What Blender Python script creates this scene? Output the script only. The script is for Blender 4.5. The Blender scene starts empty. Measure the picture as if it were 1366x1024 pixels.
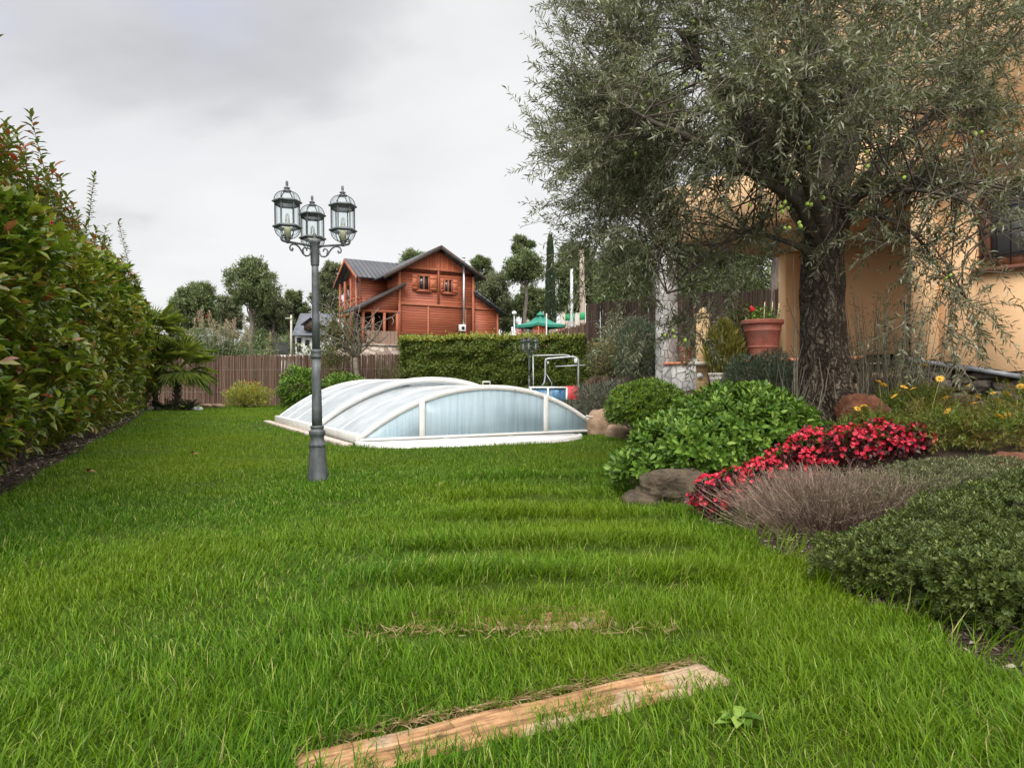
import bpy, bmesh, math, random
import numpy as np
from mathutils import Vector, Matrix

random.seed(7)
R = np.random.default_rng(11)
C = bpy.context.scene.collection
sc = bpy.context.scene
PI = math.pi
EYE = 0.8          # eye height in metres, level camera

# ------------------------------------------------------------------ camera, sky, sun, exposure
cam = bpy.data.cameras.new('camera')
cam.sensor_width = 36.0
cam.lens = 900.0 / 1366.0 * 36.0
cam.clip_start = 0.05
cam.clip_end = 2000
co = bpy.data.objects.new('camera', cam)
co.location = (0, 0, EYE)
co.rotation_euler = (math.radians(90), 0, 0)
C.objects.link(co)
sc.camera = co

SUN_EL, SUN_AZ = 50.0, 190.0       # degrees; azimuth clockwise from +Y: behind the camera, to its side
w = bpy.data.worlds.new('World')
sc.world = w
w.use_nodes = True
nt = w.node_tree
for n in list(nt.nodes):
    nt.nodes.remove(n)


def N(tree, typ, **kw):
    n = tree.nodes.new(typ)
    for k, v in kw.items():
        if k == 'in_':
            for a, b in v.items():
                n.inputs[a].default_value = b
        else:
            setattr(n, k, v)
    return n


def math_(tree, op, a, b=None, c=None, clamp=False):
    n = tree.nodes.new('ShaderNodeMath')
    n.operation = op
    n.use_clamp = clamp
    for i, x in enumerate((a, b, c)):
        if x is None:
            continue
        if isinstance(x, (int, float)):
            n.inputs[i].default_value = x
        else:
            tree.links.new(x, n.inputs[i])
    return n.outputs[0]


def ramp_(tree, fac, stops, interp='LINEAR'):
    n = tree.nodes.new('ShaderNodeValToRGB')
    n.color_ramp.interpolation = interp
    els = n.color_ramp.elements
    els[0].position, els[0].color = stops[0][0], (*stops[0][1], 1)
    els[1].position, els[1].color = stops[-1][0], (*stops[-1][1], 1)
    for p, col in stops[1:-1]:
        e = els.new(p)
        e.color = (*col, 1)
    tree.links.new(fac, n.inputs[0])
    return n.outputs[0]


def mixc(tree, fac, a, b, mode='MIX'):
    n = tree.nodes.new('ShaderNodeMix')
    n.data_type = 'RGBA'
    n.blend_type = mode
    for s, x in ((n.inputs[0], fac), (n.inputs[6], a), (n.inputs[7], b)):
        if isinstance(x, (int, float)):
            s.default_value = x
        elif isinstance(x, tuple):
            s.default_value = (*x, 1) if len(x) == 3 else x
        else:
            tree.links.new(x, s)
    return n.outputs[2]


sky = N(nt, 'ShaderNodeTexSky')
sky.sky_type = 'NISHITA'
sky.sun_disc = False
sky.sun_elevation = math.radians(SUN_EL)
sky.sun_rotation = math.radians(SUN_AZ)
tc = N(nt, 'ShaderNodeTexCoord')
sep = N(nt, 'ShaderNodeSeparateXYZ')
nt.links.new(tc.outputs['Generated'], sep.inputs[0])
zc = math_(nt, 'MAXIMUM', sep.outputs[2], 0.0)
den = math_(nt, 'ADD', zc, 0.22)
px_ = math_(nt, 'DIVIDE', sep.outputs[0], den)
py_ = math_(nt, 'DIVIDE', sep.outputs[1], den)
comb = N(nt, 'ShaderNodeCombineXYZ')
nt.links.new(px_, comb.inputs[0]); nt.links.new(py_, comb.inputs[1])
mp = N(nt, 'ShaderNodeMapping', in_={'Location': (3.1, 0.35, 0.0), 'Scale': (0.8, 0.9, 1)})
nt.links.new(comb.outputs[0], mp.inputs[0])
nz = N(nt, 'ShaderNodeTexNoise', in_={'Scale': 0.85, 'Detail': 6.0, 'Roughness': 0.48, 'Distortion': 0.5})
nt.links.new(mp.outputs[0], nz.inputs['Vector'])
nz2 = N(nt, 'ShaderNodeTexNoise', in_={'Scale': 2.2, 'Detail': 6.0, 'Roughness': 0.5})
nt.links.new(mp.outputs[0], nz2.inputs['Vector'])


def sky_blob(d, r0, r1):
    l = math.sqrt(sum(x * x for x in d))
    vd = N(nt, 'ShaderNodeVectorMath', operation='DISTANCE')
    nt.links.new(tc.outputs['Generated'], vd.inputs[0])
    vd.inputs[1].default_value = tuple(x / l for x in d)
    mr = N(nt, 'ShaderNodeMapRange', interpolation_type='SMOOTHSTEP', in_={'From Min': r0, 'From Max': r1, 'To Min': 1.0, 'To Max': 0.0})
    nt.links.new(vd.outputs['Value'], mr.inputs[0])
    return mr.outputs[0]


bright = sky_blob((-0.30, 1.0, 0.22), 0.02, 0.38)
bright2 = sky_blob((0.12, 1.0, 0.25), 0.05, 0.42)
dark1 = sky_blob((-0.32, 1.0, 0.40), 0.02, 0.30)
gap = sky_blob((-0.64, 1.0, 0.60), 0.02, 0.26)
cf = math_(nt, 'ADD', math_(nt, 'MULTIPLY', nz.outputs[0], 0.9), math_(nt, 'MULTIPLY', math_(nt, 'SUBTRACT', nz2.outputs[0], 0.35), 0.45))
cf = math_(nt, 'ADD', cf, math_(nt, 'MULTIPLY', bright, 0.22))
cf = math_(nt, 'ADD', cf, math_(nt, 'MULTIPLY', bright2, 0.20))
cf = math_(nt, 'SUBTRACT', cf, math_(nt, 'MULTIPLY', dark1, 0.24))
cloud = ramp_(nt, cf, [(0.32, (3.6, 3.6, 3.75)), (0.48, (4.8, 4.8, 4.9)), (0.57, (6.0, 6.0, 6.0)), (0.70, (6.5, 6.5, 6.48))])
gapn = math_(nt, 'MULTIPLY', gap, ramp_(nt, nz2.outputs[0], [(0.38, (0, 0, 0)), (0.62, (1, 1, 1))]))
skyc = mixc(nt, 1.0, sky.outputs[0], (1.0, 1.0, 1.0), 'MULTIPLY')
col = mixc(nt, math_(nt, 'MULTIPLY', gapn, 0.85), cloud, (3.7, 4.0, 5.4))
col = mixc(nt, 0.05, col, skyc)
# the overcast dome is brighter towards the zenith
mr = N(nt, 'ShaderNodeMapRange', interpolation_type='SMOOTHSTEP', in_={'From Min': 0.50, 'From Max': 0.88, 'To Min': 1.0, 'To Max': 3.5})
nt.links.new(sep.outputs[2], mr.inputs[0])
# and added brightness behind the viewer, to light surfaces facing the camera
mr2 = N(nt, 'ShaderNodeMapRange', interpolation_type='SMOOTHSTEP', in_={'From Min': 0.15, 'From Max': -0.75, 'To Min': 1.0, 'To Max': 2.3})
nt.links.new(sep.outputs[1], mr2.inputs[0])
lum = math_(nt, 'MULTIPLY', mr.outputs[0], mr2.outputs[0])
lum = math_(nt, 'MINIMUM', lum, 4.0)
cmb = N(nt, 'ShaderNodeCombineColor')
for i in range(3):
    nt.links.new(lum, cmb.inputs[i])
col = mixc(nt, 1.0, col, cmb.outputs[0], 'MULTIPLY')
bg = N(nt, 'ShaderNodeBackground', in_={'Strength': 0.10})
nt.links.new(col, bg.inputs[0])
wo = N(nt, 'ShaderNodeOutputWorld')
nt.links.new(bg.outputs[0], wo.inputs[0])

sl = bpy.data.lights.new('sun', 'SUN')
sl.energy = 1.5
sl.angle = math.radians(24)
sl.color = (1.0, 0.95, 0.87)
so = bpy.data.objects.new('sun', sl)
az, el = math.radians(SUN_AZ), math.radians(SUN_EL)
to_sun = Vector((math.sin(az) * math.cos(el), math.cos(az) * math.cos(el), math.sin(el)))
so.rotation_euler = to_sun.to_track_quat('Z', 'Y').to_euler()
so.location = (-4, -6, 12)
C.objects.link(so)
sc.view_settings.view_transform = 'Standard'
sc.view_settings.look = 'None'
sc.view_settings.exposure = 0.55
sc.view_settings.gamma = 1.0
sc.view_settings.use_curve_mapping = False
try:
    sc.cycles.max_bounces = 8
    sc.cycles.transparent_max_bounces = 12
    sc.cycles.use_denoising = True
except Exception:
    pass

# ------------------------------------------------------------------ helpers


def pt(u, v, Y):
    """a point seen at (u, v) of the 1366 x 1024 photograph, Y metres ahead"""
    return np.array([(u - 683.0) / 900.0 * Y, Y, EYE + (513.0 - v) / 900.0 * Y])


def nrm(a):
    a = np.asarray(a, float)
    return a / np.maximum(np.linalg.norm(a, axis=-1, keepdims=True), 1e-9)


_seeds = {}


def vnoise(x, y, z=None, seed=0, f=1.0):
    """cheap smooth noise in about -1..1 from a sum of sines"""
    if seed not in _seeds:
        r = np.random.default_rng(100 + seed)
        _seeds[seed] = (r.normal(0, 1, (7, 3)) * r.uniform(0.6, 2.0, (7, 1)), r.uniform(0, 6.28, 7))
    k, ph = _seeds[seed]
    z = 0 if z is None else z
    s = 0
    for i in range(7):
        s = s + np.sin(f * (k[i, 0] * x + k[i, 1] * y + k[i, 2] * z) + ph[i])
    return s / 3.2


def fast_mesh(name, V, groups):
    """groups: list of int arrays (n, k), all faces of k corners"""
    V = np.asarray(V, np.float32)
    me = bpy.data.meshes.new(name)
    me.vertices.add(len(V))
    me.vertices.foreach_set('co', V.ravel())
    loops = np.concatenate([g.ravel() for g in groups]).astype(np.int32)
    tot = np.concatenate([np.full(len(g), g.shape[1], np.int32) for g in groups])
    start = np.concatenate([[0], np.cumsum(tot)[:-1]]).astype(np.int32)
    me.loops.add(len(loops))
    me.loops.foreach_set('vertex_index', loops)
    me.polygons.add(len(tot))
    me.polygons.foreach_set('loop_start', start)
    me.polygons.foreach_set('loop_total', tot)
    me.update(calc_edges=True)
    return me


class MB:
    """collects shapes into one mesh"""

    def __init__(s):
        s.v, s.f, s.n = [], {}, 0

    def add(s, V, faces):
        V = np.asarray(V, float).reshape(-1, 3)
        for f in faces:
            s.f.setdefault(len(f), []).append([i + s.n for i in f])
        s.v.append(V)
        s.n += len(V)
        return s

    def addn(s, V, groups):
        for g in groups:
            s.f.setdefault(g.shape[1], []).extend((g + s.n).tolist())
        s.v.append(np.asarray(V, float))
        s.n += len(V)
        return s

    def box(s, c, size, rz=0.0, taper=1.0, bev=0.0, M=None):
        x, y, z = [q / 2 for q in size]
        if bev > 0:
            b = min(bev, x * .9, y * .9, z * .9)
            ring = lambda i, zz: [(-x + i, -y + b, zz), (-x + b, -y + i, zz), (x - b, -y + i, zz), (x - i, -y + b, zz), (x - i, y - b, zz), (x - b, y - i, zz), (-x + b, y - i, zz), (-x + i, y - b, zz)]
            def rr(i, zz):
                return [(-x + i, -y + b + i * .3, zz), (-x + b + i * .3, -y + i, zz), (x - b - i * .3, -y + i, zz), (x - i, -y + b + i * .3, zz), (x - i, y - b - i * .3, zz), (x - b - i * .3, y - i, zz), (-x + b + i * .3, y - i, zz), (-x + i, y - b - i * .3, zz)]
            V = np.array(rr(b * .8, -z) + rr(0, -z + b) + rr(0, z - b) + rr(b * .8, z))
            F = [list(range(7, -1, -1)), list(range(24, 32))]
            for k in range(3):
                for i in range(8):
                    j = (i + 1) % 8
                    F.append([k * 8 + i, k * 8 + j, k * 8 + 8 + j, k * 8 + 8 + i])
        else:
            V = np.array([(-x, -y, -z), (x, -y, -z), (x, y, -z), (-x, y, -z), (-x * taper, -y * taper, z), (x * taper, -y * taper, z), (x * taper, y * taper, z), (-x * taper, y * taper, z)])
            F = [(3, 2, 1, 0), (4, 5, 6, 7), (0, 1, 5, 4), (1, 2, 6, 5), (2, 3, 7, 6), (3, 0, 4, 7)]
        ca, sa = math.cos(rz), math.sin(rz)
        V = np.stack([V[:, 0] * ca - V[:, 1] * sa, V[:, 0] * sa + V[:, 1] * ca, V[:, 2]], 1)
        if M is not None:
            V = V @ np.array(M.to_3x3()).T
        return s.add(V + np.asarray(c, float), F)

    def lathe(s, prof, c=(0, 0, 0), n=16, rot=0.0, flute=0.0):
        V = []
        for (r, z) in prof:
            for k in range(n):
                a = rot + 2 * PI * k / n
                rr = r * (1 - (flute if k % 2 else 0))
                V.append((rr * math.cos(a), rr * math.sin(a), z))
        F = []
        m = len(prof)
        for i in range(m - 1):
            for k in range(n):
                j = (k + 1) % n
                F.append((i * n + k, i * n + j, i * n + n + j, i * n + n + k))
        F.append(tuple(range(n - 1, -1, -1)))
        F.append(tuple(range((m - 1) * n, m * n)))
        return s.add(np.array(V) + np.asarray(c, float), F)

    def tube(s, P, r, n=6, cap=True):
        P = np.asarray(P, float)
        m = len(P)
        r = np.full(m, r, float) if np.isscalar(r) else np.asarray(r, float)
        T = nrm(np.gradient(P, axis=0))
        up = np.array([0, 0, 1.0]) if abs(T[0][2]) < 0.9 else np.array([1.0, 0, 0])
        V = []
        a = nrm(np.cross(T[0], up))
        for i in range(m):
            a = nrm(a - T[i] * np.dot(a, T[i]))
            b = np.cross(T[i], a)
            for k in range(n):
                t = 2 * PI * k / n
                V.append(P[i] + r[i] * (a * math.cos(t) + b * math.sin(t)))
        F = []
        for i in range(m - 1):
            for k in range(n):
                j = (k + 1) % n
                F.append((i * n + k, i * n + j, i * n + n + j, i * n + n + k))
        if cap:
            F.append(tuple(range(n - 1, -1, -1)))
            F.append(tuple(range((m - 1) * n, m * n)))
        return s.add(V, F)

    def quadbox(s, Q, d):
        """a slab: quad corners Q (4,3) extruded along vector d"""
        Q = np.asarray(Q, float)
        V = np.concatenate([Q, Q + np.asarray(d, float)])
        k = len(Q)
        F = [tuple(range(k - 1, -1, -1)), tuple(range(k, 2 * k))]
        for i in range(k):
            j = (i + 1) % k
            F.append((i, j, k + j, k + i))
        return s.add(V, F)

    def mesh(s, name):
        V = np.concatenate(s.v)
        return fast_mesh(name, V, [np.array(s.f[k], np.int32) for k in sorted(s.f)])


def setp(o, label=None, cat=None, group=None, kind=None):
    for k, v in (('label', label), ('category', cat), ('group', group), ('kind', kind)):
        if v:
            o[k] = v
    return o


def thing(name, label, cat, loc=(0, 0, 0), group=None):
    o = bpy.data.objects.new(name, None)
    o.location = tuple(float(x) for x in loc)
    o.empty_display_size = 0.2
    C.objects.link(o)
    return setp(o, label, cat, group)


def wloc(o):
    v = np.zeros(3)
    while o is not None:
        v += np.array(o.location)
        o = o.parent
    return v


def link(name, src, mat, parent=None, loc=None, smooth=False, label=None):
    """src: MB or mesh in world coordinates -> one mesh object"""
    me = src.mesh(name) if isinstance(src, MB) else src
    base = wloc(parent) if parent is not None else (np.asarray(loc, float) if loc is not None else np.zeros(3))
    if np.any(base):
        me.transform(Matrix.Translation(Vector(-base)))
    if smooth:
        me.polygons.foreach_set('use_smooth', np.ones(len(me.polygons), bool))
    o = bpy.data.objects.new(name, me)
    if mat is not None:
        me.materials.append(mat)
    C.objects.link(o)
    if parent is not None:
        o.parent = parent
    elif loc is not None:
        o.location = tuple(float(x) for x in loc)
    if label:
        o['label'] = label
    return o


def copy_tree(o, parent=None):
    c = o.copy()
    C.objects.link(c)
    c.parent = parent
    for ch in list(o.children):
        copy_tree(ch, c)
    return c


# ------------------------------------------------------------------ materials
def new_mat(name):
    m = bpy.data.materials.new(name)
    m.use_nodes = True
    t = m.node_tree
    for n in list(t.nodes):
        t.nodes.remove(n)
    out = N(t, 'ShaderNodeOutputMaterial')
    p = N(t, 'ShaderNodeBsdfPrincipled')
    t.links.new(p.outputs[0], out.inputs[0])
    return m, t, p, out


def pm(name, c1, c2, scale=8.0, rough=0.6, bump=0.0, metallic=0.0, stretch=(1, 1, 1), detail=5.0, c3=None, s2=1.2, bscale=None, spec=None):
    """two-tone noisy surface with an optional slow third tone (dirt or weather) and bump"""
    m, t, p, out = new_mat(name)
    tc = N(t, 'ShaderNodeTexCoord')
    mp = N(t, 'ShaderNodeMapping', in_={'Scale': stretch})
    t.links.new(tc.outputs['Object'], mp.inputs[0])
    nz = N(t, 'ShaderNodeTexNoise', in_={'Scale': scale, 'Detail': detail, 'Roughness': 0.6})
    t.links.new(mp.outputs[0], nz.inputs['Vector'])
    c = ramp_(t, nz.outputs[0], [(0.3, c1), (0.7, c2)])
    if c3 is not None:
        n2 = N(t, 'ShaderNodeTexNoise', in_={'Scale': s2, 'Detail': 4.0, 'Roughness': 0.6})
        t.links.new(tc.outputs['Object'], n2.inputs['Vector'])
        f = ramp_(t, n2.outputs[0], [(0.48, (0, 0, 0)), (0.68, (1, 1, 1))])
        c = mixc(t, math_(t, 'MULTIPLY', f, 0.75), c, c3)
    t.links.new(c, p.inputs['Base Color'])
    p.inputs['Roughness'].default_value = rough
    p.inputs['Metallic'].default_value = metallic
    if spec is not None:
        p.inputs['Specular IOR Level'].default_value = spec
    if bump:
        src = nz
        if bscale:
            src = N(t, 'ShaderNodeTexNoise', in_={'Scale': bscale, 'Detail': 5.0, 'Roughness': 0.6})
            t.links.new(mp.outputs[0], src.inputs['Vector'])
        b = N(t, 'ShaderNodeBump', in_={'Strength': 1.0, 'Distance': bump})
        t.links.new(src.outputs[0], b.inputs['Height'])
        t.links.new(b.outputs[0], p.inputs['Normal'])
    return m


def lm(name, stops, trans=0.3, rough=0.45, patch=None, pscale=0.8, pamt=0.5, spec=0.4):
    """leaves: each leaf its own tone, the light passing through a little; patch: a second tone in drifts"""
    m, t, p, out = new_mat(name)
    g = N(t, 'ShaderNodeNewGeometry')
    c = ramp_(t, g.outputs['Random Per Island'], stops)
    if patch is not None:
        tc = N(t, 'ShaderNodeTexCoord')
        n2 = N(t, 'ShaderNodeTexNoise', in_={'Scale': pscale, 'Detail': 3.0})
        t.links.new(tc.outputs['Object'], n2.inputs['Vector'])
        f = ramp_(t, n2.outputs[0], [(0.42, (0, 0, 0)), (0.62, (1, 1, 1))])
        c = mixc(t, math_(t, 'MULTIPLY', f, pamt), c, patch)
    t.links.new(c, p.inputs['Base Color'])
    p.inputs['Roughness'].default_value = rough
    p.inputs['Specular IOR Level'].default_value = spec
    tr = N(t, 'ShaderNodeBsdfTranslucent')
    t.links.new(mixc(t, 1.0, c, (1.0, 1.0, 0.6), 'MULTIPLY'), tr.inputs[0])
    mx = N(t, 'ShaderNodeMixShader', in_={0: trans})
    t.links.new(p.outputs[0], mx.inputs[1])
    t.links.new(tr.outputs[0], mx.inputs[2])
    t.links.new(mx.outputs[0], out.inputs[0])
    return m


def stone_mat(name, stops, mortar, scale=4.0, bump=0.03, stretch=(1, 1, 1), width=0.05):
    m, t, p, out = new_mat(name)
    tc = N(t, 'ShaderNodeTexCoord')
    mp = N(t, 'ShaderNodeMapping', in_={'Scale': stretch})
    t.links.new(tc.outputs['Object'], mp.inputs[0])
    nz = N(t, 'ShaderNodeTexNoise', in_={'Scale': 5.0, 'Detail': 5.0})
    t.links.new(mp.outputs[0], nz.inputs['Vector'])
    wob = mixc(t, 0.06, mp.outputs[0], nz.outputs[1])
    v1 = N(t, 'ShaderNodeTexVoronoi', in_={'Scale': scale})
    v2 = N(t, 'ShaderNodeTexVoronoi', feature='DISTANCE_TO_EDGE', in_={'Scale': scale})
    t.links.new(wob, v1.inputs['Vector']); t.links.new(wob, v2.inputs['Vector'])
    sp = N(t, 'ShaderNodeSeparateColor')
    t.links.new(v1.outputs['Color'], sp.inputs[0])
    c = ramp_(t, sp.outputs[0], stops)
    n2 = N(t, 'ShaderNodeTexNoise', in_={'Scale': 22.0, 'Detail': 6.0, 'Roughness': 0.65})
    t.links.new(tc.outputs['Object'], n2.inputs['Vector'])
    c = mixc(t, 0.55, c, ramp_(t, n2.outputs[0], [(0.3, (0.3, 0.3, 0.3)), (0.7, (0.72, 0.7, 0.68))]), 'OVERLAY')
    e = ramp_(t, v2.outputs['Distance'], [(width * 0.35, (0, 0, 0)), (width, (1, 1, 1))])
    c = mixc(t, e, mortar, c)
    t.links.new(c, p.inputs['Base Color'])
    p.inputs['Roughness'].default_value = 0.85
    h = math_(t, 'ADD', e, math_(t, 'MULTIPLY', n2.outputs[0], 0.5))
    b = N(t, 'ShaderNodeBump', in_={'Strength': 1.0, 'Distance': bump})
    t.links.new(h, b.inputs['Height'])
    t.links.new(b.outputs[0], p.inputs['Normal'])
    return m


def board_mat(name, c1, c2, groove, pitch=0.15, axis=2, rough=0.6, bump=0.02):
    """boards of one pitch along an axis with grooves, grain and a tone per board"""
    m, t, p, out = new_mat(name)
    tc = N(t, 'ShaderNodeTexCoord')
    sp = N(t, 'ShaderNodeSeparateXYZ')
    t.links.new(tc.outputs['Object'], sp.inputs[0])
    q = math_(t, 'DIVIDE', sp.outputs[axis], pitch)
    fr = math_(t, 'FRACT', q)
    fl = math_(t, 'FLOOR', q)
    wn = N(t, 'ShaderNodeTexWhiteNoise', noise_dimensions='1D')
    t.links.new(fl, wn.inputs['W'])
    st = [1.5, 1.5, 1.5]
    st[axis] = 24
    if axis != 2:
        st[2] = 1.2
    mp = N(t, 'ShaderNodeMapping', in_={'Scale': tuple(st)})
    t.links.new(tc.outputs['Object'], mp.inputs[0])
    nz = N(t, 'ShaderNodeTexNoise', in_={'Scale': 1.4, 'Detail': 5.0})
    t.links.new(mp.outputs[0], nz.inputs['Vector'])
    f = math_(t, 'ADD', math_(t, 'MULTIPLY', wn.outputs[0], 0.45), math_(t, 'MULTIPLY', nz.outputs[0], 0.7))
    c = ramp_(t, f, [(0.25, c1), (0.85, c2)])
    d = math_(t, 'ABSOLUTE', math_(t, 'SUBTRACT', fr, 0.5))
    e = ramp_(t, d, [(0.40, (1, 1, 1)), (0.49, (0, 0, 0))])
    c = mixc(t, e, groove, c)
    t.links.new(c, p.inputs['Base Color'])
    p.inputs['Roughness'].default_value = rough
    b = N(t, 'ShaderNodeBump', in_={'Strength': 1.0, 'Distance': bump})
    t.links.new(e, b.inputs['Height'])
    t.links.new(b.outputs[0], p.inputs['Normal'])
    return m


M = {}


def bark_mat():
    m, t, p, out = new_mat('cracked_olive_bark')
    tc = N(t, 'ShaderNodeTexCoord')
    n0 = N(t, 'ShaderNodeTexNoise', in_={'Scale': 7.0, 'Detail': 4.0})
    t.links.new(tc.outputs['Object'], n0.inputs['Vector'])
    wob = mixc(t, 0.16, tc.outputs['Object'], n0.outputs[1])
    mp = N(t, 'ShaderNodeMapping', in_={'Scale': (1.0, 1.0, 0.17)})
    t.links.new(wob, mp.inputs[0])
    e1 = N(t, 'ShaderNodeTexVoronoi', feature='DISTANCE_TO_EDGE', in_={'Scale': 21.0})
    e2 = N(t, 'ShaderNodeTexVoronoi', feature='DISTANCE_TO_EDGE', in_={'Scale': 47.0})
    t.links.new(mp.outputs[0], e1.inputs['Vector']); t.links.new(mp.outputs[0], e2.inputs['Vector'])
    n1 = N(t, 'ShaderNodeTexNoise', in_={'Scale': 34.0, 'Detail': 8.0, 'Roughness': 0.7})
    t.links.new(tc.outputs['Object'], n1.inputs['Vector'])
    n2 = N(t, 'ShaderNodeTexNoise', in_={'Scale': 4.5, 'Detail': 5.0, 'Roughness': 0.6})
    t.links.new(tc.outputs['Object'], n2.inputs['Vector'])
    c = ramp_(t, n1.outputs[0], [(0.3, (0.06, 0.046, 0.033)), (0.7, (0.27, 0.215, 0.155))])
    c = mixc(t, ramp_(t, n2.outputs[0], [(0.50, (0, 0, 0)), (0.66, (0.7, 0.7, 0.7))]), c, (0.045, 0.033, 0.024))
    k1 = ramp_(t, e1.outputs['Distance'], [(0.0, (0.12, 0.12, 0.12)), (0.16, (1, 1, 1))])
    k2 = ramp_(t, e2.outputs['Distance'], [(0.0, (0.3, 0.3, 0.3)), (0.12, (1, 1, 1))])
    k = mixc(t, 1.0, k1, k2, 'MULTIPLY')
    c = mixc(t, k, (0.022, 0.015, 0.010), c)
    t.links.new(c, p.inputs['Base Color'])
    p.inputs['Roughness'].default_value = 0.92
    p.inputs['Specular IOR Level'].default_value = 0.2
    h = math_(t, 'ADD', k, math_(t, 'MULTIPLY', n1.outputs[0], 0.6))
    b = N(t, 'ShaderNodeBump', in_={'Strength': 1.0, 'Distance': 0.03})
    t.links.new(h, b.inputs['Height'])
    t.links.new(b.outputs[0], p.inputs['Normal'])
    return m


M['bark_olive'] = bark_mat()
M['bark_limb'] = pm('dark_olive_limb', (0.02, 0.015, 0.011), (0.11, 0.085, 0.06), 12, 0.9, 0.015)
M['twig_grey'] = pm('grey_twig', (0.10, 0.085, 0.06), (0.22, 0.19, 0.14), 14, 0.85)
M['bark_pine'] = pm('pine_bark', (0.07, 0.055, 0.045), (0.22, 0.18, 0.15), 5, 0.9, 0.03, stretch=(2, 2, .6))
M['bark_dark'] = pm('dark_stem', (0.035, 0.025, 0.018), (0.12, 0.085, 0.055), 12, 0.9)
M['olive_leaf'] = lm('olive_leaf', [(0, (0.06, 0.075, 0.032)), (0.4, (0.135, 0.155, 0.075)), (0.75, (0.23, 0.245, 0.14)), (1, (0.46, 0.47, 0.36))], 0.28, 0.42)
M['photinia'] = lm('photinia_leaf', [(0, (0.045, 0.09, 0.010)), (0.4, (0.12, 0.20, 0.02)), (0.8, (0.27, 0.33, 0.035)), (0.94, (0.33, 0.28, 0.05)), (0.97, (0.42, 0.22, 0.10)), (1, (0.36, 0.05, 0.03))], 0.3, 0.33, patch=(0.20, 0.18, 0.02), pscale=1.1, pamt=0.4, spec=0.5)
M['photinia_tip'] = lm('photinia_young_leaf', [(0, (0.06, 0.10, 0.016)), (0.65, (0.12, 0.15, 0.022)), (0.9, (0.20, 0.12, 0.03)), (1, (0.28, 0.035, 0.02))], 0.3, 0.33)
M['pitto'] = lm('mound_leaf', [(0, (0.042, 0.09, 0.011)), (0.5, (0.10, 0.195, 0.022)), (0.85, (0.18, 0.295, 0.042)), (1, (0.26, 0.36, 0.07))], 0.22, 0.42, spec=0.28)
M['pitto_bright'] = lm('bright_mound_leaf', [(0, (0.05, 0.11, 0.008)), (0.5, (0.12, 0.215, 0.016)), (1, (0.26, 0.36, 0.04))], 0.22, 0.36, spec=0.4)
M['laurel'] = lm('clipped_leaf', [(0, (0.075, 0.115, 0.018)), (0.6, (0.135, 0.185, 0.03)), (1, (0.22, 0.265, 0.05))], 0.3, 0.4)
M['laurel_tip'] = lm('young_clipped_leaf', [(0, (0.22, 0.25, 0.03)), (1, (0.40, 0.39, 0.08))], 0.3, 0.4)
M['pine_needle'] = lm('pine_needle', [(0, (0.07, 0.10, 0.04)), (0.6, (0.14, 0.18, 0.07)), (1, (0.22, 0.26, 0.11))], 0.3, 0.6)
M['pine_needle_grey'] = lm('grey_pine_needle', [(0, (0.10, 0.115, 0.06)), (0.6, (0.16, 0.18, 0.095)), (1, (0.24, 0.255, 0.14))], 0.3, 0.6)
M['cypress'] = lm('cypress_leaf', [(0, (0.018, 0.032, 0.016)), (1, (0.055, 0.08, 0.035))], 0.1, 0.6)
M['palm'] = lm('palm_leaf', [(0, (0.10, 0.16, 0.03)), (0.6, (0.21, 0.27, 0.045)), (1, (0.38, 0.41, 0.10))], 0.4, 0.35)
M['reed'] = lm('reed_leaf', [(0, (0.12, 0.16, 0.075)), (0.6, (0.20, 0.25, 0.13)), (1, (0.32, 0.36, 0.2))], 0.25, 0.5)
M['plume'] = lm('reed_plume', [(0, (0.26, 0.19, 0.13)), (1, (0.42, 0.33, 0.25))], 0.3, 0.8)
M['lav_grey'] = lm('grey_shrub_leaf', [(0, (0.07, 0.075, 0.05)), (0.6, (0.12, 0.13, 0.09)), (1, (0.2, 0.2, 0.15))], 0.15, 0.6)
M['dry_stem'] = lm('dry_stem', [(0, (0.11, 0.065, 0.05)), (0.6, (0.25, 0.165, 0.125)), (0.9, (0.44, 0.33, 0.24)), (1, (0.58, 0.48, 0.36))], 0.1, 0.8)
M['thyme'] = lm('thyme_leaf', [(0, (0.03, 0.055, 0.008)), (0.55, (0.075, 0.11, 0.018)), (1, (0.19, 0.22, 0.045))], 0.2, 0.5, patch=(0.11, 0.115, 0.055), pscale=1.6, pamt=0.35)
M['santolina'] = lm('grey_green_leaf', [(0, (0.06, 0.07, 0.028)), (0.55, (0.13, 0.145, 0.06)), (1, (0.27, 0.28, 0.13))], 0.2, 0.6)
M['daisy_leaf'] = lm('daisy_leaf', [(0, (0.05, 0.085, 0.010)), (0.6, (0.12, 0.175, 0.022)), (1, (0.24, 0.29, 0.045))], 0.25, 0.5, patch=(0.24, 0.12, 0.03), pscale=2.6, pamt=0.6)
M['weed'] = lm('weed_leaf', [(0, (0.06, 0.075, 0.02)), (0.6, (0.12, 0.13, 0.035)), (1, (0.22, 0.2, 0.07))], 0.25, 0.5)
M['thuja'] = lm('thuja_leaf', [(0, (0.09, 0.095, 0.015)), (0.6, (0.17, 0.16, 0.025)), (1, (0.30, 0.26, 0.06))], 0.2, 0.6)
M['rosemary'] = lm('needle_shrub_leaf', [(0, (0.045, 0.065, 0.035)), (0.6, (0.075, 0.105, 0.06)), (1, (0.14, 0.17, 0.1))], 0.15, 0.55)
M['begonia_leaf'] = lm('begonia_leaf', [(0, (0.03, 0.008, 0.009)), (0.7, (0.11, 0.008, 0.018)), (1, (0.06, 0.05, 0.015))], 0.2, 0.4)
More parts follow.
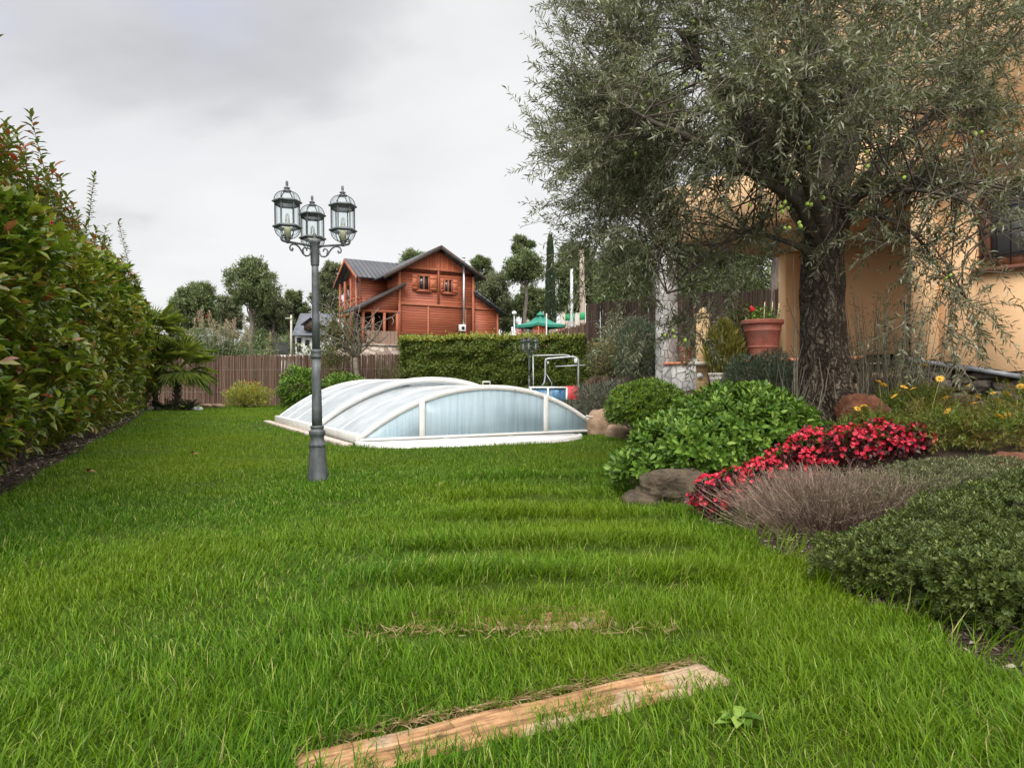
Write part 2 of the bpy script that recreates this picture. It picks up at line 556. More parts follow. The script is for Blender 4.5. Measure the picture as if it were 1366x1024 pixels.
M['begonia'] = lm('begonia_petal', [(0, (0.30, 0.003, 0.018)), (0.5, (0.56, 0.008, 0.036)), (0.85, (0.74, 0.03, 0.07)), (1, (0.85, 0.16, 0.19))], 0.3, 0.5)
M['yellow'] = lm('yellow_petal', [(0, (0.80, 0.40, 0.03)), (1, (0.88, 0.60, 0.10))], 0.3, 0.5)
M['orange'] = pm('flower_centre', (0.5, 0.2, 0.01), (0.62, 0.3, 0.02), 60, 0.8)
M['red_flower'] = lm('red_petal', [(0, (0.6, 0.01, 0.02)), (1, (0.75, 0.03, 0.05))], 0.3, 0.5)
M['olive_fruit'] = pm('olive_fruit', (0.20, 0.30, 0.035), (0.30, 0.40, 0.06), 40, 0.35)
M['grass'] = lm('grass_blade', [(0, (0.024, 0.080, 0.003)), (0.45, (0.068, 0.172, 0.005)), (0.86, (0.150, 0.275, 0.010)), (0.955, (0.24, 0.34, 0.05)), (1, (0.48, 0.40, 0.18))], 0.35, 0.5, patch=(0.17, 0.23, 0.005), pscale=0.38, pamt=0.6, spec=0.18)
M['straw'] = lm('dry_grass', [(0, (0.22, 0.14, 0.06)), (1, (0.42, 0.31, 0.16))], 0.2, 0.7)
M['litter'] = lm('bark_litter', [(0, (0.05, 0.035, 0.025)), (0.7, (0.16, 0.12, 0.085)), (1, (0.36, 0.3, 0.24))], 0.05, 0.9)
M['lamp_metal'] = pm('weathered_lamp_metal', (0.055, 0.062, 0.064), (0.12, 0.13, 0.132), 28, 0.55, 0.0015, 0.1, stretch=(1, 1, .25), c3=(0.17, 0.18, 0.185), s2=9)
M['bulb'] = pm('frosted_bulb', (0.62, 0.62, 0.58), (0.72, 0.71, 0.66), 30, 0.4)
M['bulb_base'] = pm('bulb_socket', (0.42, 0.38, 0.24), (0.5, 0.45, 0.3), 30, 0.6)
M['white_plastic'] = pm('off_white_frame', (0.66, 0.65, 0.61), (0.77, 0.76, 0.73), 6, 0.45, c3=(0.6, 0.57, 0.52), s2=2.5)
M['coping'] = pm('pool_coping', (0.42, 0.33, 0.27), (0.58, 0.48, 0.41), 10, 0.8, 0.004)
M['wood_dark'] = pm('dark_trim_wood', (0.03, 0.018, 0.013), (0.065, 0.038, 0.027), 6, 0.7)
M['pipe'] = pm('steel_flue', (0.5, 0.5, 0.5), (0.68, 0.68, 0.68), 3, 0.35, 0, 0.6)
M['galv'] = pm('galvanised_steel', (0.40, 0.41, 0.42), (0.55, 0.56, 0.57), 6, 0.5, 0, 0.5)
M['conc'] = pm('pale_concrete', (0.40, 0.36, 0.31), (0.55, 0.5, 0.44), 6, 0.9, 0.004)
M['render'] = pm('apricot_render', (0.74, 0.45, 0.235), (0.82, 0.53, 0.29), 2.2, 0.9, 0.006, c3=(0.60, 0.38, 0.20), s2=0.8, bscale=55)
M['slate'] = pm('slate_ledge', (0.12, 0.125, 0.14), (0.26, 0.27, 0.29), 7, 0.6, 0.006)
M['terracotta'] = pm('terracotta', (0.20, 0.055, 0.035), (0.32, 0.10, 0.065), 9, 0.75, 0.002, c3=(0.24, 0.10, 0.075), s2=5)
M['brick'] = pm('orange_brick', (0.48, 0.16, 0.075), (0.6, 0.25, 0.13), 12, 0.85, 0.004)
M['tan_brick'] = board_mat('tan_brick', (0.42, 0.27, 0.13), (0.56, 0.39, 0.2), (0.30, 0.2, 0.11), 0.07, 2, 0.9, 0.004)
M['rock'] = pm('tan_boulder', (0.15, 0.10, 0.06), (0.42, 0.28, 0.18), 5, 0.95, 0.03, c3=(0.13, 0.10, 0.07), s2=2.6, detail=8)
M['rock_dark'] = pm('mossy_boulder', (0.03, 0.022, 0.014), (0.15, 0.108, 0.068), 11, 0.95, 0.05, c3=(0.05, 0.05, 0.02), s2=5, detail=10)
M['rock_red'] = pm('rust_red_rock', (0.06, 0.02, 0.009), (0.21, 0.075, 0.035), 9, 0.95, 0.04, detail=10, c3=(0.09, 0.05, 0.03), s2=5)
M['white_stone'] = pm('white_stone', (0.5, 0.5, 0.49), (0.75, 0.75, 0.73), 8, 0.8, 0.01)
M['fountain_white'] = pm('white_ceramic', (0.6, 0.6, 0.58), (0.7, 0.7, 0.68), 8, 0.4)
M['clad'] = stone_mat('pale_stone_cladding', [(0.2, (0.30, 0.29, 0.275)), (0.5, (0.44, 0.425, 0.40)), (0.8, (0.55, 0.535, 0.50))], (0.30, 0.275, 0.24), 6.5, 0.02)
M['retaining'] = stone_mat('pinkish_stone', [(0.2, (0.26, 0.19, 0.15)), (0.5, (0.36, 0.28, 0.23)), (0.8, (0.46, 0.38, 0.31))], (0.24, 0.18, 0.14), 2.6, 0.03, (1, 1, 1.5))
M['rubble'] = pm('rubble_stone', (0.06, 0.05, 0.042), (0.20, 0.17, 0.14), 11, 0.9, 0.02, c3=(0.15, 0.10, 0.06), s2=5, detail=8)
M['siding'] = board_mat('red_log_siding', (0.25, 0.054, 0.021), (0.39, 0.105, 0.045), (0.09, 0.02, 0.01), 0.17, 2, 0.6, 0.03)
M['siding_v'] = board_mat('red_vertical_boards', (0.30, 0.068, 0.026), (0.43, 0.115, 0.048), (0.15, 0.035, 0.016), 0.2, 0, 0.6, 0.015)
M['red_trim'] = pm('red_timber_trim', (0.29, 0.075, 0.033), (0.4, 0.125, 0.06), 3, 0.6)
M['shutter_orange'] = pm('orange_red_shutter', (0.36, 0.095, 0.04), (0.45, 0.135, 0.06), 3, 0.6)
M['lattice_red'] = pm('red_lattice', (0.38, 0.075, 0.03), (0.45, 0.11, 0.05), 3, 0.6)
M['tiles'] = board_mat('dark_roof_tiles', (0.04, 0.041, 0.047), (0.085, 0.086, 0.095), (0.03, 0.03, 0.035), 0.33, 0, 0.5, 0.06)
M['glass_dark'] = pm('window_glass', (0.015, 0.017, 0.02), (0.035, 0.04, 0.045), 2, 0.08)
M['screen'] = lm('brushwood_stick', [(0, (0.085, 0.047, 0.033)), (0.5, (0.15, 0.088, 0.063)), (1, (0.24, 0.155, 0.115))], 0.05, 0.85)
M['screen_dark'] = lm('dark_brushwood_stick', [(0, (0.035, 0.022, 0.016)), (0.5, (0.07, 0.044, 0.032)), (1, (0.12, 0.08, 0.06))], 0.05, 0.85)
M['screen_pale'] = lm('pale_bamboo_stick', [(0, (0.22, 0.14, 0.10)), (1, (0.42, 0.3, 0.22))], 0.05, 0.8)
M['canopy'] = pm('green_canvas', (0.012, 0.16, 0.105), (0.02, 0.21, 0.14), 3, 0.7, 0.006)
M['net'] = pm('green_netting', (0.02, 0.26, 0.09), (0.035, 0.33, 0.13), 12, 0.8)
M['blue_pool'] = pm('blue_pool_wall', (0.02, 0.10, 0.24), (0.16, 0.32, 0.45), 2.2, 0.35, stretch=(3, 3, 1))
M['red_plastic'] = pm('red_plastic', (0.45, 0.012, 0.02), (0.55, 0.03, 0.04), 4, 0.4)
M['white_wall'] = pm('white_wall', (0.6, 0.59, 0.56), (0.72, 0.71, 0.68), 2, 0.85)
M['grey_roof'] = pm('grey_slate_roof', (0.10, 0.11, 0.13), (0.2, 0.21, 0.24), 5, 0.6)
M['shutter_grey'] = board_mat('grey_slatted_door', (0.14, 0.135, 0.13), (0.22, 0.21, 0.2), (0.06, 0.06, 0.06), 0.06, 2, 0.6, 0.008)
M['window_wood'] = pm('brown_window_wood', (0.14, 0.052, 0.028), (0.23, 0.09, 0.05), 5, 0.55, stretch=(3, 3, .5))
M['iron'] = pm('black_iron', (0.012, 0.012, 0.013), (0.03, 0.03, 0.03), 20, 0.5, 0, 0.3)
M['cane'] = pm('bamboo_cane', (0.45, 0.33, 0.18), (0.6, 0.46, 0.28), 10, 0.6)
M['floor_tile'] = pm('porch_floor', (0.25, 0.16, 0.11), (0.33, 0.22, 0.16), 3, 0.7)
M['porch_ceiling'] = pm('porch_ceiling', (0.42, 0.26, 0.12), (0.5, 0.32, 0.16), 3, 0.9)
M['dead_leaf'] = pm('dead_leaf', (0.22, 0.09, 0.03), (0.35, 0.17, 0.07), 30, 0.8)


def plank_mat():
    m, t, p, out = new_mat('wood_grained_slab')
    tc = N(t, 'ShaderNodeTexCoord')
    mp = N(t, 'ShaderNodeMapping', in_={'Scale': (1.6, 22, 1)})
    t.links.new(tc.outputs['Object'], mp.inputs[0])
    nz = N(t, 'ShaderNodeTexNoise', in_={'Scale': 3.0, 'Detail': 6.0, 'Distortion': 0.6})
    t.links.new(mp.outputs[0], nz.inputs['Vector'])
    c = ramp_(t, nz.outputs[0], [(0.32, (0.12, 0.055, 0.022)), (0.47, (0.34, 0.175, 0.075)), (0.70, (0.50, 0.30, 0.15))])
    n2 = N(t, 'ShaderNodeTexNoise', in_={'Scale': 3.2, 'Detail': 5.0})
    t.links.new(tc.outputs['Object'], n2.inputs['Vector'])
    f = ramp_(t, n2.outputs[0], [(0.53, (0, 0, 0)), (0.57, (1, 1, 1))])
    c = mixc(t, math_(t, 'MULTIPLY', f, 0.6), c, (0.42, 0.33, 0.22))
    n3 = N(t, 'ShaderNodeTexNoise', in_={'Scale': 26.0, 'Detail': 6.0, 'Roughness': 0.7})
    t.links.new(tc.outputs['Object'], n3.inputs['Vector'])
    c = mixc(t, 0.8, c, ramp_(t, n3.outputs[0], [(0.3, (0.28, 0.27, 0.26)), (0.65, (0.6, 0.6, 0.6))]), 'OVERLAY')
    t.links.new(c, p.inputs['Base Color'])
    p.inputs['Roughness'].default_value = 0.85
    b = N(t, 'ShaderNodeBump', in_={'Strength': 1.0, 'Distance': 0.012})
    t.links.new(math_(t, 'ADD', nz.outputs[0], math_(t, 'MULTIPLY', f, 0.25)), b.inputs['Height'])
    t.links.new(b.outputs[0], p.inputs['Normal'])
    return m


def poly_mat(name, col, streak, trans, glossy_rough, vertical=True):
    """cloudy polycarbonate: a diffuse, light-passing sheet with run-down condensation"""
    m, t, p, out = new_mat(name)
    tc = N(t, 'ShaderNodeTexCoord')
    mp = N(t, 'ShaderNodeMapping', in_={'Scale': (16, 16, 0.7) if vertical else (2.0, 2.0, 2.0)})
    t.links.new(tc.outputs['Object'], mp.inputs[0])
    nz = N(t, 'ShaderNodeTexNoise', in_={'Scale': 1.6, 'Detail': 5.0, 'Roughness': 0.65})
    t.links.new(mp.outputs[0], nz.inputs['Vector'])
    n2 = N(t, 'ShaderNodeTexNoise', in_={'Scale': 0.8, 'Detail': 2.0})
    t.links.new(tc.outputs['Object'], n2.inputs['Vector'])
    f = math_(t, 'MULTIPLY', nz.outputs[0], math_(t, 'ADD', n2.outputs[0], 0.5))
    c = ramp_(t, f, [(0.28, streak), (0.62, col)])
    t.links.new(c, p.inputs['Base Color'])
    p.inputs['Roughness'].default_value = glossy_rough
    p.inputs['Specular IOR Level'].default_value = 0.6
    tr = N(t, 'ShaderNodeBsdfTranslucent')
    t.links.new(c, tr.inputs[0])
    tp = N(t, 'ShaderNodeBsdfTransparent', in_={0: (0.85, 0.93, 0.97, 1)})
    m1 = N(t, 'ShaderNodeMixShader', in_={0: 0.4})
    t.links.new(p.outputs[0], m1.inputs[1]); t.links.new(tr.outputs[0], m1.inputs[2])
    m2 = N(t, 'ShaderNodeMixShader', in_={0: trans})
    t.links.new(m1.outputs[0], m2.inputs[1]); t.links.new(tp.outputs[0], m2.inputs[2])
    t.links.new(m2.outputs[0], out.inputs[0])
    return m


def clear_glass():
    m, t, p, out = new_mat('clear_lantern_glass')
    tp = N(t, 'ShaderNodeBsdfTransparent', in_={0: (0.93, 0.97, 0.97, 1)})
    gl = N(t, 'ShaderNodeBsdfGlossy', in_={'Roughness': 0.03})
    lw = N(t, 'ShaderNodeLayerWeight', in_={'Blend': 0.5})
    fr = math_(t, 'ADD', math_(t, 'MULTIPLY', math_(t, 'POWER', lw.outputs['Facing'], 4.0), 0.5), 0.04)
    mx = N(t, 'ShaderNodeMixShader')
    t.links.new(fr, mx.inputs[0])
    t.links.new(tp.outputs[0], mx.inputs[1]); t.links.new(gl.outputs[0], mx.inputs[2])
    t.links.new(mx.outputs[0], out.inputs[0])
    return m


M['plank'] = plank_mat()
M['poly_roof'] = poly_mat('cloudy_roof_sheet', (0.80, 0.82, 0.83), (0.60, 0.64, 0.66), 0.08, 0.22, False)
M['poly_front'] = poly_mat('misty_end_sheet', (0.70, 0.83, 0.88), (0.47, 0.63, 0.70), 0.22, 0.25, True)
M['lantern_glass'] = clear_glass()

# ------------------------------------------------------------------ leaf builders (numpy)


def rand_unit(n, rng=R):
    return nrm(rng.normal(0, 1, (n, 3)))


def leaf_mesh(name, P, D, Nn, L, W, kind='simple', curl=0.15, fold=0.25):
    """P base points, D axis, Nn face normal; L, W lengths and widths -> one mesh of many leaves"""
    n = len(P)
    D = nrm(D)
    S = nrm(np.cross(D, Nn))
    Nn = np.cross(S, D)
    L = np.broadcast_to(np.asarray(L, float), (n,))[:, None]
    W = np.broadcast_to(np.asarray(W, float), (n,))[:, None]
    i0 = np.arange(n)[:, None]
    if kind == 'rich':
        ts = [(0, 0), (.28, 1.0), (.66, .82), (1, 0)]
        def p(t, s):
            return P + D * L * t + S * W * 0.5 * s + Nn * (abs(s) * fold * W * 0.5 - curl * L * t * t)
        V = np.stack([p(0, 0), p(.28, .9), p(.30, 0), p(.28, -.9), p(.66, 1.0), p(.68, 0), p(.66, -1.0), p(1, 0)], 1).reshape(-1, 3)
        b = i0 * 8
        tri = np.concatenate([b + [0, 2, 1], b + [0, 3, 2], b + [4, 5, 7], b + [5, 6, 7]])
        quad = np.concatenate([b + [1, 2, 5, 4], b + [2, 3, 6, 5]])
        return fast_mesh(name, V, [tri, quad])
    if kind == 'blade':
        V = np.stack([P - S * W * .5, P + S * W * .5, P + D * L * .5 + S * W * .42 - Nn * curl * L * .25, P + D * L * .5 - S * W * .42 - Nn * curl * L * .25, P + D * L - Nn * curl * L], 1).reshape(-1, 3)
        b = i0 * 5
        return fast_mesh(name, V, [np.concatenate([b + [3, 2, 4]]), b + [0, 1, 2, 3]])
    if kind == 'tri':
        V = np.stack([P - S * W * .5, P + S * W * .5, P + D * L], 1).reshape(-1, 3)
        return fast_mesh(name, V, [i0 * 3 + [0, 1, 2]])
    m = P + D * L * .45
    V = np.stack([P, m + S * W * .5 + Nn * fold * W * .5, m - S * W * .5 + Nn * fold * W * .5, P + D * L - Nn * curl * L], 1).reshape(-1, 3)
    b = i0 * 4
    return fast_mesh(name, V, [np.concatenate([b + [0, 3, 1], b + [0, 2, 3]])])


def stems_mesh(name, A, B, r0, r1, sag=0.0, sides=3):
    """many thin stems A->B with a mid point pushed by sag (n,3) or scalar drop"""
    n = len(A)
    A, B = np.asarray(A, float), np.asarray(B, float)
    mid = (A + B) / 2
    mid = mid + (sag if isinstance(sag, np.ndarray) else np.array([0, 0, sag]))
    D = nrm(B - A)
    ref = np.where(np.abs(D[:, 2:3]) < .9, np.array([[0, 0, 1.0]]), np.array([[1.0, 0, 0]]))
    a = nrm(np.cross(D, ref))
    b = np.cross(D, a)
    r0 = np.broadcast_to(np.asarray(r0, float), (n,))[:, None]
    r1 = np.broadcast_to(np.asarray(r1, float), (n,))[:, None]
    rings = []
    for c, r in ((A, r0), (mid, (r0 + r1) / 2), (B, r1)):
        for k in range(sides):
            t = 2 * PI * k / sides
            rings.append(c + r * (a * math.cos(t) + b * math.sin(t)))
    V = np.stack(rings, 1).reshape(-1, 3)
    base = np.arange(n)[:, None] * sides * 3
    F = []
    for i in range(2):
        for k in range(sides):
            j = (k + 1) % sides
            F.append(base + [i * sides + k, i * sides + j, i * sides + sides + j, i * sides + sides + k])
    return fast_mesh(name, V, [np.concatenate(F)])


def join_meshes(name, parts):
    V, G, n = [], {}, 0
    for (v, gs) in parts:
        for g in gs:
            G.setdefault(g.shape[1], []).append(g + n)
        V.append(v)
        n += len(v)
    return fast_mesh(name, np.concatenate(V), [np.concatenate(G[k]) for k in sorted(G)])


def ellipsoid_points(n, c, r, shell=0.5, rng=R, zmin=-1.0, bump=0.0, seed=1):
    """points in an ellipsoid, crowded to its skin; also the outward direction"""
    d = rand_unit(int(n * 2.2) + 10, rng)
    d = d[d[:, 2] > zmin][:n]
    rad = shell + (1 - shell) * rng.random(len(d)) ** 0.6
    if bump:
        rad = rad * (1 + bump * vnoise(d[:, 0] * 3, d[:, 1] * 3, d[:, 2] * 3, seed))
    r = np.asarray(r, float)
    return np.asarray(c, float) + d * rad[:, None] * r, nrm(d / r)


# ------------------------------------------------------------------ terrain
_by = np.array([-3, 0, 1.86, 2.35, 3.04, 4.07, 5.26, 6.5, 7.5, 9.5, 11.5, 14, 18, 24, 30, 60])
_bx = np.array([1.6, 1.5, 1.41, 1.36, 1.33, 1.17, 0.90, 1.0, 1.2, 1.6, 1.75, 1.9, 2.15, 3.0, 4.0, 6.0])


def bed_edge(y):
    return np.interp(y, _by, _bx) + 0.03 * np.sin(np.asarray(y) * 9.0)


def hedge_line(y):
    return -1.45 - 0.4733 * np.asarray(y)


def sstep(a, b, x):
    t = np.clip((np.asarray(x, float) - a) / (b - a), 0, 1)
    return t * t * (3 - 2 * t)


def ground_z(x, y):
    x, y = np.asarray(x, float), np.asarray(y, float)
    d = x - bed_edge(y)
    cap = np.interp(y, [0, 2.5, 3.5, 4.5, 5.3, 9, 12, 17, 24, 40], [0.08, 0.10, 0.15, 0.36, 0.52, 0.62, 0.75, 1.5, 2.2, 3.0])
    wd = np.interp(y, [0, 5, 12, 14, 17, 24], [1.3, 2.0, 1.3, .9, .8, 1.0])
    z = cap * sstep(0, 1, np.clip(d / wd, 0, 1))
    far = 1.3 * sstep(26.5, 41, y) + 1.25 * sstep(43.4, 47, y) + 2.6 * sstep(60, 110, y) + 16 * sstep(110, 420, y)
    z = np.maximum(z * (y < 60), far) if np.ndim(z) else max(float(z), float(far))
    z = z + 0.012 * vnoise(x, y, None, 3, 1.6) * (y < 26) + 0.15 * vnoise(x * .3, y * .3, None, 4) * (y > 40)
    # low ridges where the lawn has grown up between sunken slabs
    for (yy, xx, a) in ((2.75, 0.1, 0.03), (3.3, 0.2, 0.03), (4.0, 0.25, 0.035), (4.75, 0.3, 0.03), (5.7, 0.3, 0.03)):
        z = z + a * np.exp(-((y - yy - 0.10 * (x - xx)) / 0.13) ** 2) * np.exp(-((x - xx) / 0.75) ** 4)
    return z


def build_ground():
    ys = np.concatenate([np.arange(-6, 0.6, 0.6), np.arange(0.6, 7, 0.055), np.arange(7, 13, 0.13), np.arange(13, 30, 0.3), np.arange(30, 60, 1.2), np.geomspace(60, 900, 26)])
    t = np.linspace(-1, 1, 260)
    V = []
    for y in ys:
        half = 14 + max(y, 0) * 1.35
        k = 0.22
        xs = half * (k * t + (1 - k) * np.sign(t) * np.abs(t) ** 2.4)
        V.append(np.stack([xs, np.full_like(xs, y), ground_z(xs, np.full_like(xs, y))], 1))
    V = np.concatenate(V)
    ny, nx = len(ys), len(t)
    i = (np.arange(ny - 1)[:, None] * nx + np.arange(nx - 1)[None, :]).reshape(-1, 1)
    F = np.concatenate([i, i + 1, i + 1 + nx, i + nx], 1)
    me = fast_mesh('ground', V, [F])
    m, t_, p, out = new_mat('soil_and_turf')
    tc = N(t_, 'ShaderNodeTexCoord')
    nz = N(t_, 'ShaderNodeTexNoise', in_={'Scale': 9.0, 'Detail': 8.0, 'Roughness': 0.7})
    t_.links.new(tc.outputs['Object'], nz.inputs['Vector'])
    turf = ramp_(t_, nz.outputs[0], [(0.3, (0.022, 0.04, 0.004)), (0.7, (0.06, 0.085, 0.010))])
    soil = ramp_(t_, nz.outputs[0], [(0.3, (0.020, 0.014, 0.010)), (0.7, (0.08, 0.058, 0.042))])
    at = N(t_, 'ShaderNodeAttribute', attribute_name='turf')
    c = mixc(t_, at.outputs['Fac'], soil, turf)
    t_.links.new(c, p.inputs['Base Color'])
    p.inputs['Roughness'].default_value = 0.95
    p.inputs['Specular IOR Level'].default_value = 0.1
    b = N(t_, 'ShaderNodeBump', in_={'Strength': 1.0, 'Distance': 0.02})
    t_.links.new(nz.outputs[0], b.inputs['Height'])
    t_.links.new(b.outputs[0], p.inputs['Normal'])
    x, y = V[:, 0], V[:, 1]
    turf_w = sstep(-.02, .1, bed_edge(y) - x) * sstep(-.02, .15, x - hedge_line(y)) * (y < 24.6)
    turf_w = np.maximum(turf_w, 0.7 * (y > 30))
    a = me.attributes.new('turf', 'FLOAT', 'POINT')
    a.data.foreach_set('value', turf_w.astype(np.float32))
    o = link('ground', me, m, smooth=True)
    o['kind'] = 'structure'


build_ground()

# ------------------------------------------------------------------ pool cover frame of reference
CL = np.array([-1.99, 8.75])
CE1 = np.array([0.875, 0.484])
CE2 = np.array([-0.484, 0.875])
CW = 3.85
CLEN = 5.45


def pool_uv(x, y):
    d = np.stack([np.asarray(x) - CL[0], np.asarray(y) - CL[1]], -1)
    return d @ CE1, d @ CE2


def in_pool(x, y):
    a, b = pool_uv(x, y)
    rect = (a > -0.20) & (a < CW + 0.12) & (b > -0.02) & (b < CLEN + 0.15)
    h = CW * 0.43
    apron = ((a - h) ** 2 / (h + .05) ** 2 + (b / 1.05) ** 2 < 1) & (b < 0.1)
    return rect | apron


PLANKS = [(0.06, 1.65, math.radians(25.5), 1.16, 0.145), (0.0, 2.27, math.radians(9), 0.72, 0.15)]


def plank_uv(x, y, p):
    cx, cy, a, l, wd = p
    dx, dy = x - cx, y - cy
    return dx * math.cos(a) + dy * math.sin(a), -dx * math.sin(a) + dy * math.cos(a)


# ------------------------------------------------------------------ grass
def build_grass():
    rng = np.random.default_rng(5)
    bands = [(0.85, 2.4, 21000, 0.045, 0.0026), (2.4, 4.0, 16000, 0.043, 0.0031), (4.0, 7.0, 8500, 0.040, 0.0044), (7.0, 12.0, 3000, 0.04, 0.0078), (12.0, 24.6, 900, 0.04, 0.015)]
    V, G, n0 = [], {}, 0
    for bi, (y0, y1, dens, h, wd) in enumerate(bands):
        xm = 0.80 * y1 + 0.35
        cnt = int(dens * (y1 - y0) * 2 * xm)
        x = rng.uniform(-xm, xm, cnt)
        y = rng.uniform(y0, y1, cnt)
        hl, be = hedge_line(y), bed_edge(y)
        tuft = vnoise(x, y, None, 8, 2.2) * .5 + vnoise(x, y, None, 9, 6.0) * .5
        keep = (np.abs(x) < 0.80 * y + 0.35) & (x > hl + 0.12 + .05 * tuft) & (x < be - 0.02 + .06 * tuft) & ~in_pool(x, y)
        keep &= rng.random(cnt) < np.clip(0.80 + 0.45 * tuft, .25, 1)
        hs = np.ones(cnt)
        for p in PLANKS:
            a, b = plank_uv(x, y, p)
            e = 0.012 * np.sin(a * 17) + 0.014 * np.sin(a * 41 + 1) + .012 * np.sin(a * 73 + 2)
            bare = (np.abs(a) < p[3] / 2 - .01) & (b < p[4] / 2 + e - .01) & (b > -p[4] / 2 + 0.045 + 1.5 * e + .022 * np.sin(a * 7))
            keep &= ~(bare & (rng.random(cnt) < (.97 if p[3] > 1 else .40)))
        for (yy, xx) in ((2.75, 0.1), (3.3, 0.2), (4.0, 0.25), (4.75, 0.3), (5.7, 0.3), (2.27, 0.0)):
            g = (np.abs(y - (yy - 0.14) - 0.10 * (x - xx) - .02 * np.sin(x * 9)) < 0.045) & (np.abs(x - xx) < 0.72)
            keep &= ~(g & (rng.random(cnt) < 0.8))
            r = np.exp(-((y - yy - 0.10 * (x - xx)) / 0.12) ** 2) * (np.abs(x - xx) < 0.8)
            hs = hs + 0.75 * r
        tall = np.clip(vnoise(x, y, None, 12, 1.9) * .7 + vnoise(x, y, None, 13, 4.5) * .5 - .25, 0, 1)
        hs = hs + .9 * tall * np.where(x > 0.2, 1.2, .6)
        x, y, tuft, hs = x[keep], y[keep], tuft[keep], hs[keep]
        n = len(x)
        P = np.stack([x, y, ground_z(x, y) - 0.004], 1)
        az = rng.uniform(0, 2 * PI, n)
        flow = 2.5 * vnoise(x, y, None, 10, 1.3) + 1.0
        lean = np.abs(rng.normal(0.55, 0.35, n))
        D = np.stack([np.cos(az) * lean + .16 * np.cos(flow), np.sin(az) * lean + .16 * np.sin(flow), np.ones(n)], 1)
        D = nrm(D)
        Nn = nrm(np.cross(D, np.stack([-np.sin(az), np.cos(az), np.zeros(n)], 1)) + 1e-4)
        Nn = np.where(Nn[:, 2:3] < 0, -Nn, Nn)
        L = h * rng.uniform(.55, 1.35, n) * hs * (1 + .25 * tuft) * np.where(rng.random(n) < .03, 1.45, 1)
        W = wd * rng.uniform(.7, 1.3, n)
        S = nrm(np.cross(D, Nn))
        Lc, Wc = L[:, None], W[:, None]
        cu = rng.uniform(.1, .55, n)[:, None]
        if bi < 3:
            vv = np.stack([P - S * Wc * .5, P + S * Wc * .5, P + D * Lc * .4 + S * Wc * .5 - Nn * cu * Lc * .12, P + D * Lc * .4 - S * Wc * .5 - Nn * cu * Lc * .12,
                           P + D * Lc * .75 + S * Wc * .32 - Nn * cu * Lc * .5, P + D * Lc * .75 - S * Wc * .32 - Nn * cu * Lc * .5, P + D * Lc * .97 - Nn * cu * Lc], 1).reshape(-1, 3)
            b = np.arange(n)[:, None] * 7 + n0
            G.setdefault(4, []).extend([b + [0, 1, 2, 3], b + [3, 2, 4, 5]])
            G.setdefault(3, []).append(b + [5, 4, 6])
        else:
            vv = np.stack([P - S * Wc * .5, P + S * Wc * .5, P + D * Lc - Nn * cu * Lc * .4], 1).reshape(-1, 3)
            b = np.arange(n)[:, None] * 3 + n0
            G.setdefault(3, []).append(b + [0, 1, 2])
        V.append(vv)
        n0 += len(vv)
    me = fast_mesh('grass', np.concatenate(V), [np.concatenate(G[k]) for k in sorted(G)])
    o = link('grass', me, M['grass'])
    setp(o, 'short mown green lawn grass with taller tufts over sunken slabs', 'grass', None, 'stuff')


build_grass()


def build_straw():
    """dead yellowed blades fringing the slabs"""
    rng = np.random.default_rng(6)
    P, D = [], []
    for p in PLANKS:
        n = 900 if p[3] > 1 else 500
        a = rng.uniform(-p[3] / 2, p[3] / 2, n)
        b = p[4] / 2 + np.abs(rng.normal(0, .022, n)) + .01
        ca, sa = math.cos(p[2]), math.sin(p[2])
        x, y = p[0] + a * ca - b * sa, p[1] + a * sa + b * ca
        P.append(np.stack([x, y, ground_z(x, y) + .004], 1))
        q = p[2] - PI / 2 + rng.normal(0, .7, n)
        D.append(np.stack([np.cos(q), np.sin(q), rng.uniform(.0, .5, n)], 1))
    # along the trough that has nearly closed over
    n = 260
    x = rng.uniform(-0.5, 0.55, n)
    y = 2.17 + 0.10 * x + rng.normal(0, .035, n)
    P.append(np.stack([x, y, ground_z(x, y) + .01], 1))
    q = rng.uniform(0, 6.28, n)
    D.append(np.stack([np.cos(q), np.sin(q), rng.uniform(.0, .8, n)], 1))
    P, D = np.concatenate(P), np.concatenate(D)
    me = leaf_mesh('dry_grass', P, D, rand_unit(len(P), rng), rng.uniform(.025, .07, len(P)), .0032, 'blade', .2)
    o = link('dry_grass', me, M['straw'])
    setp(o, 'dead straw coloured grass fringing the sunken slabs', 'dry grass', None, 'stuff')


build_straw()

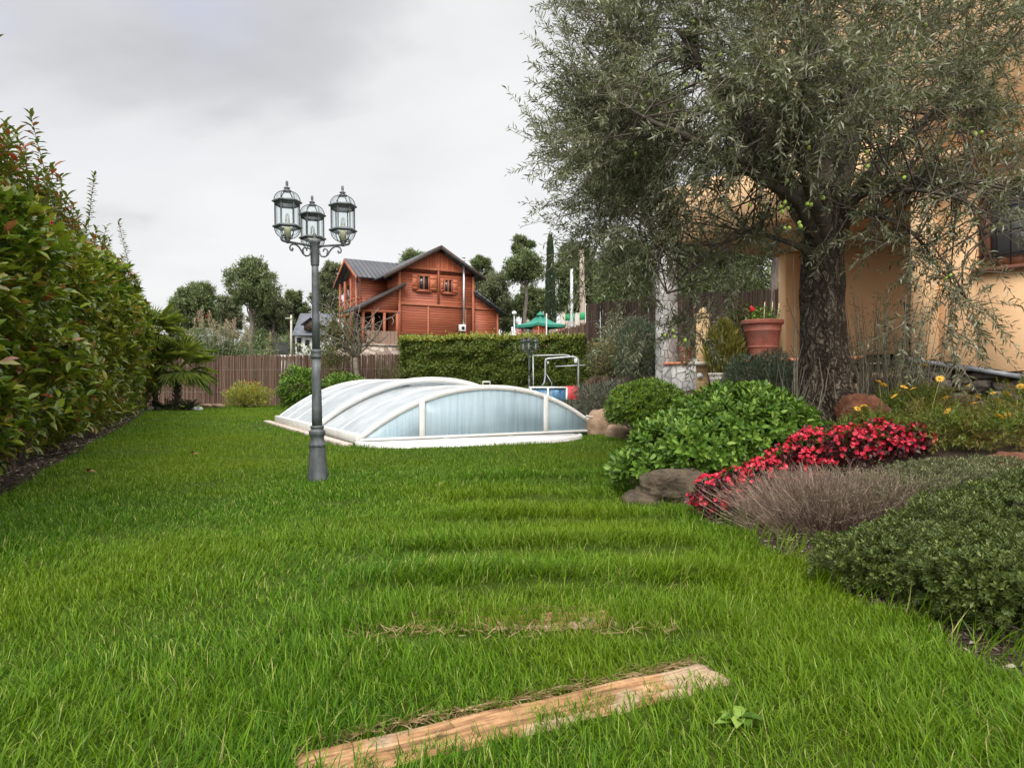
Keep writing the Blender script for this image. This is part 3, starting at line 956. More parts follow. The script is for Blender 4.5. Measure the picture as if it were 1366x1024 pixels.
for i, (p, lab) in enumerate(zip(PLANKS, ('wood grained sunken slab nearest the viewer, mostly bare of grass', 'short sunken slab almost closed over by grass, beyond the bare one'))):
    mb = MB()
    nl, nw = 40, 9
    V = []
    for a in range(nl):
        for b in range(nw):
            x, y = (a / (nl - 1) - .5) * p[3], (b / (nw - 1) - .5) * p[4]
            e = 0.006 * math.sin(a * .9 + b) + .004 * math.sin(a * 2.1)
            V.append((x, y + e * (b in (0, nw - 1)), 0.022 + .003 * math.sin(b * 2.2 + .3 * math.sin(a * .4)) + .002 * math.sin(a * .5) - (.012 if b in (0, nw - 1) or a in (0, nl - 1) else 0)))
    F = []
    for a in range(nl - 1):
        for b in range(nw - 1):
            k = a * nw + b
            F.append((k, k + nw, k + nw + 1, k + 1))
    border = [a * nw for a in range(nl)] + [(nl - 1) * nw + b for b in range(1, nw)] + [a * nw + nw - 1 for a in range(nl - 2, -1, -1)] + [b for b in range(nw - 2, 0, -1)]
    k0 = len(V)
    for b in border:
        V.append((V[b][0], V[b][1], -0.04))
    for q in range(len(border)):
        q2 = (q + 1) % len(border)
        F.append((border[q2], border[q], k0 + q, k0 + q2))
    mb.add(V, F)
    o = link('stepping_slab', mb, M['plank'], smooth=True)
    o.location = (p[0], p[1], float(ground_z(p[0], p[1])) - (.012 if i == 0 else .018))
    o.rotation_euler = (0, 0, p[2])
    setp(o, lab, 'paving slab', 'sunken slabs in the lawn')

# two fallen leaves on the lawn near the hedge
for (u, v, lab) in ((113, 631, 'curled brown leaf fallen on the lawn, the one closer to the hedge'), (253, 607, 'dark fallen leaf lying on open lawn beyond the brown one')):
    Y = 0.76 * 900 / (v - 513)
    q = pt(u, v, Y)
    me = leaf_mesh('fallen_leaf', np.array([[q[0], q[1], q[2] + .005], [q[0] + .01, q[1] + .01, q[2] + .01]]), np.array([[1, .3, .25], [.9, -.4, .45]]), np.array([[0, -.3, 1.0], [0.1, .4, 1.0]]), .085, .04, 'rich', .3, .5)
    o = link('fallen_leaf', me, M['dead_leaf'], loc=q)
    setp(o, lab, 'leaf', 'fallen leaves on the lawn')


# ------------------------------------------------------------------ lamp post
def arc(c, r, a0, a1, n):
    return [(c[0] + r * math.cos(a0 + (a1 - a0) * k / (n - 1)), c[1] + r * math.sin(a0 + (a1 - a0) * k / (n - 1))) for k in range(n)]


def build_lamp():
    base = np.array([(424 - 683) / 900 * 5.58, 5.58, 0.0])
    t = thing('lamp_post', 'tall grey three lantern garden lamp post standing in open lawn by the pool cover', 'lamp post', base, 'three lantern lamp posts')
    z = lambda v: EYE + (513 - v) / 900 * 5.58
    bx, by = base[0], base[1]
    mb = MB()
    mb.lathe([(.086, -.05), (.086, .02), (.078, .09), (.070, .19), (.0655, .275), (.0655, .28)], (bx, by, 0), 16, PI / 16, .07)
    mb.lathe([(.060, .275), (.068, .285), (.071, .295), (.066, .31), (.058, .325), (.054, .35), (.055, .365), (.063, .378), (.068, .386), (.066, .398), (.068, .405), (.064, .416), (.052, .422), (.05, .435), (.056, .44), (.056, .45), (.047, .456)], (bx, by, 0), 20)
    link('base', mb, M['lamp_metal'], t)
    mb = MB()
    mb.lathe([(.044, .45), (.0425, .60), (.0385, .85), (.036, 1.02)], (bx, by, 0), 20, 0, .05)
    mb.lathe([(.034, 1.075), (.032, 1.35), (.0295, 1.70), (.028, 1.80)], (bx, by, 0), 20, 0, .05)
    link('pole', mb, M['lamp_metal'], t)
    mb = MB()
    mb.lathe([(.036, 1.01), (.044, 1.015), (.046, 1.03), (.041, 1.04), (.041, 1.055), (.046, 1.065), (.044, 1.08), (.034, 1.085)], (bx, by, 0), 20)
    link('collar', mb, M['lamp_metal'], t)
    mb = MB()
    mb.lathe([(.030, 1.775), (.034, 1.785), (.034, 1.80), (.036, 1.81), (.037, 1.92), (.039, 1.955), (.046, 1.965), (.047, 1.98), (.036, 1.99), (.018, 1.998), (.012, 2.008), (.016, 2.018), (.017, 2.03), (.010, 2.042), (.003, 2.05)], (bx, by, 0), 20)
    link('post_cap', mb, M['lamp_metal'], t)
    for ang in (110, 230, 350):
        a = math.radians(ang)
        d = np.array([math.cos(a), math.sin(a), 0])
        r = .25
        o3 = np.array([bx, by, 0])
        to3 = lambda s, zz: o3 + d * s + np.array([0, 0, zz])
        mb = MB()
        mb.tube([to3(.025, 1.935), to3(.10, 1.937), to3(.20, 1.937), to3(r, 1.936), to3(r + .035, 1.938)] + [to3(r + .035 + .022 * math.sin(q), 1.938 + .022 * (1 - math.cos(q))) for q in np.linspace(.5, 4.2, 8)], [.010] * 5 + list(np.linspace(.010, .007, 8)), 8)
        # the S scroll under the arm
        S = []
        for q in np.linspace(0, 1, 44):
            if q < .34:
                k = q / .34
                ang2 = -1.2 + (1 - k) * 4.9
                rr = .010 + .020 * k
                S.append((.088 + rr * math.cos(ang2), 1.895 + rr * math.sin(ang2) - .006 * k))
        p0 = S[-1]
        S += [(.082 - .03 * math.sin(q) , 1.868 - .028 * math.sin(q)) for q in (0.4,)] if False else []
        spine = [p0, (.085, 1.862), (.068, 1.852), (.052, 1.858), (.045, 1.874)]
        out = [(.050, 1.890)] if False else []
        mb.tube([to3(*q) for q in S], np.linspace(.006, .0075, len(S)), 6)
        curve = [(.040, 1.905), (.042, 1.875), (.058, 1.852), (.085, 1.846), (.110, 1.858), (.128, 1.884), (.146, 1.908), (.172, 1.924), (.200, 1.926), (.222, 1.914), (.232, 1.894), (.226, 1.876), (.211, 1.873), (.204, 1.884), (.210, 1.893)]
        mb.tube([to3(*q) for q in curve], [.007] * 10 + [.007, .007, .0085, .0085, .008], 8)
        link('arm', mb, M['lamp_metal'], t)
        # lantern
        lc = o3 + d * r
        rot = a + PI / 6
        hx = lambda rad, zz, k: lc + np.array([rad * math.cos(rot + k * PI / 3), rad * math.sin(rot + k * PI / 3), zz])
        mb = MB()
        mb.lathe([(.012, 1.925), (.015, 1.94), (.022, 1.95), (.024, 1.962), (.018, 1.968)], lc, 12)
        for k in range(6):   # bowl ribs
            mb.tube([hx(.018 + .080 * math.sin(q), 1.962 + .085 * (1 - math.cos(q)), k) for q in np.linspace(0, 1.52, 7)], .0042, 5)
        mb.lathe([(.096, 2.040), (.110, 2.046), (.117, 2.052), (.113, 2.060), (.100, 2.068), (.090, 2.068), (.090, 2.040)], lc, 6, rot)
        for k in range(6):   # uprights
            mb.tube([hx(.094, 2.06, k), hx(.094, 2.25, k)], .0048, 6)
        mb.lathe([(.090, 2.235), (.090, 2.222), (.096, 2.222), (.096, 2.24), (.108, 2.246), (.119, 2.252), (.113, 2.262), (.098, 2.268), (.088, 2.268), (.088, 2.235)], lc, 6, rot)
        for k in range(6):   # dome ribs
            mb.tube([hx(.024 + .076 * math.cos(q), 2.262 + .080 * math.sin(q), k) for q in np.linspace(0, 1.5, 7)], .0042, 5)
        mb.lathe([(.034, 2.335), (.030, 2.342), (.018, 2.35), (.016, 2.356), (.025, 2.362), (.025, 2.368), (.012, 2.374), (.009, 2.385), (.012, 2.393), (.010, 2.40), (.0115, 2.408), (.009, 2.418), (.003, 2.425)], lc, 12)
        del mb.f[6]      # the ring lathes stay open inside
        fr = link('lantern', mb, M['lamp_metal'], t)
        mb = MB()
        mb.lathe([(.020, 1.966), (.060, 1.985), (.086, 2.015), (.092, 2.042)], lc, 6, rot)
        mb.lathe([(.0905, 2.066), (.0905, 2.224)], lc, 6, rot)
        mb.lathe([(.095, 2.266), (.085, 2.295), (.062, 2.322), (.030, 2.337)], lc, 6, rot)
        mb.f[6] = []
        del mb.f[6]
        link('glass', mb, M['lantern_glass'], fr)
        mb = MB()
        mb.lathe([(.026, 1.968), (.028, 2.03), (.026, 2.045), (.021, 2.05), (.021, 2.085), (.018, 2.09)], lc, 12)
        link('socket', mb, M['bulb_base'], fr)
        mb = MB()
        for q in (-1, 1):
            mb.tube([lc + np.array([q * .011, 0, 2.085]), lc + np.array([q * .011, 0, 2.145]), lc + np.array([q * .007, 0, 2.155]), lc + np.array([0, 0, 2.157])], .0085, 8)
        link('bulb', mb, M['bulb'], fr, smooth=True)
    t.rotation_euler = (0, math.radians(-0.75), 0)
    return t


lamp = build_lamp()
lamp2 = copy_tree(lamp)
lamp2.location = ((706 - 683) / 900 * 23.0, 23.0, 0)
lamp2.rotation_euler = (0, 0, math.radians(35))
lamp2['label'] = 'small far off three lantern lamp post in front of the clipped hedge'


# ------------------------------------------------------------------ pool enclosure
def build_pool():
    def W3(a, b, z):
        q = CL + CE1 * a + CE2 * b
        return np.array([q[0], q[1], z])
    t = thing('pool_enclosure', 'low arched telescopic white pool cover with misty end panels', 'pool cover', W3(CW / 2, CLEN / 2, 0))

    def arch(inset, top, base, a):
        """height above the ground at a across the span"""
        x = (a - inset) / (CW - 2 * inset) * 2 - 1
        return base + (top - base) * max(0.0, 1 - abs(x) ** 2.15)
    NA = 40

    def sheet(mb, w0, top, base, b0, b1, thick=.012):
        V = []
        for k in range(NA + 1):
            a = -w0 + (CW + 2 * w0) * k / NA
            V.append((a, arch(-w0, top, base, a)))
        for b in (b0, b1):
            pass
        Q = [W3(a, b0, z) for a, z in V] + [W3(a, b1, z) for a, z in V] + [W3(a, b0, z - thick) for a, z in V] + [W3(a, b1, z - thick) for a, z in V]
        n = NA + 1
        F = []
        for k in range(NA):
            F.append((k, k + 1, n + k + 1, n + k))
            F.append((2 * n + k, 3 * n + k, 3 * n + k + 1, 2 * n + k + 1))
        mb.add(Q, F)

    def rib(mb, w0, top, base, b, wd, dep, lift=0.0):
        """a bowed bar of rectangular section"""
        n = NA + 1
        R1 = []
        for (db, dz) in ((-wd / 2, lift), (wd / 2, lift), (wd / 2, lift - dep), (-wd / 2, lift - dep)):
            for k in range(n):
                a = -w0 + (CW + 2 * w0) * k / NA
                x = a / CW * 2 - 1
                R1.append(W3(a - dz * 0, b + db, arch(-w0, top, base, a) + dz))
        F = []
        for s in range(4):
            s2 = (s + 1) % 4
            for k in range(NA):
                F.append((s * n + k, s2 * n + k, s2 * n + k + 1, s * n + k + 1))
        F.append((0, n, 2 * n, 3 * n)); F.append((n - 1, 4 * n - 1, 3 * n - 1, 2 * n - 1))
        mb.add(R1, F)
    segs = [(0.0, .775, .10, 0.0, 2.25), (.085, .89, .12, 2.15, CLEN)]
    for (w0, top, base, b0, b1) in segs:
        mb = MB()
        sheet(mb, w0, top - .012, base, b0 + .02, b1 - .02)
        s = link('roof_section', mb, M['poly_roof'], t, smooth=True)
        mb = MB()
        rib(mb, w0, top, base, b0 + .03, .055, .07, .012)
        rib(mb, w0, top, base, b1 - .03, .05, .06, .010)
        rib(mb, w0, top, base, (b0 + b1) / 2, .03, .025, .006)
        if w0 > 0:
            rib(mb, w0 + .01, top + .018, base, b0 + .02, .05, .10, .012)
            rib(mb, w0, top, base, b0 + (b1 - b0) * .75, .02, .015, .004)
        for side in (-w0, CW + w0):
            for (a, b) in ((side, b0), (side, b1)):
                pass
            c = W3(side, (b0 + b1) / 2, base / 2 + .035)
            mb.box(c, (.075, b1 - b0, base + .03), math.atan2(CE2[1], CE2[0]) - PI / 2, bev=.012)
        link('frame', mb, M['white_plastic'], s)
    # end wall: three misty panes under the front bow
    for (a0, a1) in ((.05, .228 * CW - .03), (.228 * CW + .03, .743 * CW - .03), (.743 * CW + .03, CW - .05)):
        mb = MB()
        Q = [W3(a0, .015, .07), W3(a1, .015, .07)]
        for k in range(21):
            a = a1 + (a0 - a1) * k / 20
            Q.append(W3(a, .015, arch(0, .775, .10, a) - .045))
        mb.quadbox(Q, np.array([CE2[0], CE2[1], 0]) * .01)
        link('end_pane', mb, M['poly_front'], t)
    mb = MB()
    for a in (.228 * CW, .743 * CW):
        zt = arch(0, .775, .10, a) - .04
        mb.box(W3(a, .012, (zt + .06) / 2 + .03), (.075, .05, zt - .06), math.atan2(CE1[1], CE1[0]), bev=.008)
    mb.box(W3(CW / 2, .012, .07), (CW - .04, .06, .04), math.atan2(CE1[1], CE1[0]), bev=.01)
    link('mullion', mb, M['white_plastic'], t)
    # far end wall of the taller section
    mb = MB()
    Q = [W3(0, CLEN - .02, .07), W3(CW, CLEN - .02, .07)]
    for k in range(21):
        a = CW - CW * k / 20
        Q.append(W3(a, CLEN - .02, arch(-.085, .89, .12, a) - .05))
    mb.quadbox(Q, np.array([CE2[0], CE2[1], 0]) * .01)
    link('far_pane', mb, M['poly_front'], t)
    # handle, catch and side bracket
    mb = MB()
    zt = arch(0, .775, .10, CW * .48) + .012
    mb.tube([W3(CW * .47, 0.02, zt), W3(CW * .47, 0.02, zt + .045), W3(CW * .50, 0.02, zt + .045), W3(CW * .50, .02, zt)], .010, 6)
    link('handle', mb, M['white_plastic'], t)
    mb = MB()
    zt = arch(0, .775, .10, CW * .94)
    mb.tube([W3(CW * .925, -.02, zt + .0), W3(CW * .925, -.05, zt + .05), W3(CW * .96, -.05, zt + .02), W3(CW * .96, -.02, zt - .04)], .010, 6)
    link('handle', mb, M['white_plastic'], t)
    mb = MB()
    mb.lathe([(.014, 0), (.016, .02), (.012, .03)], W3(CW * .60, -.03, arch(0, .775, .1, CW * .60) - .05), 8)
    link('catch', mb, M['galv'], t)
    # flat half-round apron over the entry steps with its low kerb
    h = CW * .43
    mb = MB()
    n = 36
    rim = [W3(h - h * math.cos(q), -.98 * math.sin(q) - .02, .048) for q in np.linspace(0, PI, n)]
    mb.quadbox(rim[::-1], (0, 0, -.05))
    ap = link('apron', mb, M['white_plastic'], t)
    mb = MB()
    out = [W3(h - (h + .05) * math.cos(q), -1.03 * math.sin(q) - .02, .054) for q in np.linspace(0, PI, n)]
    low = [q - np.array([0, 0, .14]) for q in out]
    inn = [q + np.array([0, 0, .016]) for q in rim]
    V = out + low + inn
    F = []
    for k in range(n - 1):
        F.append((n + k, n + k + 1, k + 1, k))
        F.append((k, k + 1, 2 * n + k + 1, 2 * n + k))
    mb.add(V, F)
    for fr in (.36, .66):
        q0, q1 = W3(2 * h * fr, -.05, .051), W3(2 * h * fr + .35, -.74, .051)
        mb.tube([q0, q1], .009, 5)
    link('kerb', mb, M['white_plastic'], ap)
    # a coping strip showing along the lawn side
    mb = MB()
    for k in range(15):
        b = -.1 + k * .42
        mb.box(W3(-.16, b + .2, .012), (.13, .40, .06), math.atan2(CE2[1], CE2[0]) - PI / 2, bev=.008)
    o = link('pool_coping', mb, M['coping'], loc=W3(0, CLEN / 2, 0))
    setp(o, 'strip of pinkish stone coping along the pool side facing the hedge', 'coping')
    mb = MB()
    for k in range(15):
        b = -.1 + k * .42
        mb.box(W3(CW + .20, b + .2, .028), (.22, .40, .07), math.atan2(CE2[1], CE2[0]) - PI / 2, bev=.008)
    o = link('pool_coping', mb, M['coping'], loc=W3(CW, CLEN / 2, 0))
    setp(o, 'strip of pinkish stone coping along the pool side facing the shrubs', 'coping')
    # the water inside
    mb = MB()
    mb.quadbox([W3(.1, .1, .03), W3(CW - .1, .1, .03), W3(CW - .1, CLEN - .1, .03), W3(.1, CLEN - .1, .03)], (0, 0, -.005))
    wm = pm('pool_water', (0.12, 0.30, 0.38), (0.2, 0.4, 0.48), 1.5, 0.08, 0.01)
    o = link('water', mb, wm)
    o['kind'] = 'structure'


build_pool()


# ------------------------------------------------------------------ plants in general
def gz(x, y):
    return float(ground_z(np.array([float(x)]), np.array([float(y)]))[0])


def wiggle(A, B, n=6, amp=.08, rng=R, sag=0.0):
    A, B = np.asarray(A, float), np.asarray(B, float)
    t = np.linspace(0, 1, n)[:, None]
    P = A + (B - A) * t
    off = rng.normal(0, amp, (n, 3)) * np.sin(t * PI)
    P = P + off
    P[:, 2] += sag * np.sin(t[:, 0] * PI)
    return P


def tree(name, label, base, top, r0, blobs, mat, bark, n, L, W, group=None, rng=None, flat=.7, kind='tri', cat='tree', limbs=True, r1=.35, droop=0.0):
    """trunk with limbs to every clump; blobs: (centre, radius) in metres"""
    rng = rng or R
    base, top = np.asarray(base, float), np.asarray(top, float)
    t = thing(name, label, cat, base, group)
    mb = MB()
    tp = wiggle(base - np.array([0, 0, .3]), top, 9, np.linalg.norm(top - base) * .012, rng)
    mb.tube(tp, np.linspace(r0, r0 * r1, 9), 9)
    if limbs:
        for (c, r) in blobs:
            c = np.asarray(c, float)
            h = c[2] - 0.35 * r - np.linalg.norm((c - tp[-1])[:2]) * .35
            k = int(np.clip(np.searchsorted(tp[:, 2], h), 2, 8))
            s = tp[k - 1]
            mb.tube(wiggle(s, c, 6, .05 * np.linalg.norm(c - s), rng), np.linspace(r0 * .34, r0 * .08, 6), 5)
            for q in range(3):
                e = c + rand_unit(1, rng)[0] * r * .8
                mb.tube(wiggle(s + (c - s) * .7, e, 4, .06 * r, rng), np.linspace(r0 * .12, r0 * .03, 4), 4)
    link('trunk', mb, bark, t, smooth=True)
    vol = np.array([r ** 2 for _, r in blobs])
    cnt = (n * vol / vol.sum()).astype(int)
    P, D, Q = [], [], []
    for (c, r), m in zip(blobs, cnt):
        sub = max(4, int(m / 55))
        sc_, so_ = ellipsoid_points(sub, c, (r, r, r * flat), .35, rng, bump=.25, seed=int(rng.integers(1, 40)))
        per = max(1, m // max(1, len(sc_)))
        off = rng.normal(0, 1, (len(sc_), per, 3)) * r * .19
        p = (sc_[:, None, :] + off).reshape(-1, 3)
        P.append(p)
        d = nrm(np.repeat(so_, per, 0) * .6 + rand_unit(len(p), rng) + np.array([0, 0, .35 - droop]))
        D.append(d)
    P, D = np.concatenate(P), np.concatenate(D)
    Nn = nrm(rand_unit(len(P), rng) + np.array([0, 0, .8]))
    link('crown', leaf_mesh('crown', P, D, Nn, L * rng.uniform(.6, 1.3, len(P)), W * rng.uniform(.7, 1.3, len(P)), kind), mat, t)
    return t


def shrub(name, label, c, r, mat, n, L, W, kind='simple', shell=.55, bump=.18, cat='shrub', group=None, stem_mat=None, nst=24, rng=None, up=.3, out=1.0, jit=.8, seed=1, curl=.15, face='out'):
    """a mound of leaves on stems; c: centre of the mound's foot (its root lies on the ground)"""
    rng = rng or R
    c = np.asarray(c, float)
    r = np.asarray(r, float)
    t = thing(name, label, cat, c, group)
    P, O = ellipsoid_points(n, c + np.array([0, 0, r[2] * .42]), (r[0], r[1], r[2] * .58), shell, rng, -.75, bump, seed)
    D = nrm(O * out + rand_unit(len(P), rng) * jit + np.array([0, 0, up]))
    Nn = nrm((O if face == 'out' else rand_unit(len(P), rng)) + rand_unit(len(P), rng) * .5 + np.array([0, 0, .5]))
    # the leaf's upper face looks out and up
    Nn = nrm(np.cross(np.cross(D, Nn), D) + 1e-5)
    link('foliage', leaf_mesh('foliage', P, D, Nn, L * rng.uniform(.65, 1.25, len(P)), W * rng.uniform(.75, 1.25, len(P)), kind, curl), mat, t)
    if nst:
        A = c + np.stack([rng.normal(0, .12, nst) * r[0], rng.normal(0, .12, nst) * r[1], np.full(nst, -.03)], 1)
        d = rand_unit(nst, rng)
        d[:, 2] = np.abs(d[:, 2])
        B = c + np.array([0, 0, r[2] * .4]) + d * np.array([r[0], r[1], r[2] * .55]) * .85
        link('stem', stems_mesh('stem', A, B, .012 * max(r[0], .3) / .5, .003, rand_unit(nst, rng) * r[0] * .06, 5), stem_mat or M['bark_dark'], t)
    return t


# ------------------------------------------------------------------ photinia hedge along the lawn
def build_photinia():
    rng = np.random.default_rng(21)
    d = nrm(np.array([-0.4733, 1.0, 0]))
    nrmv = np.array([d[1], -d[0], 0])        # towards the lawn
    p0 = np.array([hedge_line(2.6), 2.6, 0])
    LEN = 19.6
    t = thing('photinia_hedge', 'tall glossy photinia hedge with reddish young shoots along the lawn edge', 'hedge', p0 + d * LEN / 2 - nrmv * .5)

    def top(s):
        return np.interp(s, [0, 3, 5, 9, 14, 20], [2.5, 2.58, 2.72, 2.95, 3.12, 3.3])
    P, O = [], []

    def face(n, s0, s1, back=False):
        s = rng.uniform(s0, s1, n)
        h = rng.random(n) ** .95
        H = top(s) * (1 + .07 * vnoise(s * 1.5, s * 0, None, 31))
        bulge = .30 * np.sin(np.clip(h, 0, 1) * PI) ** .6 + .21 * vnoise(s * 1.5, h * 4, None, 32) + .17 * vnoise(s * 4.6, h * 10, None, 33)
        dep = np.abs(rng.normal(0, .16, n)) + .1 * rng.random(n)
        off = bulge - .18 - dep - .55 * np.clip((h - .82) / .18, 0, 1) ** 2
        z = .10 + h * H
        p = p0 + d * s[:, None] + nrmv * off[:, None]
        p[:, 2] = z
        P.append(p)
        o = nrmv * (1 - .6 * h[:, None]) + np.array([0, 0, 1.0]) * (.15 + .7 * h[:, None] ** 3) + d * rng.normal(0, .3, n)[:, None]
        O.append(o)

    def topf(n, s0, s1):
        s = rng.uniform(s0, s1, n)
        q = rng.uniform(-1.25, -.2, n)
        p = p0 + d * s[:, None] + nrmv * q[:, None]
        H = top(s) * (1 + .07 * vnoise(s * 1.5, s * 0, None, 31))
        p[:, 2] = .1 + H * (1.0 - .10 * ((q + .7) / .55) ** 2) - np.abs(rng.normal(0, .2, n)) + .12 * vnoise(s * 3, q * 4, None, 34)
        P.append(p)
        O.append(np.tile(np.array([0, 0, 1.0]), (n, 1)) + rng.normal(0, .3, (n, 3)))

    face(30000, 0, 7); face(20000, 7, 13); face(12000, 13, LEN)
    topf(5000, 0, 7); topf(4000, 7, 13); topf(3500, 13, LEN)
    # depth behind, so that no light shows through the middle
    for (n, a, b) in ((7000, 0, 8), (5000, 8, LEN)):
        s = rng.uniform(a, b, n)
        q = rng.uniform(-1.3, -.45, n)
        p = p0 + d * s[:, None] + nrmv * q[:, None]
        p[:, 2] = .35 + rng.random(n) * (top(s) - .5)
        P.append(p); O.append(rand_unit(n, rng))
    # end caps
    n = 2500
    q = rng.uniform(-1.25, .05, n)
    p = p0 + d * (LEN + .15 * rng.normal(0, 1, n))[:, None] + nrmv * q[:, None]
    p[:, 2] = .15 + rng.random(n) * 3.1
    P.append(p); O.append(np.tile(d, (n, 1)) + rng.normal(0, .3, (n, 3)))
    P, O = np.concatenate(P), nrm(np.concatenate(O))
    D = nrm(O * .75 + rand_unit(len(P), rng) * .8 + np.array([0, 0, .18]))
    Nn = nrm(O * .5 + np.array([0, 0, .9]) + rand_unit(len(P), rng) * .45)
    s_ = (P - p0) @ d
    big = np.interp(s_, [0, 6, 12, 20], [1.0, 1.0, 1.25, 1.6])
    L = .118 * rng.uniform(.6, 1.25, len(P)) * big
    near = s_ < 10.5
    me1 = leaf_mesh('foliage', P[near], D[near], Nn[near], L[near], L[near] * .40, 'rich', .22, .45)
    link('foliage', me1, M['photinia'], t)
    me2 = leaf_mesh('foliage', P[~near], D[~near], Nn[~near], L[~near], L[~near] * .46, 'simple', .2, .4)
    link('foliage', me2, M['photinia'], t)
    # trunks and branches at the foot and inside
    A, B = [], []
    for s in np.arange(.2, LEN, .22):
        a = p0 + d * (s + rng.normal(0, .08)) + nrmv * rng.uniform(-.75, -.12)
        a[2] = -.05
        for k in range(3):
            b = a + d * rng.normal(0, .3) + nrmv * rng.normal(0, .22) + np.array([0, 0, rng.uniform(.6, 2.4)])
            A.append(a); B.append(b)
    A, B = np.array(A), np.array(B)
    link('stem', stems_mesh('stem', A, B, rng.uniform(.012, .026, len(A)), .005, rand_unit(len(A), rng) * .08, 6), M['bark_dark'], t)
    # long young shoots standing over the top
    SH = [(40, 152), (22, 178), (66, 226), (8, 165), (126, 233), (104, 285), (158, 297), (140, 318), (80, 262), (186, 378), (-20, 150), (30, 205), (172, 352), (52, 232), (115, 300)]
    SP, SD, SA, SB = [], [], [], []
    for (u, v) in SH:
        k = (u - 683) / 900
        Y = (-1.45 - .45) / (k + .4733) + 0.0 if abs(k + .4733) > .05 else 8
        Y = float(np.clip(Y, 4.2, 19))
        tip = pt(u, v, Y)
        foot = tip + np.array([rng.normal(0, .10), rng.normal(0, .1), -1.0 - rng.uniform(0, .4)])
        SA.append(foot); SB.append(tip)
        m = 56
        f = np.linspace(.12, 1, m)
        for j, q in enumerate(f):
            c = foot + (tip - foot) * q
            az = j * 2.4 + rng.normal(0, .3)
            dd = np.array([math.cos(az), math.sin(az), .55 + .9 * (q > .9)])
            SP.append(c); SD.append(dd)
    # many small red-tipped sprigs over the crest
    for k in range(520):
        s = LEN * rng.random() ** 1.2
        foot = p0 + d * s + nrmv * rng.uniform(-.9, -.1)
        foot[2] = .1 + float(top(s)) * rng.uniform(.86, .97)
        tip = foot + np.array([rng.normal(0, .1), rng.normal(0, .1), rng.uniform(.2, .62)])
        SA.append(foot); SB.append(tip)
        for j, q in enumerate(np.linspace(.12, 1, 17)):
            az = j * 2.4 + rng.normal(0, .3)
            SP.append(foot + (tip - foot) * q); SD.append(np.array([math.cos(az), math.sin(az), .6 + .8 * (q > .85)]))
    SP, SD = np.array(SP), nrm(np.array(SD))
    SN = nrm(np.cross(np.cross(SD, np.array([0, 0, 1.0])), SD) + rand_unit(len(SP), rng) * .25)
    sh = link('shoot_foliage', stems_mesh('shoot', np.array(SA), np.array(SB), .006, .0025, rand_unit(len(SA), rng) * .03, 5), M['bark_dark'], t)
    L = .125 * rng.uniform(.6, 1.15, len(SP))
    link('young_leaf', leaf_mesh('young_leaf', SP, SD, SN, L, L * .36, 'rich', .25, .5), M['photinia_tip'], sh)
    # a couple of red blooms
    mb_p, mb_d = [], []
    for (u, v, Y) in ((10, 453, 5.0), (66, 297, 6.4), (276, 422, 18.0), (276 - 0, 0, 0)):
        if Y == 0:
            continue
        c = pt(u, v, Y)
        q = rand_unit(14, rng)
        mb_p.append(np.tile(c, (14, 1))); mb_d.append(q)
    link('hedge_bloom', leaf_mesh('hedge_petal', np.concatenate(mb_p), np.concatenate(mb_d), rand_unit(42, rng), .036, .018, 'simple'), M['red_flower'], t)


build_photinia()

# ------------------------------------------------------------------ brushwood fences


def screen(name, label, A, B, zb0, zt0, zb1, zt1, mat, pitch=.03, cat='fence', rng=R, posts=True, group=None, parent=None, jag=.05):
    """a screen of upright sticks between two plan points, with binding wires and posts"""
    A, B = np.asarray(A, float)[:2], np.asarray(B, float)[:2]
    Ln = np.linalg.norm(B - A)
    n = int(Ln / pitch)
    f = (np.arange(n) + rng.uniform(-.3, .3, n)) / n
    e = (B - A) / Ln
    nv = np.array([-e[1], e[0]])
    off = rng.normal(0, .010, n)
    xy = A + (B - A) * f[:, None] + nv * off[:, None]
    zb = zb0 + (zb1 - zb0) * f
    zt = zt0 + (zt1 - zt0) * f + rng.normal(0, jag * .5, n)
    a = np.concatenate([xy, zb[:, None]], 1)
    b = np.concatenate([xy + rng.normal(0, .012, (n, 2)), zt[:, None]], 1)
    r = pitch * rng.uniform(.75, 1.25, n)
    loc = np.array([*(A + B) / 2, (zb0 + zb1) / 2])
    t = parent or thing(name, label, cat, loc, group)
    link('stick_panel', stems_mesh('stick_panel', a, b, r, r * .8, rng.normal(0, .012, (n, 3)), 4), mat, t)
    if posts:
        mb = MB()
        for q in (.28, .72):
            mb.tube([np.array([*(A - nv * .035), zb0 + (zt0 - zb0) * q]), np.array([*(B - nv * .035), zb1 + (zt1 - zb1) * q])], .0025, 4)
        link('binding_wire', mb, M['galv'], t)
        k = max(2, int(Ln / 2.2))
        for i in range(k + 1):
            q = i / k
            p = A + (B - A) * q + nv * .06
            pb = MB().tube([np.array([*p, zb0 + (zb1 - zb0) * q - .1]), np.array([*p, zt0 + (zt1 - zt0) * q - .08])], .03, 6)
            link('post', pb, M['galv'], t)
    return t


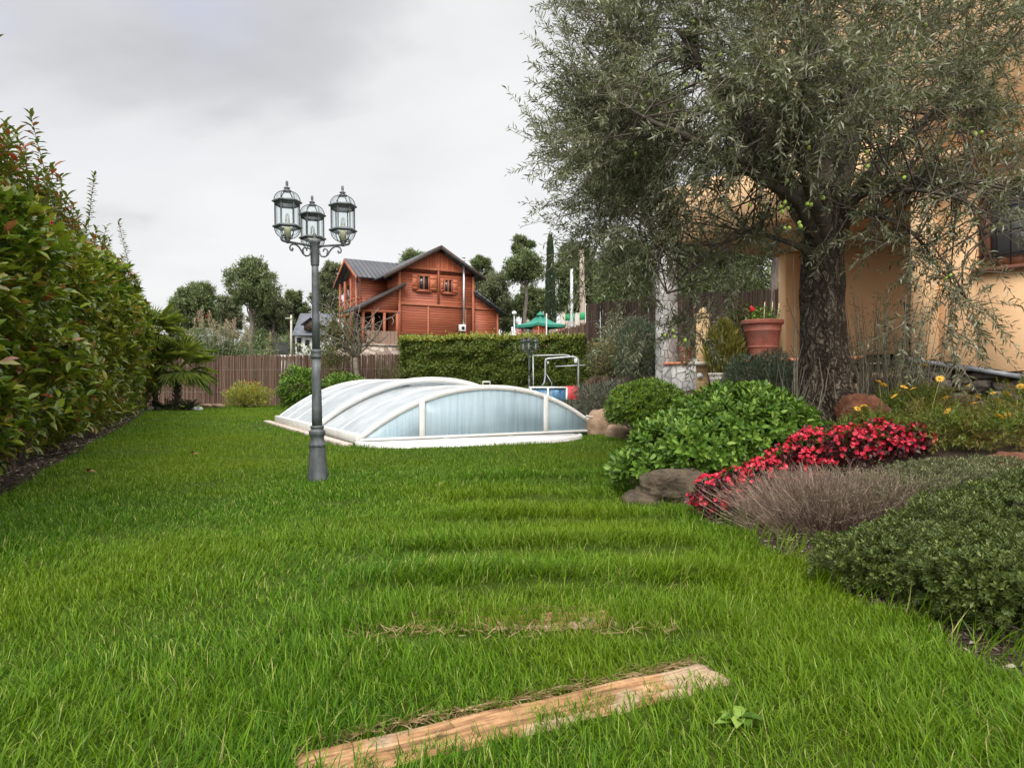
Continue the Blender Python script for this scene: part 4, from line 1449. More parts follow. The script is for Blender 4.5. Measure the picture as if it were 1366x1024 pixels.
rf = np.random.default_rng(3)
screen('brushwood_fence', 'long weathered brushwood fence behind the palms and pool cover', (-14.6, 24.4), (-3.6, 25.6), 0.0, 1.78, 0.0, 1.92, M['screen'], .021, rng=rf)
q0, q1 = pt(733, 440, 25.5), pt(786, 431, 24.2)
screen('brushwood_fence', 'brown brushwood fence with sloping top between the clipped hedge and dark fence', q0, q1, .5, pt(0, 446, 25.5)[2], 1.2, pt(0, 431, 24.2)[2], M['screen'], .021, rng=rf)
q0, q1 = pt(783, 403, 24.0), pt(905, 392, 21.0)
screen('brushwood_fence', 'tall dark brushwood fence standing on the rocky bank', q0, q1, 1.4, pt(0, 407, 24.0)[2], 1.5, pt(0, 394, 21.0)[2], M['screen_dark'], .019, rng=rf)
q0, q1 = pt(905, 392, 21.0), pt(1085, 384, 17.5)
screen('brushwood_fence', 'dark brushwood fence seen through the open porch behind the pot', q0, q1, .8, pt(0, 394, 21.0)[2], .8, pt(0, 384, 17.5)[2], M['screen_dark'], .028, rng=rf)


# ------------------------------------------------------------------ clipped hedge behind the pool
def build_clipped():
    rng = np.random.default_rng(31)
    A, B = np.array([-4.15, 25.0]), np.array([2.55, 24.0])
    e = nrm(B - A)
    nv = np.array([e[1], -e[0]])       # towards the camera
    Ln = float(np.linalg.norm(B - A))
    t = thing('clipped_hedge', 'dense clipped green hedge with yellow green new growth on top', 'hedge', (*((A + B) / 2), 0))
    n = 26000
    s, h = rng.uniform(0, Ln, n), rng.random(n)
    H = 2.52 + .05 * vnoise(s * 2, s * 0, None, 41) + .1 * (s < 1.0)
    off = .10 * vnoise(s * 2.2, h * 6, None, 42) + .08 * vnoise(s * 6, h * 15, None, 43) - np.abs(rng.normal(0, .12, n)) - .35 * np.clip((h - .9) / .1, 0, 1) ** 2
    P = np.concatenate([A + e * s[:, None] + nv * off[:, None], (.03 + h * H)[:, None]], 1)
    O = np.tile(np.array([nv[0], nv[1], .35]), (n, 1))
    m = 9000
    s2, q = rng.uniform(0, Ln, m), rng.uniform(-1.1, 0, m)
    P2 = np.concatenate([A + e * s2[:, None] + nv * q[:, None], (2.5 + .06 * vnoise(s2 * 2, q * 3, None, 41) - np.abs(rng.normal(0, .1, m)))[:, None]], 1)
    m3 = 7000
    s3 = rng.uniform(0, Ln, m3)
    P3 = np.concatenate([A + e * s3[:, None] + nv * rng.uniform(-1.1, -.2, m3)[:, None], rng.uniform(.1, 2.4, m3)[:, None]], 1)
    for sd in (0, Ln):
        k = 1500
        P3 = np.concatenate([P3, np.concatenate([A + e * (sd + rng.normal(0, .06, k))[:, None] + nv * rng.uniform(-1.1, 0, k)[:, None], rng.uniform(.05, 2.5, k)[:, None]], 1)])
    P = np.concatenate([P, P2, P3])
    O = np.concatenate([O, np.tile(np.array([0, 0, 1.0]), (m, 1)), rand_unit(len(P3), rng)])
    D = nrm(nrm(O) * .7 + rand_unit(len(P), rng) * .8 + np.array([0, 0, .2]))
    Nn = nrm(nrm(O) + rand_unit(len(P), rng) * .6 + np.array([0, 0, .4]))
    link('foliage', leaf_mesh('foliage', P, D, Nn, .12 * rng.uniform(.6, 1.2, len(P)), .06, 'simple', .2, .35), M['laurel'], t)
    k = 5200
    s = rng.uniform(0, Ln, k)
    P = np.concatenate([A + e * s[:, None] + nv * rng.uniform(-1.0, .12, k)[:, None], (2.42 + np.abs(rng.normal(0, .09, k)) + .05 * vnoise(s * 3, s * 0, None, 45) - .04)[:, None]], 1)
    D = nrm(rand_unit(k, rng) * .7 + np.array([0, -.1, .8]))
    link('new_growth', leaf_mesh('new_growth', P, D, nrm(rand_unit(k, rng) + np.array([0, -.6, .8])), .11, .045, 'simple', .15, .3), M['laurel_tip'], t)
    a = np.concatenate([A + e * np.linspace(.2, Ln - .2, 20)[:, None] - nv * .5, np.full((20, 1), -.05)], 1)
    b = a + np.array([0, 0, 2.2]) + rng.normal(0, .15, (20, 3))
    link('stem', stems_mesh('stem', a, b, .04, .01, 0.0, 6), M['bark_dark'], t)


build_clipped()

# ------------------------------------------------------------------ palms, reed, small shrubs by the far fence


def palm(label, base, H, nf, R_, rng, fanr=.5, cats='palm tree', group='fan palms by the hedge end'):
    base = np.asarray(base, float)
    t = thing('fan_palm', label, cats, base, group)
    mb = MB()
    zs = np.linspace(-.1, H, 22)
    prof = [(.085 + .02 * math.sin(k * 2.6) + .035 * (z / max(H, .1)) ** 2, z) for k, z in enumerate(zs)]
    mb.lathe(prof, base, 10)
    for k in range(70):     # old leaf bases
        a = k * 2.4
        z = H * (.1 + .9 * k / 70)
        p = base + np.array([.10 * math.cos(a), .10 * math.sin(a), z])
        mb.tube([p, p + np.array([.07 * math.cos(a), .07 * math.sin(a), .09])], [.018, .006], 4)
    link('trunk', mb, M['bark_dark'], t)
    A, B, P, D, Nn, LL = [], [], [], [], [], []
    top = base + np.array([0, 0, H])
    for k in range(nf):
        a = k * 2.399 + rng.normal(0, .2)
        el = 1.15 - 1.75 * (k / nf) + rng.normal(0, .08)
        d = np.array([math.cos(a) * math.cos(el), math.sin(a) * math.cos(el), math.sin(el)])
        hub = top + d * R_ * rng.uniform(.85, 1.1)
        hub[2] -= .05 * R_
        A.append(top + d * .05); B.append(hub)
        # fan of blades around the stalk direction
        side = nrm(np.cross(d, np.array([0, 0, 1.0])) + 1e-6)
        upv = np.cross(side, d)
        nb = 26
        for j in range(nb):
            th = (j / (nb - 1) - .5) * 4.3
            dd = d * math.cos(th) + side * math.sin(th) + upv * .10 * abs(math.sin(th)) + np.array([0, 0, -.22 - .1 * rng.random()]) * (1 if el < .8 else .3)
            P.append(hub); D.append(dd); Nn.append(upv + rng.normal(0, .15, 3)); LL.append(fanr * (1 - .22 * abs(th) / 2.1) * rng.uniform(.9, 1.1))
    link('stalk', stems_mesh('stalk', np.array(A), np.array(B), .012, .008, 0.02, 5), M['laurel_tip'], t)
    link('frond', leaf_mesh('frond', np.array(P), nrm(np.array(D)), nrm(np.array(Nn)), np.array(LL), .032, 'simple', .22, .5), M['palm'], t)
    return t


rp = np.random.default_rng(17)
palm('taller fan palm with a slim trunk close against the hedge end', (pt(207, 540, 20.5)[0], 20.5, 0), 2.35, 26, .55, rp, .60)
palm('shorter fan palm with broad drooping fronds in front of the fence', (pt(236, 540, 20.8)[0], 20.8, 0), 1.30, 30, .66, rp, .72)
for (u, lab, s) in ((222, 'dark spiky cycad rosette at the foot of the taller palm', .5), (252, 'low dark cycad rosette beside the white stones', .42)):
    b = pt(u, 540, 20.0)
    b[2] = 0
    t = thing('cycad', lab, 'plant', b, 'cycads under the palms')
    n = 34
    az = rp.uniform(0, 6.28, n)
    el = rp.uniform(.2, 1.2, n)
    d = np.stack([np.cos(az) * np.cos(el), np.sin(az) * np.cos(el), np.sin(el)], 1)
    P, D = [], []
    for k in range(n):
        for q in np.linspace(.15, 1, 16):
            p = b + d[k] * s * q + np.array([0, 0, .05 - .25 * s * q * q])
            sd = np.cross(d[k], [0, 0, 1.0])
            for sg in (-1, 1):
                P.append(p); D.append(d[k] * .6 + sd * sg)
    link('frond', leaf_mesh('frond', np.array(P), np.array(D), np.tile([0, 0, 1.0], (len(P), 1)), .10 * s / .5, .018, 'simple'), M['cypress'], t)
    link('crown_base', MB().lathe([(.06, -.05), (.08, .02), (.05, .10), (.01, .13)], b, 8), M['bark_dark'], t)


def boulder(name, label, c, r, mat, seed=1, cat='rock', group=None, rough=.22, sub=4, rot=0.0):
    bm = bmesh.new()
    bmesh.ops.create_icosphere(bm, subdivisions=sub, radius=1.0)
    V = np.array([v.co for v in bm.verts])
    F = np.array([[v.index for v in f.verts] for f in bm.faces])
    bm.free()
    k = 1 + rough * vnoise(V[:, 0] * 1.3, V[:, 1] * 1.3, V[:, 2] * 1.3, seed) + rough * .35 * vnoise(V[:, 0] * 4, V[:, 1] * 4, V[:, 2] * 4, seed + 1) + rough * .14 * vnoise(V[:, 0] * 11, V[:, 1] * 11, V[:, 2] * 11, seed + 2)
    V = np.sign(V) * np.abs(V) ** .88 * k[:, None] * np.asarray(r, float)
    ca, sa = math.cos(rot), math.sin(rot)
    V = np.stack([V[:, 0] * ca - V[:, 1] * sa, V[:, 0] * sa + V[:, 1] * ca, V[:, 2]], 1)
    c = np.asarray(c, float)
    o = link(name, fast_mesh(name, V + c, [F]), mat, loc=(c[0], c[1], c[2] - r[2] * .7), smooth=True)
    return setp(o, label, cat, group)


wl = ['white pebble at the hedge foot, the first from the hedge', 'white pebble next along from the hedge, below the taller palm', 'white pebble between the two cycads', 'white pebble just past the second cycad', 'large white pebble farthest from the hedge', 'small white pebble behind the large one']
for (u, v, r, lab) in zip((190, 201, 212, 246, 259, 266), (549, 548, 547, 546, 546, 543), (.10, .09, .08, .11, .12, .09), wl):
    Y = 20.3
    b = pt(u, v, Y)
    b[2] = .05
    boulder('white_pebble', lab, b, (r, r * .8, r * .65), M['white_stone'], int(u), 'stone', 'white stones under the palms', sub=3)
for (u, lab) in ((276, 'flat tan stone laid along the fence foot, nearest the palms'), (291, 'flat tan stone along the fence foot, the second past the palms')):
    b = pt(u, 545, 22.5)
    b[2] = .05
    boulder('flat_stone', lab, b, (.22, .15, .09), M['rock'], int(u), 'stone', 'flat stones at the fence foot', sub=3)

b = pt(330, 540, 23.2); b[2] = 0
t = shrub('yellow_shrub', 'airy yellow green shrub with a few red blooms against the fence', b, (.85, .5, .85), M['laurel_tip'], 2600, .09, .035, rng=rp, nst=40, up=.9, shell=.3)
n = 26
P = b + np.stack([rp.normal(0, .4, n), rp.normal(0, .25, n), rp.uniform(.5, .95, n)], 1)
link('blossom', leaf_mesh('flower', P, rand_unit(n, rp), rand_unit(n, rp), .06, .05), M['red_flower'], t)
b = pt(402, 540, 22.3); b[2] = 0
shrub('evergreen_bush', 'dark glossy evergreen bush beside the pool cover in front of the fence', b, (.72, .6, 1.3), M['pitto'], 4200, .11, .05, rng=rp, nst=20, bump=.25, seed=5)
b = pt(462, 540, 22.6); b[2] = 0
shrub('evergreen_bush', 'dark evergreen bush behind the pool cover, right behind the lamp pole', b, (1.05, .6, 1.15), M['pitto'], 4200, .11, .05, rng=rp, nst=20, bump=.25, seed=6)
b = pt(520, 540, 24.4); b[2] = 0
shrub('dry_shrub', 'thin dry shrub at the meeting of fence and clipped hedge', b, (.8, .3, 1.7), M['weed'], 900, .09, .03, rng=rp, nst=50, up=.9, shell=.2)

# half bare tree in front of the fence, its bare limbs over the neighbour's porch
b = pt(480, 505, 24.0); b[2] = 0
t = thing('half_bare_tree', 'half bare small tree with withered olive brown leaves by the fence', 'tree', b)
mb = MB()
fork = pt(474, 478, 24.0)
mb.tube(wiggle(b - np.array([0, 0, .1]), fork, 6, .04, rp), np.linspace(.11, .085, 6), 8)
ends = [(436, 405), (425, 440), (440, 462), (455, 420), (462, 402), (500, 425), (535, 415), (520, 445), (470, 440), (505, 412), (480, 408), (428, 420), (447, 438)]
cl = []
for (u, v) in ends:
    e = pt(u, v, 24.0 + rp.normal(0, .5))
    w_ = wiggle(fork, e, 7, .10, rp, .1)
    mb.tube(w_, np.linspace(.05, .012, 7), 5)
    cl.append(w_)
    for k in range(7):
        q = w_[int(rp.integers(2, 6))]
        e2 = q + rand_unit(1, rp)[0] * rp.uniform(.3, .8) + np.array([0, 0, .1])
        mb.tube(wiggle(q, e2, 4, .05, rp), np.linspace(.015, .005, 4), 4)
link('trunk', mb, M['twig_grey'], t)
P, O = ellipsoid_points(2200, pt(448, 448, 24.0), (.85, .6, 1.15), .1, rp, -1, .3, 7)
P2, O2 = ellipsoid_points(500, pt(440, 480, 24.0), (.6, .5, .5), .1, rp, -1, .3, 8)
P = np.concatenate([P, P2])
link('crown', leaf_mesh('crown', P, rand_unit(len(P), rp) + np.array([0, 0, -.3]), rand_unit(len(P), rp), .10 * rp.uniform(.6, 1.3, len(P)), .042), M['weed'], t)

# giant reed beyond the fence
b = pt(285, 478, 29.0); b[2] = gz(b[0], 29.0)
t = thing('giant_reed', 'pale clump of giant reed with feathery plumes beyond the fence', 'reed', b)
P, D, A, B, PP, PD = [], [], [], [], [], []
for k in range(300):
    a = b + np.array([rp.normal(0, .68), rp.normal(0, .5), 0])
    tip = a + np.array([(a[0] - b[0]) * .55 + rp.normal(0, .12), rp.normal(0, .2), rp.uniform(2.1, 3.35) - .25 * abs(a[0] - b[0])])
    A.append(a); B.append(tip)
    for q in np.linspace(.2, .97, 12):
        az = rp.uniform(0, 6.28)
        P.append(a + (tip - a) * q); D.append([math.cos(az), math.sin(az), .55])
    if k % 6 == 0:
        for q in np.linspace(0, .45, 30):
            PP.append(tip + np.array([rp.normal(0, .025), rp.normal(0, .025), q]))
            PD.append([rp.normal(0, .5), rp.normal(0, .5), 1])
link('cane', stems_mesh('cane', np.array(A), np.array(B), .015, .008, 0.0, 4), M['reed'], t)
link('leaf', leaf_mesh('leaf', np.array(P), np.array(D), nrm(rand_unit(len(P), rp) * .4 + np.array([0, 0, 1.0])), .55 * rp.uniform(.7, 1.2, len(P)), .045, 'blade', .55), M['reed'], t)
link('plume_foliage', leaf_mesh('plume', np.array(PP), np.array(PD), rand_unit(len(PP), rp), .16, .03), M['plume'], t)


# ------------------------------------------------------------------ pines and other trees far behind
def far_tree(name, label, u, v_top, Y, width, vbase_crown, kind='pine', n=8000, seed=1, mat='pine_needle', group=None, lean=0, nb=9, r0=.22, L=.30, W=.10, flat=.65):
    """crown given by its top, width and foot as seen in the photograph, stood Y metres away"""
    rng = np.random.default_rng(seed)
    top = pt(u, v_top, Y)
    w_ = width / 900 * Y
    zb = pt(u, vbase_crown, Y)[2]
    base = np.array([top[0] + lean, Y, gz(top[0] + lean, Y)])
    hC = top[2] - zb
    blobs = []
    if kind == 'pine':
        nb = int(nb * 1.7)
        for k in range(nb):
            f = (k + .5) / nb
            rr = w_ * .5 * (.35 + .65 * math.sin(PI * (f * .8 + .12)))
            az = k * 2.4 + rng.normal(0, .4)
            rad = w_ * rng.uniform(.15, .25)
            dist = max(0, rr - rad * .6) * (.5 + .55 * rng.random())
            blobs.append((np.array([top[0] + math.cos(az) * dist, Y + math.sin(az) * dist * .9, zb + hC * (.08 + .84 * f)]), rad))
        blobs.append((top - np.array([0, 0, w_ * .14]), w_ * .19))
        n = int(n * 1.9)
    elif kind == 'umbrella':
        for k in range(nb):
            az = k * 2.4
            rad = w_ * rng.uniform(.20, .27)
            dist = (w_ * .5 - rad) * (k / nb) ** .5
            f = rng.uniform(.25, .85)
            blobs.append((np.array([top[0] + math.cos(az) * dist, Y + math.sin(az) * dist, zb + hC * f]), rad))
    tree(name, label, base, top - np.array([0, 0, hC * .15]), r0, blobs, M[mat], M['bark_pine'], n, L, W, group, rng, flat)


G1 = 'pines beyond the brushwood fence'
far_tree('pine_tree', 'broad dark pine above the reed clump, lowest of the pines beyond the fence', 262, 382, 55, 64, 440, n=9000, seed=1, group=G1, flat=.8)
far_tree('pine_tree', 'tallest loose crowned pine with bare forked trunk beyond the fence', 336, 347, 52, 66, 418, n=6200, seed=2, group=G1, nb=12)
far_tree('pine_tree', 'grey green pine leaning close on the right of the tallest pine', 362, 392, 56, 50, 445, n=7000, seed=3, group=G1, mat='pine_needle_grey', nb=8, lean=.5)
far_tree('pine_tree', 'dark round pine just before the small slate roofed house', 391, 391, 60, 48, 446, n=6500, seed=4, group=G1, nb=7)
far_tree('pine_tree', 'slender pale pine behind the lamp pole beside the timber house', 441, 350, 58, 50, 425, n=6500, seed=5, group=G1, mat='pine_needle_grey', nb=9)
far_tree('pine_tree', 'thin pine behind the tallest pine, between it and the broad dark one', 303, 398, 66, 44, 452, n=6500, seed=6, group=G1, mat='pine_needle_grey', nb=7)
far_tree('pine_tree', 'low dark pine far beyond the reed, filling the gap above the fence', 350, 440, 72, 70, 480, n=6000, seed=7, group=G1, nb=7, r0=.15)
far_tree('pine_tree', 'low dark pine filling the gap between pine trunks and slate roofed house', 395, 440, 76, 60, 482, n=5500, seed=8, group=G1, nb=7, r0=.15)
far_tree('pine_tree', 'dark pine left of the broad one, half behind the palms', 238, 398, 62, 40, 460, n=5500, seed=9, group=G1, nb=7)
G2 = 'pines behind the timber house'
far_tree('pine_tree', 'small pine top showing over the middle of the timber house roof', 552, 338, 66, 50, 380, n=4500, seed=11, group=G2, nb=6, L=.34)
far_tree('pine_tree', 'pine crown rising at the right eave of the timber house', 641, 343, 62, 30, 385, n=4200, seed=12, group=G2, nb=6)
far_tree('pine_tree', 'grey pine with pale trunks low beside the timber house lean-to', 660, 366, 60, 62, 420, n=8500, seed=13, group=G2, mat='pine_needle_grey', nb=9)
far_tree('umbrella_pine', 'umbrella pine with flat dark crown above the green gazebo', 700, 342, 54, 66, 384, 'umbrella', n=9500, seed=14, group=G2, nb=12)
far_tree('pine_tree', 'small round topped pine poking out above the umbrella pine', 697, 318, 62, 30, 346, n=3600, seed=15, group=G2, nb=5)
far_tree('pine_tree', 'low pine foliage below the umbrella pine crown and behind the gazebo', 708, 385, 60, 52, 425, n=5200, seed=16, group=G2, nb=6)
G3 = 'dark trees behind the poles'
far_tree('pine_tree', 'large dark pine directly behind the two bare poles', 768, 330, 48, 72, 425, n=12000, seed=17, group=G3, nb=14, flat=.85)
far_tree('pine_tree', 'dense green pine behind the tall dark brushwood fence', 832, 322, 44, 84, 420, n=13000, seed=18, group=G3, nb=14, flat=.85)
far_tree('pine_tree', 'grey green tree low behind the gazebo and flue house end', 672, 404, 66, 46, 440, n=5000, seed=19, group=G3, mat='pine_needle_grey', nb=6)
far_tree('pine_tree', 'tall bright pine rising behind the olive crown', 836, 92, 19, 200, 290, n=17000, seed=20, group=G3, lean=1.35, nb=14, L=.17, W=.03, r0=.16)
far_tree('pine_tree', 'shaded pine seen through the porch opening, trunk beside the apricot pillar', 1032, 180, 18.5, 150, 330, n=5000, seed=21, group=G3, nb=8, L=.2, W=.05, r0=.13)
far_tree('pine_tree', 'dark pine seen through the porch between stone column and pot', 950, 290, 24, 210, 450, n=15000, seed=22, group=G3, nb=10, L=.22, W=.06, r0=.16, flat=.9)
# undergrowth beneath the far pines
ru = np.random.default_rng(88)
n = 9000
x = ru.uniform(-36, -10, n); y = ru.uniform(50, 70, n)
P = np.stack([x, y, ground_z(x, y) + ru.random(n) ** 1.5 * (1.3 + .6 * vnoise(x, y, None, 90, .5))], 1)
o = link('undergrowth', leaf_mesh('undergrowth', P, rand_unit(n, ru) + [0, 0, .4], rand_unit(n, ru), .38, .16, 'simple'), M['pine_needle'])
setp(o, 'dark undergrowth below the pines beyond the brushwood fence', 'undergrowth', None, 'stuff')
# cypress
rc = np.random.default_rng(8)
b = pt(734, 440, 46.0); b[2] = gz(b[0], 46.0)
t = thing('cypress', 'narrow dark cypress spire beside the umbrella pine', 'tree', b)
H = pt(734, 313, 46.0)[2] - b[2]
n = 6000
f = rc.random(n) ** .8
rad = (.05 + .42 * (1 - f) ** .6 * np.minimum(1, f * 6 + .3)) * (1 + .15 * vnoise(f * 20, f * 0, None, 51))
az = rc.uniform(0, 6.28, n)
q = rad * rc.uniform(.6, 1.05, n)
P = b + np.stack([np.cos(az) * q, np.sin(az) * q, .3 + f * (H - .45)], 1)
link('crown', leaf_mesh('crown', P, np.stack([np.cos(az) * .35, np.sin(az) * .35, np.ones(n)], 1), rand_unit(n, rc), .22, .075, 'tri'), M['cypress'], t)
link('trunk', MB().tube([b - [0, 0, .2], b + [0, 0, H * .9]], [.12, .02], 6), M['bark_dark'], t)


# ------------------------------------------------------------------ red timber house
def build_timber_house():
    O = np.array([-7.43, 44.0])
    e1, e2 = np.array([.865, .502]), np.array([-.502, .865])

    def w(x, y, z):
        q = O + e1 * x + e2 * y
        return np.array([q[0], q[1], z])
    rz = math.atan2(e1[1], e1[0])
    Z0 = 2.2
    t = thing('timber_house', 'red stained two storey timber house with dark roof and steel flue', 'house', w(2.7, 4, Z0))
    loc3 = wloc(t)

    def lk(name, mb, mat, parent=None, label=None):
        return link(name, mb, mat, parent or t, label=label)

    def rot_part(name, mb, mat, parent=None):
        """mb in local house axes; the object is turned so that board patterns follow the wall"""
        me = mb.mesh(name)
        o = bpy.data.objects.new(name, me)
        me.materials.append(mat)
        C.objects.link(o)
        o.parent = parent or t
        base = wloc(o.parent)
        if parent is None:
            o.location = tuple(w(0, 0, 0) - base)
            o.rotation_euler = (0, 0, rz)
        return o
    PK, SL = 9.93, .575
    roof = lambda x: PK - SL * abs(x - 2.85)
    D = 8.0
    # main block, gable front
    mb = MB()
    Q = [(0, 0, Z0), (5.55, 0, Z0), (5.55, 0, roof(5.55) - .12), (2.85, 0, PK - .12), (0, 0, roof(0) - .12)]
    mb.quadbox(Q, (0, D, 0))
    wall = rot_part('wall', mb, M['siding'])
    # gable of upright boards above the band, set a little proud
    mb = MB()
    gzl = 8.45
    mb.quadbox([(0.02, -.035, gzl), (5.53, -.035, gzl), (5.53, -.035, roof(5.53) - .16), (2.85, -.035, PK - .16), (.02, -.035, roof(.02) - .16)], (0, .03, 0))
    rot_part('gable_boards', mb, M['siding_v'])
    # trim: corner posts, bands, king post
    mb = MB()
    for x in (.08, 5.47):
        mb.box((x, -.045, (Z0 + roof(x)) / 2 - .1), (.18, .06, roof(x) - Z0 - .25))
    for z, a, b in ((8.45, .18, 5.37), (6.05, .18, 5.37)):
        mb.box(((a + b) / 2, -.05, z), (b - a, .055, .14))
    mb.box((2.85, -.052, 7.9), (.13, .05, 3.4))
    mb.box((2.1, -.05, 4.0), (.12, .05, 3.9))
    mb.box((4.85, -.05, 4.0), (.12, .05, 3.9))
    rot_part('trim', mb, M['red_trim'])
    # lean-to at the far end
    mb = MB()
    lean = lambda x: 7.05 - .60 * (x - 5.55)
    mb.quadbox([(5.552, .06, Z0), (7.5, .06, Z0), (7.5, .06, lean(7.5) - .1), (5.552, .06, lean(5.55) - .1)], (0, 5.0, 0))
    rot_part('lean_to', mb, M['siding'])
    mb = MB()
    mb.box((7.42, .02, (Z0 + lean(7.4)) / 2 - .05), (.14, .06, lean(7.4) - Z0 - .2))
    mb.box((6.5, .02, 6.05 - .02), (1.7, .05, .13))
    rot_part('trim', mb, M['red_trim'])
    mb = MB()
    mb.quadbox([(5.45, -.45, lean(5.45)), (7.95, -.45, lean(7.95)), (7.95, 5.5, lean(7.95)), (5.45, 5.5, lean(5.45))], (0, 0, .10))
    rot_part('lean_to_roof', mb, M['tiles'])
    # main roof: two slabs with dark barge boards
    mb = MB()
    for (xa, xb) in ((-1.15, 2.85), (2.85, 6.15)):
        mb.quadbox([(xa, -.55, roof(xa)), (xb, -.55, roof(xb)), (xb, D + .5, roof(xb)), (xa, D + .5, roof(xa))], (0, 0, .12))
    rf_ = rot_part('roof', mb, M['tiles'])
    mb = MB()
    for (xa, xb) in ((-1.15, 2.85), (2.85, 6.15)):
        mb.quadbox([(xa, -.60, roof(xa) - .16), (xb, -.60, roof(xb) - .16), (xb, -.60, roof(xb) + .10), (xa, -.60, roof(xa) + .10)], (0, .045, 0))
    rot_part('barge_board', mb, M['wood_dark'], rf_)
    # windows with open shutters
    for (xa, xb, za, zb, s0, s1) in ((1.42, 2.12, 7.02, 7.98, .95, 2.72), (3.28, 3.82, 6.98, 7.85, 2.98, 4.25)):
        cx, cz = (xa + xb) / 2, (za + zb) / 2
        mb = MB()
        for x in (xa, xb, cx):
            mb.box((x, -.075, cz), (.07 if x != cx else .09, .09, zb - za + .07))
        for z in (za, zb):
            mb.box((cx, -.078, z), (xb - xa + .08, .10, .08))
        mb.box((cx, -.11, za - .08), (xb - xa + .4, .14, .05))
        wn = rot_part('window', mb, M['red_trim'])
        mb = MB().box((cx, -.052, cz), (xb - xa, .02, zb - za))
        rot_part('pane', mb, M['glass_dark'], wn)
        for (ya, yb) in ((s0, xa - .07), (xb + .07, s1)):
            mb = MB()
            mb.box(((ya + yb) / 2, -.07, cz), (yb - ya, .035, zb - za + .08))
            for z in (za + .12, zb - .12):
                mb.box(((ya + yb) / 2, -.10, z), (yb - ya - .02, .025, .08))
            mb.quadbox([(ya + .04, -.095, za + .18), (ya + .12, -.095, za + .18), (yb - .04, -.095, zb - .18), (yb - .12, -.095, zb - .18)], (0, -.02, 0))
            rot_part('shutter', mb, M['shutter_orange'], wn)
    # steel flue
    mb = MB()
    mb.tube([(4.66, -.20, 4.85), (4.66, -.20, 9.2)], .075, 12)
    mb.lathe([(.10, 9.2), (.10, 9.25), (.06, 9.26), (.06, 9.42), (.13, 9.43), (.13, 9.47), (.02, 9.55)], (4.66, -.20, 0), 12)
    for z in (5.8, 7.0, 8.0):
        mb.box((4.66, -.12, z), (.05, .16, .04))
    fl = rot_part('flue', mb, M['pipe'])
    mb = MB().box((4.55, -.17, 4.62), (.46, .26, .46), bev=.02)
    rot_part('flue_box', mb, M['white_wall'], fl)
    mb = MB().tube([(4.55, -.33, 4.62), (4.55, -.28, 4.62)], .12, 12)
    rot_part('flue_cap', mb, M['iron'], fl)
    mb = MB().tube([(6.1, .0, 3.2), (6.1, .0, 3.95)], .035, 8)
    rot_part('vent_pipe', mb, M['white_plastic'])
    # upper side wing with its balcony gable
    WX, WY0, WY1 = -1.75, 2.0, 6.0
    mb = MB()
    mb.quadbox([(WX, WY0, Z0), (WX, WY0, 8.0), (WX, (WY0 + WY1) / 2, 9.15), (WX, WY1, 8.0), (WX, WY1, Z0)], (-WX - .01, 0, 0))
    rot_part('wing', mb, M['siding'])
    mb = MB()
    ym = (WY0 + WY1) / 2
    ez = 7.72
    for (ya, yb, za, zb) in ((WY0 - .75, ym, ez, 9.30), (ym, WY1 + .75, 9.30, ez)):
        mb.quadbox([(WX - .62, ya, za), (1.5, ya, za), (1.5, yb, zb), (WX - .62, yb, zb)], (0, 0, .11))
    wr = rot_part('wing_roof', mb, M['tiles'])
    mb = MB()
    for (ya, yb, za, zb) in ((WY0 - .75, ym, ez, 9.30), (ym, WY1 + .75, 9.30, ez)):
        mb.quadbox([(WX - .67, ya, za - .16), (WX - .67, yb, zb - .16), (WX - .67, yb, zb + .09), (WX - .67, ya, za + .09)], (.045, 0, 0))
    rot_part('barge_board', mb, M['red_trim'], wr)
    # balcony: deck, posts, crossed rail
    bx = WX - .38
    mb = MB()
    mb.box(((WX + bx) / 2 - .03, ym, 5.55), (.44, WY1 - WY0, .14))
    bal = rot_part('balcony', mb, M['red_trim'])
    for y in (WY0 + .1, ym - .7, ym + .7, WY1 - .1):
        pb = MB().box((bx, y, (Z0 + 7.9) / 2), (.14, .14, 7.9 - Z0))
        rot_part('post', pb, M['red_trim'], bal)
    mb = MB()
    mb.box((bx, ym, 6.5), (.08, WY1 - WY0, .08))
    mb.box((bx, ym, 5.75), (.07, WY1 - WY0, .07))
    k = 6
    for i in range(k):
        ya, yb = WY0 + (WY1 - WY0) * i / k, WY0 + (WY1 - WY0) * (i + 1) / k
        mb.tube([(bx, ya, 5.78), (bx, yb, 6.47)], .028, 4)
        mb.tube([(bx, yb, 5.78), (bx, ya, 6.47)], .028, 4)
    mb.box(((WX + bx) / 2, WY0 + .06, 6.5), (.36, .07, .08))
    mb.tube([(bx, WY0 + .06, 5.78), (WX, WY0 + .06, 6.47)], .028, 4)
    mb.tube([(bx, WY0 + .06, 6.47), (WX, WY0 + .06, 5.78)], .028, 4)
    rot_part('railing', mb, M['red_trim'], bal)
    mb = MB()
    for y in (WY0 + .9, ym + .6):
        mb.box((WX - .012, y + .3, 6.75), (.02, .85, 2.0))
    rot_part('balcony_door', mb, M['glass_dark'])
    # front porch under a lower roof
    lo = lambda x: 7.2 + .56 * (x - .25)
    mb = MB()
    mb.quadbox([(-3.1, -.5, lo(-3.1)), (.30, -.5, lo(.30)), (.30, 1.97, lo(.30)), (-3.1, 1.97, lo(-3.1))], (0, 0, .16))
    pr = rot_part('porch_roof', mb, M['tiles'])
    mb = MB()
    mb.quadbox([(-3.1, -.54, lo(-3.1) - .10), (.36, -.54, lo(.36) - .10), (.36, -.54, lo(.36) + .19), (-3.1, -.54, lo(-3.1) + .19)], (0, .035, 0))
    rot_part('barge_board', mb, M['wood_dark'], pr)
    mb = MB()
